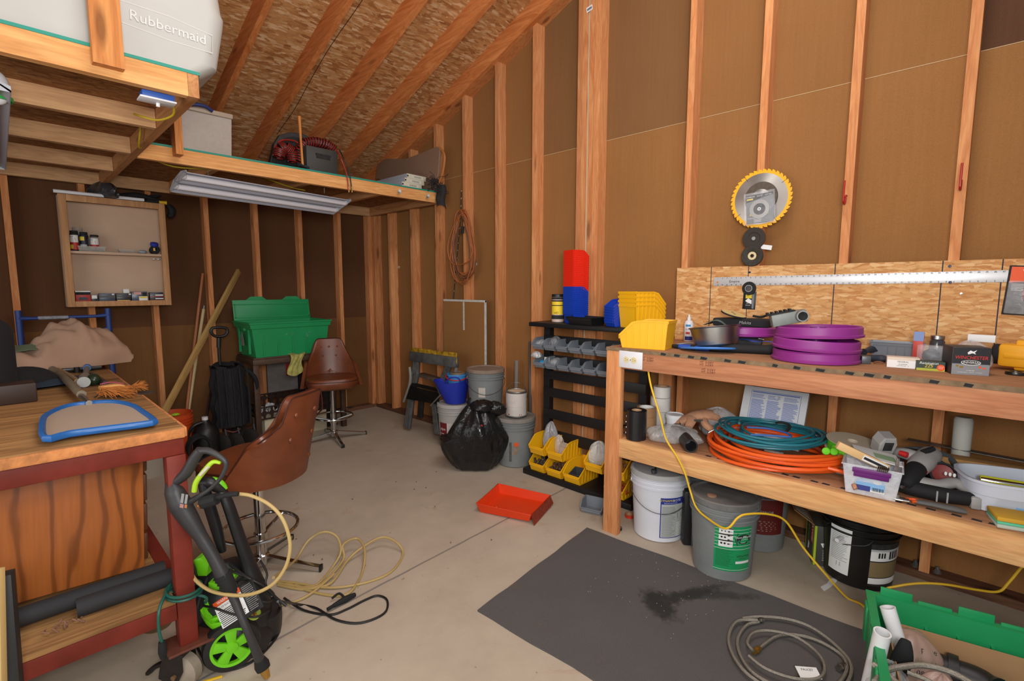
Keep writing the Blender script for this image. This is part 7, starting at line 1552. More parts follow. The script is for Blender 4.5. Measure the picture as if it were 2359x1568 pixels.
# spray gun and lance
gun = thing('spray_gun', 'black spray gun with lime trigger and long lance leaning in front of the washer', 'spray gun', (0, 0, 0))
def TG(name, pts, r, mat, seg=14, sm=4, sq=1.0): b = MB(); b.tube(pts, r, seg, sm=sm, squash=sq); return b.done(name, mat, gun)
D = -.07
m_gunb = P('gun_black', S(48, 48, 50), .5, bump=.08, bscale=80)
TG('gun_body', [pp(394, 1108, D), pp(402, 1130, D), pp(414, 1160, D), pp(436, 1195, D), pp(462, 1235, D), pp(490, 1280, D), pp(512, 1322, D), pp(516, 1332, D)], [.018, .036, .042, .036, .026, .024, .028, .024], m_gunb, 20, 4, .8)
TG('grip', [pp(400, 1112, D), pp(428, 1090, D), pp(448, 1055, D), pp(462, 1036, D)], [.016, .019, .018, .016], m_gunb, 16, 4, .9)
TG('hand_guard', [pp(455, 1040, D), pp(480, 1038, D), pp(510, 1054, D), pp(521, 1070, D), pp(510, 1098, D), pp(485, 1125, D), pp(455, 1145, D), pp(430, 1160, D)], [.015, .012, .009, .008, .0075, .0075, .010, .014], m_gunb, 12, 5, .9)
TG('trigger', [pp(447, 1132, D), pp(452, 1110, D), pp(470, 1085, D), pp(490, 1064, D), pp(508, 1066, D)], [.008, .0085, .0085, .0075, .005], m_wl, 10, 5)
TG('trigger_lock', [pp(461, 1094, D-.008), pp(480, 1074, D-.008)], .0055, P('pale_lime', S(200, 196, 170), .5), 8, 1)
TG('rubber_boot', [pp(512, 1322, D), pp(524, 1344, D), pp(534, 1366, D)], [.028, .024, .018], m_blackm, 18, 2)
b = MB()
for i in range(6): p = pp(512+i*3.6, 1324+i*7, D); b.lathe([(.024-.0012*i, -.0022), (.029-.0014*i, 0), (.024-.0012*i, .0022)], 24, Matrix.Translation(p) @ (pp(534, 1366, D)-pp(512, 1322, D)).to_track_quat('Z', 'Y').to_matrix().to_4x4(), close=True)
b.done('boot_ribs', m_blackm, gun)
tip = at(603, 1530, z=.06)
TG('lance', [pp(532, 1362, D), pp(553, 1412, D-.01), pp(574, 1462, D-.02), tip.lerp(pp(574, 1462, D-.02), .12)], [.015, .0125, .0125, .016], m_gunb, 14, 2)
ti2 = at(616, 1560, z=.012)
TG('lance_nozzle', [tip.lerp(pp(574, 1462, D-.02), .25), tip, tip.lerp(ti2, .35)], [.014, .024, .022], m_blackm, 16, 2)
TG('brass_tip', [tip.lerp(ti2, .35), tip.lerp(ti2, .6), ti2], [.016, .014, .010], m_brass, 14, 1)
TG('hose_nut', [pp(466, 1158, D), pp(478, 1154, D), pp(500, 1148, D)], [.020, .021, .019], m_blackm, 10, 1)
TG('brass_collar', [pp(460, 1164, D), pp(467, 1161, D)], .011, P('copper', S(200, 120, 50), .3, .8), 12, 1)
TG('hose_sleeve', [pp(500, 1146, D), pp(525, 1139, D), pp(549, 1137, D)], [.008, .0085, .0075], m_blackm, 10, 2)
d = Decal(); d.rect(-.012, -.002, -.003, .03, 0, 1); d.rect(.001, -.002, .009, .03, 0, 1); d.rect(-.012, -.018, .0, -.005, 1, 1); d.rect(.003, -.016, .011, -.004, 2, 1)
d.done('gun_label', [P('lab_greytext', S(140, 140, 140), .6), P('pinkish', S(170, 120, 120), .6), P('lab_or', S(180, 110, 60), .6)], gun, Matrix.Translation(pp(424, 1158, D-.036)) @ TR(0, 0, 0, 0, 0, -45.9) @ Euler((0, R_(12), 0)).to_matrix().to_4x4())
# green cord looped on the bench leg, plug, white tag
m_gc2 = P('green_cord', S(24, 84, 72), .5); lx, ly = LX-.035, LY0+.041
t = thing('electric_lead', 'dark green electric cord wrapped round the red bench leg with a black plug', 'cord', (0, 0, 0))
b = MB(); pts = []
for i in range(37): a = 2*PI*i/18+2.2; pts.append((lx+.050*math.cos(a), ly+.050*math.sin(a), .345-.026*i/36+.004*math.sin(a)))
b.tube(pts, .0048, 8, sm=2); q = Vector(pts[0]); b.tube([pts[0], (lx-.075, ly-.035, .325), (lx-.085, ly-.05, .27), (lx-.08, ly-.055, .215)], .0048, 8); b.tube([pts[-1], (lx+.05, ly-.03, .30), (lx+.055, ly-.02, .27)], .0048, 8)
b.done('cord_line', m_gc2, t); b = MB(); b.tube([(lx-.08, ly-.055, .218), (lx-.08, ly-.055, .185), (lx-.08, ly-.054, .16)], [.010, .013, .008], 12, sm=2); b.done('plug', m_blackm, t)
t = thing('washer_plug', 'black cable plug with white tag hanging between the bench leg and the washer', 'plug', (0, 0, 0))
b = MB(); b.tube([pp(478, 1330, .02), pp(465, 1360, -.0), pp(455, 1395, -.03), pp(448, 1420, -.04)], .0045, 8); b.tube([pp(450, 1412, -.04), pp(440, 1430, -.04), pp(432, 1452, -.04)], [.010, .014, .012], 12); b.done('plug_body', m_blackm, t)
b = MB(); b.box((-.014, -.0006, -.014), (.014, .0006, .014)); b.done('white_tag', m_pw, t, Matrix.Translation(pp(441, 1380, -.05)) @ TR(0, 0, 0, 0, 12, -46))
q = fz(470, 1562); solo('yellow_pencil', MB().box((-.06, -.004, 0), (.06, .004, .006), None, .001), m_yc, 'yellow strip lying on the concrete at the bottom edge', 'strip', (q.x-.01, q.y-.02, .001), (0, 0, -20))
q = fz(362, 1440); solo('lid', MB().cyl(.05, 0, .002, 28), P('stain_disc', S(120, 96, 66), .9), 'flat brown disc on the floor under the steel bench', 'lid', (q.x, q.y, 0))
# ================================================================ wall cabinet on the back wall
m_cw = wood('cabinet_wood', S(196, 148, 102), S(176, 126, 84), 'z', .8, .6, knots=False, rnd=.0); m_ci = P('cabinet_inside', S(202, 172, 146), .7, var=.06)
X0, X1, Z0, Z1, YF, YK = -2.555, -1.925, 1.205, 2.005, -.165, -.012
wc_ = thing('wall_cabinet', 'open light wood wall cabinet with one shelf hung on the back wall studs', 'cabinet', (0, 0, 0))
def cp(n, a, b_, m, bev=.001): return bx(a, b_, bev).done(n, m, wc_)
cp('side_panel', (X0, YF+.02, Z0), (X0+.016, YK, Z1), m_ci); cp('side_panel', (X1-.016, YF+.02, Z0), (X1, YK, Z1), m_ci)
cp('bottom_panel', (X0+.017, YF+.02, Z0), (X1-.017, YK, Z0+.03), m_ci); cp('top_panel', (X0+.017, YF+.02, Z1-.03), (X1-.017, YK, Z1-.014), m_ci)
cp('back_panel', (X0+.017, YK-.006, Z0+.031), (X1-.017, YK, Z1-.031), m_ci); cp('shelf', (X0+.017, YF+.022, 1.592), (X1-.017, YK-.007, 1.610), m_ci)
cp('face_frame', (X0, YF, Z0), (X0+.042, YF+.019, Z1), m_cw); cp('face_frame', (X1-.042, YF, Z0), (X1, YF+.019, Z1), m_cw)
cp('face_frame', (X0+.043, YF, Z0), (X1-.043, YF+.019, Z0+.04), m_cw); cp('face_frame', (X0+.043, YF, Z1-.045), (X1-.043, YF+.019, Z1), m_cw)
for dx in (0, .03): cp('hinge', (X1-.10+dx, YF+.018, 1.565), (X1-.08+dx, YF+.024, 1.575), m_zinc)
b = MB(); b.tube([(X0-.02, YF+.012, Z1+.016), (X0+.50, YF+.012, Z1+.016)], .0125, 14, sm=1); solo('white_tube', b, m_white, 'white plastic tube lying along the top front edge of the wall cabinet', 'tube')
bag('plastic_bag', 'black shiny plastic bag heaped on top of the wall cabinet', 'bag', (-2.29, -.09, Z1+.004), (.15, .065, .125), clear('black_film', (.04, .04, .045, 1), 1.0, .2), 81)
b = MB(); b.tube([(-2.22, -.10, Z1+.025), (-2.10, -.10, Z1+.05), (-2.0, -.10, Z1+.04), (-1.90, -.11, Z1+.012)], [.035, .045, .035, .02], 12, squash=.6); b.tube([(-2.0, -.10, Z1+.05), (-1.93, -.10, Z1+.075)], [.02, .006], 8, sm=1)
solo('black_tool_bag', b, m_blackm, 'flat black pouch lying on the right half of the wall cabinet top', 'bag')
t = thing('nail_puller', 'black handled tool with yellow grip sticking out over the cabinet corner', 'tool', (0, 0, 0)); b = MB(); b.tube([(-2.04, -.13, Z1+.014), (-1.955, -.135, Z1+.014)], .013, 10, sm=1); b.done('black_shaft', m_blackm, t)
b = MB(); b.tube([(-1.955, -.135, Z1+.014), (-1.92, -.137, Z1+.014), (-1.905, -.138, Z1+.014)], [.013, .013, .016], 12, sm=1); b.done('yellow_grip', P('grip_yellow', S(214, 174, 30), .5), t)
b = MB(); b.tube([(-1.895, -.12, Z1-.0), (-1.87, -.125, Z1-.035), (-1.875, -.12, Z1-.075), (-1.90, -.12, Z1-.085)], [.025, .04, .038, .02], 12, squash=.7); solo('black_glove', b, m_blackm, 'black glove hanging at the right end of the wall cabinet top', 'glove')
# jars on the shelf
S1 = 1.6105
def jar(name, label, x, y, r, h, body, lid, labels=None, z=S1, lm=None, rl=None):
    t = thing(name, label, 'jar', (x, y, z), (0, 0, -25)); MB().lathe([(0, 0), (r-.003, 0), (r, .004), (r, h*.80), (r*.86, h*.88), (0, h*.88)], 28).done('jar_body', body, t)
    MB().cyl(rl or r*.88, h*.88, h, 28, bev=.002).done('lid', lid, t)
    if labels: d = Decal(); labels(d, r, h); d.done('printed_label', lm, t, None, cylmap(r, r, h))
    return t
m_jc = clear('jar_clear', (.6, .57, .52, 1), .34, .1, .1, .05)
m_pp = P('packaging_red', S(178, 40, 34), .5); m_ye2 = P('pack_yellow', S(220, 196, 50), .5)
jar('big_jar', 'large clear plastic jar at the back left of the cabinet shelf', -2.455, -.055, .036, .175, m_jc, m_jc)
def lf(d, r, h): d.rect(-r*1.2, h*.42, r*1.2, h*.78, 0, 1, 12); d.rect(-r*1.2, h*.06, r*1.2, h*.42, 1, 1, 12); d.rect(-r*1.1, h*.1, 0, h*.3, 2, 2, 6); d.poly([(-.012, h*.46), (-.004, h*.66), (.0, h*.46)], 2, 2); d.poly([(.004, h*.46), (.012, h*.66), (.016, h*.46)], 1, 2); d.text('Ideal', -.01, h*.70, h*.09, 3, 2)
jar('connector_jar', 'white, red and yellow labelled jar at the left end of the cabinet shelf', -2.482, -.115, .026, .145, m_ink, m_ink, lf, lm=[m_pw, m_pp, m_ye2, m_ink])
jar('dark_jar', 'dark blue labelled jar in the middle of the cabinet shelf jars', -2.428, -.105, .026, .14, P('jar_navy', S(34, 38, 56), .4), m_ink, lambda d, r, h: (d.rect(-r, h*.55, r*.4, h*.75, 0, 1, 6), d.rect(-r*.8, h*.2, r*.9, h*.35, 1, 1, 8)), lm=[m_ye2, m_greyl])
jar('connector_jar', 'white labelled jar with black lid, rightmost of the cabinet shelf jars', -2.366, -.085, .028, .125, m_jc, m_ink, lf, lm=[m_pw, m_pp, m_ye2, m_ink])
t = thing('clear_tray', 'shallow clear plastic tray of small parts in front of the shelf jars', 'tray', (-2.39, -.128, S1), (0, 0, 0)); tray_shell(.16, .034, .038, .006, .002).done('tray_shell', m_jc, t); MB().box((-.07, -.012, .004), (.07, .012, .022)).done('tray_contents', m_zb, t)
t = thing('clear_tray', 'low clear tray of brown parts in the middle of the cabinet shelf', 'tray', (-2.18, -.09, S1), (0, 0, 0)); tray_shell(.10, .05, .026, .006, .002).done('tray_shell', m_jc, t); MB().box((-.04, -.018, .004), (.04, .018, .014)).done('tray_contents', P('rust_mix', S(128, 96, 72), .5, .3, var=.5), t)
b = MB(); b.ball((0, 0, .014), (.028, .02, .014), seg=12, jit=.1); solo('grey_rag', b, P('rag_grey', S(150, 160, 168), .9), 'small pale grey crumpled piece left of the wire spool on the cabinet shelf', 'rag', (-2.08, -.10, S1))
t = thing('wire_spool', 'black wire coil lying on the right of the cabinet shelf', 'spool', (-2.0, -.095, S1+.034)); b = MB(); b.lathe([(.012, -.02), (.034, -.02), (.034, .02), (.012, .02)], 28, TR(0, 0, 0, 80, 0, 0), close=True); b.done('coil', m_blackm, t); b = MB(); b.box((-.012, -.022, -.008), (.0, -.02, .014)); b.done('gold_label', m_brass, t)
solo('cap', MB().lathe([(0, 0), (.026, 0), (.028, .01), (.026, .022), (0, .03)], 28), P('cap_blue', S(34, 50, 160), .5), 'blue round cap resting on the black wire coil in the cabinet', 'cap', (-2.0, -.095, S1+.068), (25, 0, 0))
# packets on the cabinet floor
S0 = Z0+.0305
def packet(label, x, w, h, mat, bands=(), y=-.10, d_=.05, z=None):
    t = thing('drill_packet', label, 'packet', (x, y, z or S0), (0, 0, 0), None); MB().box((-w/2, -d_/2, 0), (w/2, d_/2, h), None, .001).done('packet_body', mat, t)
    d = Decal(); mats = []
    for i, (a, b_, c_, e, m) in enumerate(bands): d.rect(-w/2+w*a, h*b_, -w/2+w*c_, h*e, i, 1+i); mats.append(m)
    if bands: d.done('printed_face', mats, t, TR(0, -d_/2-.0003, 0))
    else: d.mb.bm.free()
m_pk = P('packet_dark', S(44, 42, 48), .35); m_pk2 = P('packet_blue_grey', S(70, 78, 96), .3)
packet('red packet with dark window at the left of the cabinet floor', -2.463, .085, .085, m_pp, ((0, .66, 1, .9, m_ink), (0, .9, 1, 1, m_pw), (.22, .2, .8, .45, m_dg)))
packet('dark packet with white corner beside the red one on the cabinet floor', -2.40, .038, .055, m_pk, ((.1, .5, .9, .95, m_pw),))
packet('clear blister packet of drill bits, left of the middle on the cabinet floor', -2.325, .095, .066, m_pk2, ((.0, .5, 1, .75, m_pk), (.8, .8, .95, .95, m_pw)))
packet('dark blister packet in the middle of the cabinet floor', -2.225, .090, .066, m_pk, ((.05, .1, .9, .2, m_brass), (.0, .6, 1, .7, m_dg), (.85, .8, 1, .95, m_pw)))
packet('small white box standing on the packets in the middle of the cabinet', -2.205, .036, .030, m_pw, (), z=S0+.067, d_=.03)
packet('grey blister packet with red label right of the middle on the cabinet floor', -2.125, .10, .078, m_pk2, ((.15, .7, .6, .95, P('lab_pinkred', S(214, 150, 140), .5)), (.7, .5, .95, .9, m_ink)))
packet('small white packet with yellow top in front on the cabinet floor', -2.105, .055, .042, m_pw, ((.05, .65, .95, .95, m_ye2), (.3, .0, .6, .15, m_pp)), y=-.137, d_=.012)
packet('dark striped packet at the right end of the cabinet floor', -2.015, .088, .072, m_pk, ((.4, .62, 1, .75, m_pw), (.0, .5, 1, .56, m_pp), (.4, .25, 1, .36, m_pw), (0, .06, 1, .14, m_org)))
# ================================================================ poles, bins and the folded wagon at the back
m_dow = P('dowel_brown', S(158, 96, 56), .6, var=.15); m_pol = P('pole_cream', S(190, 166, 120), .6, var=.12)
def rod(name, label, a, b_, r, mat, cat='pole'): bb = MB(); bb.tube([a, b_], r, 12, sm=1); return solo(name, bb, mat, label, cat)
pt = at(467, 630, y=-.012); pb = Vector((-1.985, -.42, .02)); rod('broomstick', 'thin brown wooden pole leaning on the back wall, leftmost of the poles', pb, pt, .011, m_dow)
pt = at(469, 712, y=-.014); pb2_ = Vector((-1.965, -.36, .03)); rod('paint_pole', 'cream pole with metal tip leaning on the back wall', pb2_, pt, .0125, m_pol); rod('pole_tip', 'short metal threaded tip of the cream pole', pt, pt+(pt-pb2_).normalized()*.03, .009, m_zinc).parent = bpy.data.objects['paint_pole']
tip_ = bpy.data.objects['pole_tip']
for k_ in ('category', 'label'):
    if k_ in tip_: del tip_[k_]
pt = at(550, 624, y=-.02); pb = at(378, 950, y=-.75); dv = pt-pb; pb = pb-dv*(pb.z-.03)/dv.z if False else pb
slab('trim_board', 'long flat pale wooden trim board leaning across the other poles', pb, pt, .022, .05, wood('trim_board', S(196, 160, 100), S(176, 138, 80), 'x', 1, knots=False), 'board')
bucket('orange plastic bucket with poles standing in it beside the steel bench', None, (-2.045, -.42, 0), -30, [P('bucket_orange', S(206, 78, 30), .5)], lid=False, bail='none', h=.37, patch=lambda t, f: (lambda d: (d.rect(-.09, .04, .06, .22, 0, 1, 16), d.rect(-.05, .10, .0, .15, 1, 2, 4), d.lines(-.04, .05, .05, .20, 6, 2, 3, 3, .3), d.done('printed_label', [P('lab_grey_blue', S(90, 90, 110), .6), P('lab_blue', S(40, 80, 160), .6), P('lab_pinkred2', S(190, 110, 100), .6)], t, None, f)))(Decal()))
b = MB(); b.ball((0, 0, 0), (.03, .02, .012), seg=10); solo('cap', b, m_wl, 'small lime green cap at the bucket rim among the poles', 'cap', (-2.03, -.545, .385))
t = thing('waste_bin', 'off-white plastic bin half hidden behind the steel bench corner', 'bin', (-2.255, -.62, 0), (0, 0, 10)); MB().lathe([(0, 0), (.13, 0), (.165, .41), (.172, .412), (.172, .425), (.160, .425), (.125, .01), (0, .01)], 40).done('bin_shell', P('bin_offwhite', S(178, 170, 156), .6), t)
# folded wagon
m_wf = P('wagon_fabric', S(22, 22, 26), .85, bump=.5, bscale=40)
t = thing('folding_wagon', 'folded black fabric wagon with looped pull handle standing at the back wall', 'wagon', (0, 0, 0))
yw = -.40
def W(px, py, y=yw): return at(px, py, y=y)
b = MB(); b.tube([W(508, 845), W(505, 815), W(504, 785)], .011, 12, sm=2); b.done('handle_shaft', m_black, t)
b = MB(); b.tube([W(504, 800), W(504, 778)], .017, 12, sm=1); b.done('handle_collar', m_black, t)
b = MB(); b.tube([W(496, 774), W(487, 766), W(488, 757), W(497, 754), (W(512, 754)), W(522, 757), W(523, 767), W(514, 774)], .012, 12, closed=True, sm=4); b.done('handle_loop', m_black, t)
c0_, c1_ = W(482, 850), W(568, 985)
def fn(u, v):
    a = 2*PI*u; xx = c0_.x+.0+(.24+.04*v)*(.5+.5*math.cos(a))+.010*math.sin(9*a+4*v); k = 1+.06*math.sin(12*a+3*v)
    return (xx+.0*v+.01*math.sin(17*v), yw-.02+.11*math.sin(a)*k, .20+.50*(1-v)+.012*math.sin(5*a)*(1-v))
b = MB(); b.grid(fn, 56, 12, closeu=True); vs_ = sorted(b.bm.verts, key=lambda v: -v.co.z)[:56]
b.grid(lambda u, v: (c0_.x+.02+.22*u, yw-.10+.18*v, .70+.012*math.sin(11*u+5*v)+.02*math.sin(PI*u)), 14, 8); b.done('fabric_body', m_wf, t, angle=50)
for i in range(5): b = MB(); x = c0_.x+.02+.055*i; b.tube([(x, yw-.135+.01*(i % 2), .69), (x+.005, yw-.142, .45), (x+.008, yw-.135, .21)], .009, 8); b.done('fabric_fold', m_wf, t)
b = MB(); b.tube([(c0_.x+.26, yw-.06, .66), (c0_.x+.31, yw-.08, .60), (c0_.x+.33, yw-.08, .50), (c0_.x+.30, yw-.06, .46)], [.03, .035, .03, .015], 10, squash=.6); b.done('side_pocket', m_wf, t)
for i, (x, y) in enumerate(((.03, -.13), (.12, -.15), (.25, -.12), (.20, .06))):
    b = MB(); b.lathe([(.0, -.02), (.06, -.02), (.078, -.012), (.078, .012), (.06, .02), (0, .02)], 28, TR(c0_.x+x, yw+y, .08, 0, 90, 25)); o = b.done('wheel', P('tyre_tread', S(40, 36, 34), .8, bump=.8, bscale=90), t)
    b = MB(); b.tube([(c0_.x+x+.03, yw+y-.03, .08), (c0_.x+x+.02, yw+y-.01, .2)], .007, 8, sm=1); b.done('wheel_fork', m_dg, t)
b = MB(); b.tube([(c0_.x+.06, yw-.14, .185), (c0_.x+.11, yw-.17, .17), (c0_.x+.16, yw-.15, .185)], .006, 8); b.done('red_link', P('dull_red', S(96, 40, 30), .6), t)
# sump pump / jug
t = thing('water_jug', 'black plastic jug with handle and white cap on the floor left of the wagon', 'jug', (-1.83, -.52, 0), (0, 0, -35))
b = MB(); b.lathe([(0, 0), (.085, 0), (.092, .01), (.092, .20), (.075, .245), (.035, .275), (.025, .30), (0, .30)], 32); b.done('jug_body', m_black, t); MB().cyl(.022, .30, .325, 16).done('cap', m_white, t)
b = MB(); b.tube([(0, -.02, .29), (-.06, -.06, .27), (-.10, -.07, .20), (-.09, -.07, .12)], .012, 10); b.done('handle', m_black, t)
t = thing('hose_reel', 'dark coiled hose lying against the jug beside the orange bucket', 'hose', (-1.90, -.60, 0)); b = MB()
for i in range(4): b.tube([(.075*math.cos(2*PI*k/16), .02*i-.03+.004*math.sin(k), .10+.095*math.sin(2*PI*k/16)+.02*i*.2) for k in range(16)], .011, 8, closed=True, sm=2)
b.done('hose_coil', m_blackm, t)
slab('crowbar', 'thin dark stick leaning on the wall behind the jug', (-1.80, -.25, .02), (-1.63, -.03, .55), .014, .014, m_dkw, 'stick')
# ================================================================ iron table with tote
m_it = P('table_brown', S(84, 62, 46), .6, .3, var=.3, vscale=20, bump=.1); TX0, TX1, TY0, TY1, TH = -1.445, -.62, -.50, -.07, .748
tb = thing('iron_table', 'tall brown square-tube table carrying a green tote against the back wall', 'table', (0, 0, 0))
def tp(n, a, b_, m, bev=.002): return bx(a, b_, bev).done(n, m, tb)
tp('table_top', (TX0+.01, TY0+.01, TH-.014), (TX1-.01, TY1, TH), m_it); tp('front_rail', (TX0, TY0, TH-.06), (TX1, TY0+.03, TH-.0145), m_it); tp('side_rail', (TX0, TY0+.031, TH-.06), (TX0+.03, TY1, TH-.0145), m_it)
for x in (TX0, TX1-.045):
    tp('leg', (x, TY0, 0), (x+.045, TY0+.04, TH-.061), m_it); tp('leg', (x, TY1-.04, 0), (x+.045, TY1, TH-.061), m_it)
# ornate cast scraps under the table: a pierced metal panel
m_lat = P('lattice_iron', S(48, 28, 20), .6, .3)
t = thing('lattice_panel', 'dark pierced metal lattice crate standing under the iron table', 'crate', (0, 0, 0))
def lattice(name, M, w, h, rows, cols):
    b = MB(); b.box((0, -.003, 0), (w, .003, .012)); b.box((0, -.003, h-.012), (w, .003, h))
    for r in range(rows):
        for c_ in range(cols):
            cx, cz = w*(c_+.5)/cols, h*(r+.5)/rows; s_ = w/cols*.5
            b.box((cx-s_, -.003, cz-.008), (cx+s_, .003, cz+.008)); b.box((cx-.009, -.0034, cz-h/rows/2), (cx+.009, .0034, cz+h/rows/2)); b.box((cx-s_*.55, -.0032, cz-s_*.55), (cx+s_*.55, .0032, cz+s_*.55))
    b.done(name, m_lat, t, M)
lattice('pierced_side', TR(-1.395, -.47, .20), .62, .115, 1, 10); lattice('pierced_side', TR(-1.40, -.465, .20, 0, 0, 90), .38, .115, 1, 6)
lattice('pierced_side', TR(-1.395, -.12, .20), .62, .16, 2, 10)
t = thing('white_carton', 'white carton standing under the iron table below the lattice crate', 'carton', (-1.08, -.30, 0)); MB().box((-.28, -.15, 0), (.28, .15, .19), None, .002).done('carton_body', P('carton_cream', S(206, 196, 168), .8), t)
bits('lattice_fill', 'white paper scraps lying in the lattice crate', 'paper', (-1.08, -.30, .20), (.26, .13, .04), MATS['paper_white'], 50, .022, 85)
t = thing('leaning_panels', 'grey and brown tall panels leaning behind the iron table legs', 'panels', (0, 0, 0))
bx((-1.20, -.115, .36), (-.92, -.095, .70)).done('grey_panel', P('panel_grey', S(124, 116, 112), .7, var=.2, vscale=16), t); bx((-1.30, -.12, .34), (-1.245, -.10, .69)).done('brown_batten', m_dow, t)
MB().box((-1.03, -.118, .50), (-1.00, -.1155, .62)).done('red_sticker', m_pp, t)
bx((-.915, -.13, .30), (-.88, -.11, .66)).done('dark_batten', m_blackm, t)
bx((-.80, -.40, .0), (-.67, -.12, .62), .004).done('dark_crate', P('crate_dark', S(30, 24, 22), .7), t)
# green tote on the table
t = thing('storage_tote', 'green attached-lid plastic tote with open lid standing on the iron table', 'tote', (-1.105, -.30, TH+.001), (0, 0, 0))
m_gt_keep = m_gt
tote(t, .68, .40, .30)
for s, z0 in ((1, 0),):
    b = MB(); Ml = TR(0, .21, .30, -8, 0, 0); b.box((-.345, -.004, 0), (.345, .004, .185), Ml, .003)
    b.box((-.34, -.010, .02), (.34, -.004, .03), Ml); b.box((-.34, -.010, .14), (.34, -.004, .15), Ml); b.box((-.335, -.010, .02), (-.325, -.004, .15), Ml); b.box((.325, -.010, .02), (.335, -.004, .15), Ml)
    for x in (-.14, .18): b.prism([(x-.09, .185), (x-.05, .215), (x+.05, .215), (x+.09, .185)], -.004, .004, 'y', Ml)
    b.done('lid', m_gt, t)
d = Decal(); rnd = random.Random(6)
for i in range(6):
    x, z = rnd.uniform(-.05, .2), rnd.uniform(.12, .24); d.disc(x, z, rnd.uniform(.008, .018), 0, 1, rnd.uniform(.01, .03), 9)
d.done('scuff_marks', P('scuff', S(64, 156, 110), .8, var=.6, vscale=60), t, TR(0, -.2005, 0, -2.2)); b = MB(); b.prism([(-.03, .10), (.04, .09), (.05, .17), (-.01, .22)], 0, .001, 'x'); b.done('torn_label', P('lab_greytext', S(140, 140, 140), .6), t, TR(-.341, 0, 0, 0, -3))
# rag over the table edge
b = MB(); q = at(683, 812, y=TY0-.01)
b.grid(lambda u, v: (q.x-.075+.15*u*(1-.25*v)+.02*math.sin(5*v+2*u), TY0-.012-.010*abs(math.sin(9*u+3*v))-.004 if v > .18 else TY0+.05-.34*v+.0, TH+.006+.008*math.sin(8*u) if v < .18 else TH+.004-(v-.18)*.16*(1+.45*math.sin(2.2*u+.6))), 22, 16, thick=.003)
solo('yellow_rag', b, P('rag_yellow', S(178, 172, 96), .95, var=.35, vscale=22, bump=.4), 'yellow-green rag hanging over the front edge of the iron table', 'rag', angle=60)
q = at(560, 925, y=-.1)
b = MB(); b.tube([(-.52, -.02, .055), (-.45, -.015, .062), (-.38, -.02, .058), (-.30, -.02, .052)], .006, 8); solo('black_cable_piece', b, m_ink, 'short black piece lying on the sill at the room corner', 'cable')
# ================================================================ adjustable work support, buckets, trash bag
m_wsx = P('worn_grey_plastic', S(92, 92, 90), .6, .1, var=.45, vscale=16, bump=.15, bscale=60); m_wsd = P('worn_black_plastic', S(34, 32, 30), .6, var=.35, vscale=20, bump=.15)
t = thing('folding_sawhorse', 'folded worn grey plastic sawhorse with paint-splashed yellow top leaning on the right wall', 'sawhorse', (0, 0, 0))
def Q(px, py, x=-.24): return at(px, py, x=x)
def plank(name, a, b_, w, h, mat, xoff=0):
    dv = b_-a; o = MB().box((0, -w/2, -h/2), (dv.length, w/2, h/2), None, .006).done(name, mat, t); o.matrix_local = Matrix.Translation(a) @ dv.to_track_quat('X', 'Y').to_matrix().to_4x4(); return o
def ribbed(name, pts, w0, w1, th, mat):
    b = MB(); n = len(pts)
    for i in range(n-1):
        a, c_ = pts[i], pts[i+1]
        for s in (-1, 0, 1): b.tube([a+Vector((0, s*w0/3, 0)), c_+Vector((0, s*w1/3, 0))], th, 8, sm=1)
    b.done(name, mat, t)
ribbed('leg', [Q(960, 815), Q(958, 860), Q(948, 915), Q(938, 985, -.30)], .075, .085, .020, m_wsx); ribbed('leg', [Q(1040, 832), Q(1022, 870), Q(1000, 930), Q(1008, 1000, -.30)], .06, .06, .017, m_wsx)
ribbed('leg', [Q(972, 900, -.20), Q(968, 960, -.18)], .06, .06, .017, m_wsd)
b = MB(); b.tube([Q(944, 845, -.26), Q(945, 880, -.27), Q(930, 925, -.29)], [.014, .016, .012], 10); b.done('pale_strut', P('pale_metal', S(140, 136, 128), .5, .3, var=.2), t)
a, c_ = Q(948, 812), Q(1052, 826); plank('top_beam', a+Vector((0, 0, -.03)), c_+Vector((0, 0, -.03)), .09, .055, m_wsx)
o = plank('top_pad', a, c_, .10, .020, P('pad_yellow_paint', S(196, 150, 30), .6, var=.75, vscale=26))
a, c_ = Q(968, 862, -.19), Q(1022, 878, -.19); plank('cross_shelf', a, c_, .03, .085, P('worn_brown', S(92, 76, 64), .7, var=.4, vscale=30))
pl4 = [Q(945, 888, -.30), Q(1012, 905, -.30), Q(1012, 932, -.36), Q(935, 918, -.36)]
b = MB(); vs_ = [b.bm.verts.new(p) for p in pl4]; b.bm.faces.new(vs_); bmesh.ops.solidify(b.bm, geom=list(b.bm.faces), thickness=.02); b.done('step_plate', m_wsd, t)
pl4 = [Q(945, 888, -.30), Q(1012, 903, -.30), Q(1002, 892, -.25), Q(950, 880, -.25)]; b = MB(); vs_ = [b.bm.verts.new(p) for p in pl4]; b.bm.faces.new(vs_); bmesh.ops.solidify(b.bm, geom=list(b.bm.faces), thickness=.012); b.done('step_lip', m_wsd, t)
b = MB(); b.tube([Q(1016, 908, -.34), Q(992, 934, -.36)], .007, 8, sm=1); b.tube([Q(1003, 880, -.30), Q(1013, 908, -.34)], .006, 8, sm=1); b.done('wire_stay', m_zinc, t)
b = MB(); b.tube([Q(1050, 835, -.20), Q(1050, 855, -.20), Q(1040, 875, -.20), Q(1040, 900, -.20)], [.015, .016, .014, .012], 8); b.done('rear_strut', P('pale_metal', S(140, 136, 128), .5, .3, var=.2), t)
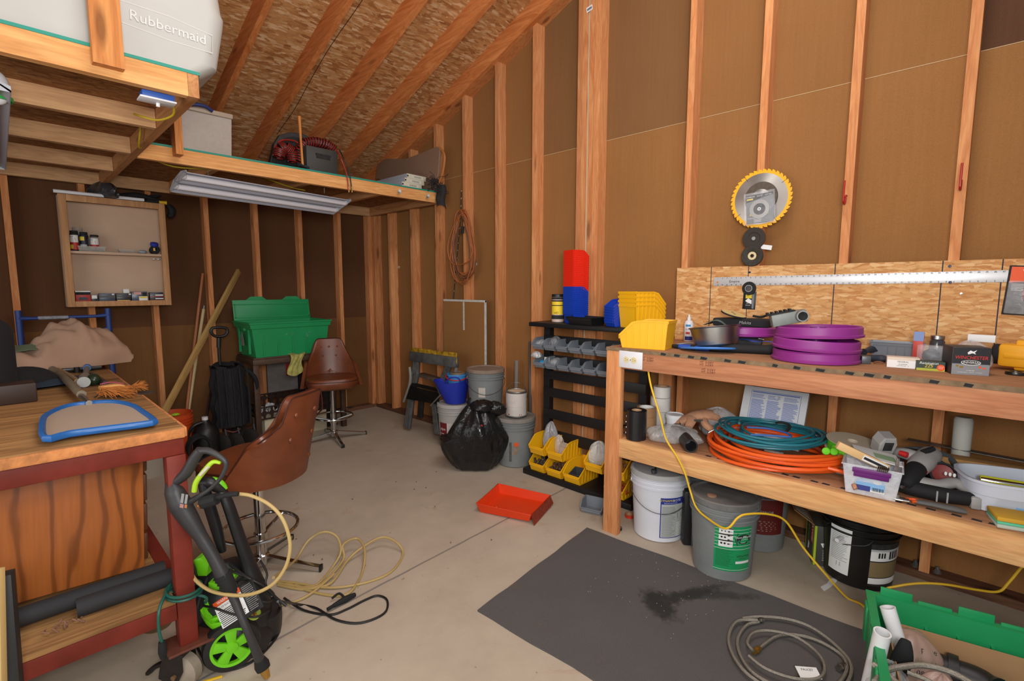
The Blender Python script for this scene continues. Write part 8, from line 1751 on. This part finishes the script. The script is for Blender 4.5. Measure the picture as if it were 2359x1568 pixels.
# white bucket with red label, blue pail and paint can
q = back(fz(1050, 1034), .131); WB = Vector((q.x, q.y, 0))
def pf(t_, f):
    d = Decal(); d.rect(-.13, .055, -.045, .22, 0, 1, 12); d.rect(-.045, .055, .05, .22, 1, 1, 12); d.text('olym', -.09, .165, .032, 2, 2); d.lines(-.125, .07, -.06, .14, 4, 2, 2, 3, .25); d.lines(-.03, .19, .04, .21, 3, 3, 2, 3, .3); d.done('printed_label', [P('lab_maroon2', S(112, 24, 34), .5), P('lab_cream', S(206, 198, 190), .6), m_pw, m_greyl], t_, None, f)
bucket('white plastic bucket with dark red label carrying a blue pail', None, (WB.x, WB.y, 0), -52, [P('bucket_dull_white', S(176, 172, 168), .5, var=.06)], bail='none', patch=pf)
t = thing('flexible_tub', 'dark blue flexible tub with one sagging handle standing on the white bucket', 'tub', (WB.x+.0, WB.y-.005, .373), (0, 0, -46))
b = MB()
def fn(u, v):
    a = 2*PI*u; lf_ = max(0, -math.cos(a)); R0 = .088+.035*v+.045*v*lf_**2; z = .205*v-.03*v*lf_+.018*v*math.cos(2*a); return (R0*math.cos(a)-.02*v*lf_, R0*.95*math.sin(a), z)
b.grid(fn, 44, 14, closeu=True, thick=.004); b.lathe([(0, .001), (.088, .001), (.088, .005), (0, .005)], 40); b.done('tub_body', P('tub_blue', S(28, 44, 160), .55), t)
b = MB(); b.tube([(-.06, -.112, .185), (-.04, -.120, .225), (.0, -.124, .238), (.04, -.120, .228), (.06, -.112, .19)], .0055, 8); b.done('handle', P('tub_blue', S(28, 44, 160), .55), t)
t = thing('blue_pail', 'light blue pail with red bail handle and tin inside the dark blue tub', 'pail', (WB.x+.015, WB.y-.01, .42), (0, 0, -46))
MB().lathe([(0, 0), (.068, 0), (.082, .185), (.088, .187), (.088, .200), (.080, .20), (.066, .004), (0, .004)], 40).done('pail_body', P('pail_blue', S(60, 140, 206), .5), t)
b = MB(); b.tube([(-.095*math.cos(PI*i/14), -.095*math.sin(PI*i/14), .185-.03*math.sin(PI*i/14)) for i in range(15)], .0055, 8, sm=2); b.done('red_handle', P('handle_red', S(196, 36, 36), .5), t)
t = thing('tin_can', 'dusty open metal tin standing in the light blue pail', 'can', (WB.x+.02, WB.y-.01, .475)); MB().lathe([(0, 0), (.066, 0), (.066, .150), (.060, .156), (.054, .150), (0, .146)], 36).done('tin_body', P('tin_dusty', S(150, 128, 106), .5, .4, var=.3, vscale=16), t)
# tall grey bucket (on another bucket) and its label
GB_ = Vector((-.165, -2.005, 0))
bucket('grey bucket underneath, at the wall behind the black trash bag', None, (GB_.x, GB_.y, 0), -30, [m_bg], bail='none', h=.345)
def pf(t_, f): d = Decal(); d.rect(-.065, .13, -.01, .21, 0, 1, 8); d.rect(-.055, .15, -.02, .17, 1, 2, 4); d.done('paper_sticker', [P('sticker_beige', S(196, 184, 172), .7), m_greyl], t_, None, f)
g_ = bucket('grey bucket with dusty lid stacked on the grey bucket behind the trash bag', None, (GB_.x, GB_.y, .347), -40, [m_bg], bail='front', h=.345, patch=pf, lidmat=P('lid_brown_dust', S(142, 122, 106), .8, var=.25, vscale=12))
# front grey bucket with paint can
q = back(fz(1187, 1078), .131)
def pf(t_, f): d = Decal(); d.rect(-.05, .05, -.03, .20, 0, 1, 4); d.disc(-.01, .15, .03, 1, 1, .05, 14); d.rect(-.01, .17, .02, .20, 2, 2, 4); d.done('label_residue', [P('residue_dark', S(90, 92, 90), .7, var=.4, vscale=60), P('residue_brown', S(150, 128, 110), .8, var=.4, vscale=40), m_org], t_, None, f)
bucket('grey bucket with lid and torn label residue standing left of the storage rack', None, (q.x, q.y, 0), -45, [m_bg], bail='none', patch=pf, lidmat=P('lid_grey_dust', S(138, 132, 124), .7, var=.2, vscale=12))
t = thing('paint_can', 'white labelled gallon paint can standing on the grey bucket left of the rack', 'can', (q.x+.0, q.y-.01, .376), (0, 0, -46))
MB().lathe([(0, 0), (.080, 0), (.083, .003), (.080, .006), (.080, .185), (.083, .190), (.080, .194), (.072, .194), (.070, .188), (0, .188)], 44).done('can_body', m_zinc, t)
d = Decal(); d.rect(-.20, .01, .20, .18, 0, 1, 44); d.lines(-.08, .10, .03, .17, 8, 1, 2, 3, .3); d.rect(-.08, .075, .03, .078, 1, 2, 8); d.lines(-.08, .02, .03, .06, 4, 1, 2, 4, .3); d.rect(.10, .01, .14, .12, 2, 2, 6); d.rect(-.07, .015, -.055, .025, 3, 3); d.rect(.02, .015, .04, .025, 3, 3); d.done('printed_label', [P('can_label', S(204, 196, 190), .6, var=.08), m_greyl, P('can_lime', S(140, 160, 60), .6), m_pp], t, None, cylmap(.080, .080, .2))
MB().cyl(.068, .188, .191, 36).done('lid', P('lid_cream', S(196, 180, 152), .6, var=.2), t); b = MB(); b.prism([(-.05, -.0), (0, -.045), (.055, .0), (.0, .05)], .1912, .1925); b.done('dried_paint', P('paint_peach', S(222, 196, 172), .6), t)
b = MB(); b.tube([(-.083*math.cos(PI*i/12), .02, .155+.095*math.sin(PI*i/12)) for i in range(13)], .0018, 6, sm=2); b.done('bail_handle', m_wire, t); MB().cyl(.012, -.004, .004, 12, TR(.082, .0, .145, 0, 90)).done('bail_ear', m_blackm, t)
# trash bag
m_tb = clear('trash_film', (.012, .012, .013, 1), 1.0, .16)
tbp = back(fz(1105, 1092), .13)
b = MB(); rnd = random.Random(12)
def fn(u, v):
    a = 2*PI*u; p_ = v; R0 = .185*math.sin(PI*min(1, .18+.72*p_))**.8*(1-.38*max(0, p_-.5)); k = 1+.05*math.sin(5*a+2*v)+.035*math.sin(11*a+6*v)+.02*math.sin(19*a-5*v)
    z = .012+.46*p_; return (R0*math.cos(a)*k*1.22*(1.25 if (math.cos(a) < 0 and v < .5) else 1.0)-.02, R0*.88*math.sin(a)*k+.02*math.sin(6*v), z+.015*math.sin(7*a)*p_)
b.grid(fn, 80, 34, closeu=True)
b.ball((.02, -.02, .475), (.085, .07, .05), seg=22, jit=.13, seed=3); b.ball((.10, .02, .45), (.10, .05, .055), seg=22, jit=.12, seed=4); b.tube([(-.05, 0, .46), (-.08, -.02, .50), (-.06, -.03, .54)], [.03, .025, .012], 10, squash=.4)
t = solo('trash_bag', b, m_tb, 'shiny black tied trash bag sitting on the floor in front of the stacked grey buckets', 'trash bag', (tbp.x, tbp.y, 0), (0, 0, -46), angle=70)
b = MB(); b.ball((0, 0, 0), (.014, .01, .012), seg=10); b.done('red_tie', m_pp, t, TR(.02, -.13, .36))
slab('brown_stick', 'dark brown stick leaning on the wall behind the paint can', (-.05, -2.40, .05), (.05, -2.30, .92), .022, .02, m_dkw, 'stick'); slab('pale_strip', 'narrow pale strip standing behind the stacked grey buckets', (-.02, -2.20, .02), (.0, -2.20, .76), .03, .01, P('strip_grey', S(130, 126, 120), .7), 'strip')
# ================================================================ things on and under the loft
ZL = ZT+.0125
# big cream tank box
m_rub = P('tank_cream', S(184, 182, 176), .5, var=.08, vscale=3)
t = thing('deck_box', 'huge cream moulded plastic box with embossed lettering standing on the near part of the loft', 'storage box', (0, 0, 0))
b = MB()
xr_ = -2.155; prof = [(0, .0), (.028, .10), (.035, .24), (.0, .32)]
lv = [(-.055, .012), (-.02, .0), (.05, .10), (.060, .25), (.052, .27), (.020, .50), (.0, .60)]
rings2 = []
def rb_(xo, z, n=6):
    x1 = xr_+xo; yf_ = -2.55-xo*.0; yb_ = -1.75; r_ = .07; x0_ = -4.4; pts = []
    for cx, cy, a0_ in ((x1-r_, yf_+r_, -90), (x1-r_, yb_-r_, 0), (x0_+r_, yb_-r_, 90), (x0_+r_, yf_+r_, 180)):
        for i in range(n+1): a = R_(a0_+90*i/n); pts.append((cx+r_*math.cos(a), cy+r_*math.sin(a), z))
    return pts
for xo, zz in ((-.10, .002), (-.085, .0), (-.02, .05), (.012, .22), (.018, .26), (.010, .275), (-.01, .45), (-.05, .60)): rings2.append(rb_(xo, ZL+zz))
vv = [[b.bm.verts.new(p) for p in r] for r in rings2]; N = len(vv[0])
for r, s_ in zip(vv, vv[1:]):
    for i in range(N): f_ = b.bm.faces.new([r[i], r[(i+1) % N], s_[(i+1) % N], s_[i]]); f_.smooth = True
b.bm.faces.new(vv[0][::-1]); b.bm.faces.new(vv[-1]); b.done('box_shell', m_rub, t, angle=25)
q = at(390, 65, y=-2.552); m_emb = P('tank_emboss', S(212, 208, 204), .5)
mbt = MB(); mbt.text('Rubbermaid', .052, TR(0, 0, 0, 90, 0, 0), 0, .004); mbt.done('embossed_name', m_emb, t, TR(q.x, -2.5515, q.z, 0, 2, 0))
b = MB(); b.tube([(-.17, 0, -.035), (-.0, 0, -.045), (.15, 0, -.04), (.15, 0, .03), (0, 0, .045), (-.17, 0, .04)], .0022, 6, closed=True, sm=1); b.done('embossed_frame', m_emb, t, TR(q.x, -2.550, q.z, 0, 2, 0))
# light switch box under the near corner
q = at(370, 212, y=-2.55)
t = thing('light_switch', 'white switch plate on a blue box under the near corner of the loft', 'switch', (q.x, -2.50, ZB-.001), (0, 0, 0))
MB().box((-.056, -.03, -.022), (.05, .03, 0), None, .001).done('switch_box', P('box_blue', S(36, 84, 170), .5), t); MB().box((-.064, -.036, -.030), (.056, .036, -.0225), None, .002).done('cover_plate', m_white, t)
MB().box((-.006, -.004, -.045), (.006, .006, -.030), TR(0, 0, 0, 12), .001).done('toggle', m_white, t)
m_ro = P('romex_yellow', S(176, 150, 30), .5)
t = thing('house_wiring', 'yellow electric cable runs stapled under the loft between switch and lights', 'wiring')
for pts in ([(q.x+.06, -2.46, 2.10), (q.x+.07, -2.40, 2.075), (q.x+.03, -2.33, 2.06), (q.x-.02, -2.28, 2.075), (q.x-.03, -2.2, 2.10)], [(-2.32, -1.75, 2.19), (-2.325, -1.70, 2.12), (-2.315, -1.62, 2.09), (-2.30, -1.58, 2.10)], [(-2.2, -1.15, 2.15), (-2.05, -1.1, 2.12), (-1.85, -1.12, 2.135)], [(-1.75, -1.08, 2.17), (-1.6, -1.05, 2.175), (-1.3, -1.0, 2.12), (-1.15, -.98, 2.11)]): b = MB(); b.tube(pts, .0048, 8); b.done('cable_run', m_ro, t)
# shop lights
m_fix = P('fixture_grey', S(176, 178, 184), .45, .2); m_ref = P('reflector_white', S(168, 170, 182), .35); m_tubew = P('tube_glass', S(236, 234, 240), .25)
def shoplight(label, loc, rz, L=1.23, Wd=.27):
    t = thing('shop_light', label, 'light fixture', loc, (0, 0, rz), None)
    b = MB(); h = .028
    for k, (y0_, y1_) in enumerate(((-Wd/2, 0), (0, Wd/2))):
        ym = (y0_+y1_)/2; b.prism([(y0_, 0), (y0_, .006), (ym-.03, h), (ym+.03, h), (y1_, .006), (y1_, 0), (y1_-.003, .0), (ym+.028, h-.004), (ym-.028, h-.004), (y0_+.003, 0)], -L/2, L/2, 'x')
    b.done('reflector', m_ref, t)
    b = MB(); b.box((-L/2, -.05, h), (L/2, .05, h+.02), None, .002); b.done('housing', m_fix, t)
    for x in (-L/2, L/2-.003): MB().prism([(-Wd/2, 0), (Wd/2, 0), (Wd/2, .02), (.06, h+.02), (-.06, h+.02), (-Wd/2, .02)], x, x+.003, 'x').done('end_plate', m_fix, t)
    for y in (-Wd/4, Wd/4):
        b = MB(); b.tube([(-L/2+.02, y, .008), (L/2-.02, y, .008)], .018, 14, sm=1); o = b.done('tube_lamp', m_tubew, t)
        [MB().box((x, y-.012, -.004), (x+.015, y+.012, .035)).done('lamp_holder', m_white, o) for x in (-L/2+.003, L/2-.018)]
    return t
a_ = at(423, 412, z=2.0); b_ = at(808, 474, z=2.0); c2 = at(762, 484, z=2.0); d2 = at(409, 428, z=2.0)
cen2 = (a_+b_+c2+d2)/4
shoplight('unlit twin-tube shop light hanging under the loft beam', (cen2.x, cen2.y, 2.0), math.degrees(math.atan2((b_-a_).y, (b_-a_).x)), (b_-a_).length, .26).rotation_euler[0] = R_(-20)
b = MB()
for s in (-.4, .4): b.tube([(cen2.x+s, cen2.y, 2.08), (cen2.x+s, cen2.y+.0, 2.12)], .002, 6, sm=1)
solo('light_chain', b, m_zinc, 'short hanging wires of the shop light', 'wire')
p1, p2 = at(38, 215, z=2.02), at(18, 392, z=2.02)
t2 = shoplight('grey shop light running away from the camera at the left edge of the picture', ((p1.x+p2.x)/2-.14, (p1.y+p2.y)/2, 2.02), 90, (p1-p2).length, .26)
q = at(12, 215, z=2.06); t = thing('tube_end', 'white bulb end with bright green ring in front of the left shop light', 'lamp', (q.x-.02, q.y-.02, 2.03)); b = MB(); b.ball((0, 0, .04), (.035, .035, .06), seg=18); b.done('white_cap', m_white, t); b = MB(); b.lathe([(.034, 0), (.040, 0), (.040, .014), (.034, .014)], 28, TR(0, 0, -.005), close=True); b.done('green_ring', P('ring_bright_green', S(30, 170, 70), .4), t)
# translucent bin on the loft
m_tbn = clear('bin_milky', (.50, .44, .38, 1), .85, .5, .06, .03)
xa, xb = at(425, 330, y=-1.12).x, at(541, 350, y=-1.12).x
t = thing('translucent_bin', 'milky translucent plastic bin with blue handle behind the loft beam', 'bin', ((xa+xb)/2-.02, -1.0, ZL)); tray_shell(.32, .24, .30, .012, .003).done('bin_shell', m_tbn, t)
b = MB(); b.box((-.165, -.13, .275), (.165, -.121, .305), None, .002); b.done('rim', P('bin_rim', S(176, 160, 140), .5), t)
b = MB(); b.tube([(-.10, -.135, .30), (-.05, -.145, .312), (.0, -.145, .312), (.04, -.135, .295)], .011, 10); b.done('blue_handle', P('handle_navy', S(34, 52, 110), .5), t)
MB().box((-.14, -.08, .01), (.12, .08, .12), None, .01).done('contents', P('contents_grey', S(120, 110, 96), .8, var=.3), t)
# battery-cable pile, hammer, battery box
t = thing('blow_mould_case', 'dark arched plastic case standing open behind the coiled cables on the loft', 'case', (0, 0, 0))
pc = [(622, 375), (632, 330), (645, 310), (668, 304), (700, 308), (722, 322), (722, 385)]
def plate(poly, y, th, mat, name, par, inner=None):
    b = MB(); P3 = [at(px, py, y=y) for px, py in poly]; b.prism([(p.x, max(p.z, ZL)) for p in P3], y, y+th, 'y', None, 0, False, .006); return b.done(name, mat, par)
plate(pc, -.98, .05, P('case_dark', S(40, 40, 42), .5), 'case_shell', t)
pc2 = [(636, 378), (642, 336), (655, 318), (675, 314), (700, 320), (712, 335), (712, 385)]; plate(pc2, -.988, .006, m_ink, 'case_recess', t)
m_rc = P('cable_red', S(150, 34, 26), .35)
t = thing('jumper_cables', 'red and black coiled cables piled on the loft beside the hammer', 'cables', (0, 0, 0))
def helix(path, rr_, turns, r, ph, n=14):
    P_ = [Vector(p) for p in path]; out = []; tot = turns*n
    for i in range(tot+1):
        f_ = i/tot*(len(P_)-1); k = min(len(P_)-2, int(f_)); c_ = P_[k].lerp(P_[k+1], f_-k); dr = (P_[min(k+1, len(P_)-1)]-P_[k]).normalized(); u_ = dr.cross(Vector((0, 1, 0))).normalized(); w_ = Vector((0, 1, 0)); a = 2*PI*i/n+ph; out.append(c_+u_*(rr_*math.cos(a))+w_*(rr_*math.sin(a)))
    b = MB(); b.tube(out, r, 7, sm=1); return b
Y_ = -1.08; A1 = [at(x, y, y=Y_) for x, y in ((642, 362), (645, 345), (658, 340), (672, 350), (676, 372))]; A1 = [Vector((p.x, p.y, max(p.z, ZL+.04))) for p in A1]
A2 = [at(x, y, y=Y_) for x, y in ((688, 372), (690, 345), (700, 330), (725, 326), (752, 332), (770, 345))]; A2 = [Vector((p.x, p.y, max(p.z, ZL+.04))) for p in A2]
for i in range(4):
    helix(A1, .040, 9, .0048, i*PI/2).done('red_cable' if i % 2 else 'black_cable', m_rc if i % 2 else m_cb, t); helix(A2, .034, 11, .0045, i*PI/2).done('red_cable' if i % 2 else 'black_cable', m_rc if i % 2 else m_cb, t)
b = MB(); b.tube([at(640, 328, y=Y_), at(655, 322, y=Y_), at(680, 325, y=Y_), at(690, 335, y=Y_)], .006, 8); b.done('red_cable', m_rc, t)
for dx, m in ((0, m_rc), (7, m_cb)): b = MB(); b.tube([at(775+dx, 345, y=-1.2), at(785+dx, 365, y=-1.26), at(797+dx, 395, y=-1.268), at(802+dx, 425, y=-1.268), at(803+dx, 440, y=-1.268)], .0045, 8); b.done('cable_tail', m, t); b = MB(); b.tube([at(803+dx, 430, y=-1.268), at(804+dx, 443, y=-1.268)], .0052, 8, sm=1); b.done('brass_plug', m_brass, t)
bx((0, 0, 0), (.0, 0, 0)) if 0 else None
xa, xb = at(712, 390, y=-1.16).x, at(773, 400, y=-1.16).x
t = thing('battery_box', 'dark grey battery box with moulded handle standing at the loft edge', 'box', ((xa+xb)/2, -1.10, ZL)); MB().box((-.125, -.07, 0), (.125, .07, .195), None, .006).done('box_body', P('box_charcoal_grey', S(60, 60, 56), .6, var=.1), t)
b = MB(); b.box((-.05, -.076, .115), (.06, -.069, .14), None, .002); b.box((-.055, -.073, .135), (.065, -.069, .15)); b.done('handle_recess', m_ink, t)
t = thing('sledge_hammer', 'small hammer standing on its head with the wooden handle upright at the loft edge', 'hammer', (0, 0, 0))
ha, hb = at(697, 380, y=-1.20), at(689, 268, y=-1.20); b = MB(); b.tube([ha, ha.lerp(hb, .5), hb], [.012, .010, .0155], 12, sm=3, squash=.8); b.done('handle', P('handle_orange_wood', S(206, 134, 62), .5, var=.1), t)
b = MB(); b.tube([ha+Vector((-.035, -.01, -.004)), ha+Vector((0, 0, -.004)), ha+Vector((.05, .0, -.012))], [.013, .012, .008], 10); b.done('head', P('dark_steel', S(52, 58, 70), .45, .4), t)
# carpeted board and three white ladder boxes
t = thing('carpeted_board', 'brown carpet covered board with rounded oak edge leaning on the wall at the loft end', 'board', (0, 0, 0))
cb_ = [(868, 412), (872, 378), (890, 366), (938, 366), (975, 352), (1008, 338), (1016, 342), (1012, 400), (1004, 446)]
b = MB(); P3 = [at(px, py, x=-.06) for px, py in cb_]; b.prism([(p.y, max(p.z, ZL)) for p in P3], -.075, -.05, 'x', None, 0, False, .004); b.done('carpet_face', P('carpet_brown', S(150, 116, 92), .98, var=.25, vscale=160, bump=.6, bscale=400), t)
b = MB(); ed = [at(px, py, x=-.06) for px, py in ((1012, 340), (1022, 352), (1024, 370), (1018, 405), (1008, 425), (998, 440))]; b.tube([(p.x, p.y, max(p.z, ZL+.012)) for p in ed], .012, 8, sm=3); b.done('oak_edge', P('oak_trim', S(176, 110, 54), .4), t)
bx((-.30, -.22, ZL), (-.20, -.12, ZL+.012)).done('board_foot', m_dow, t)
m_wz = P('box_bluegrey', S(156, 160, 168), .5, var=.08)
for i, (xo, yo, l) in enumerate(((-.30, -1.21, 'bottom'), (-.25, -1.18, 'middle'), (-.21, -1.155, 'top'))):
    t = thing('ladder_box', 'long white boxed ladder part marked at its end, %s of three on the loft' % l, 'box', (xo, yo, ZL+.0455*i), (0, 0, 2), 'white boxes with end lettering on the loft')
    MB().box((-.105, .0, 0), (.105, .95, .043), None, .002).done('box_body', m_wz, t); MB().box((-.103, -.003, .002), (.105, .0, .042), None, .001).done('end_cap', P('cap_cream', S(206, 200, 176), .6), t)
    d = Decal(); d.rect(-.05, .008, .07, .034, 1, 1); d.text('WERNER', .01, .021, .020, 0, 2); d.rect(-.104, .016, -.09, .03, 0, 2); d.done('lettering', [m_ink, P('cap_cream2', S(216, 212, 196), .6)], t, TR(0, -.0035, 0))
# black netting
b = MB(); rnd = random.Random(21)
for i in range(60):
    p = Vector((-.06+rnd.uniform(-.05, .03), -1.25+rnd.uniform(-.05, .05), ZL+.05+rnd.uniform(-.035, .05))); pts = [p]
    for k in range(4): pts.append(pts[-1]+Vector((rnd.uniform(-.04, .04), rnd.uniform(-.03, .03), rnd.uniform(-.04, .035))))
    b.tube(pts, .0022, 4, sm=2, caps=False)
for i in range(26):
    p = Vector((-.02+rnd.uniform(-.03, .0), -1.275+rnd.uniform(-.008, .004), ZL+.03)); pts = [p]
    for k in range(4): pts.append(pts[-1]+Vector((rnd.uniform(-.012, .012), rnd.uniform(-.006, .004), -rnd.uniform(.02, .04))))
    b.tube(pts, .003, 4, sm=2, caps=False)
b.grid(lambda u, v: (-.09+.10*u+.01*math.sin(7*v), -1.285+.012*math.sin(6*u), ZL+.06-.20*v+.02*math.sin(4*u)*(v)), 8, 10, thick=.003)
solo('black_netting', b, P('netting', S(44, 40, 40), .9), 'tangle of black netting hanging over the loft beam at the right wall', 'netting', angle=60)
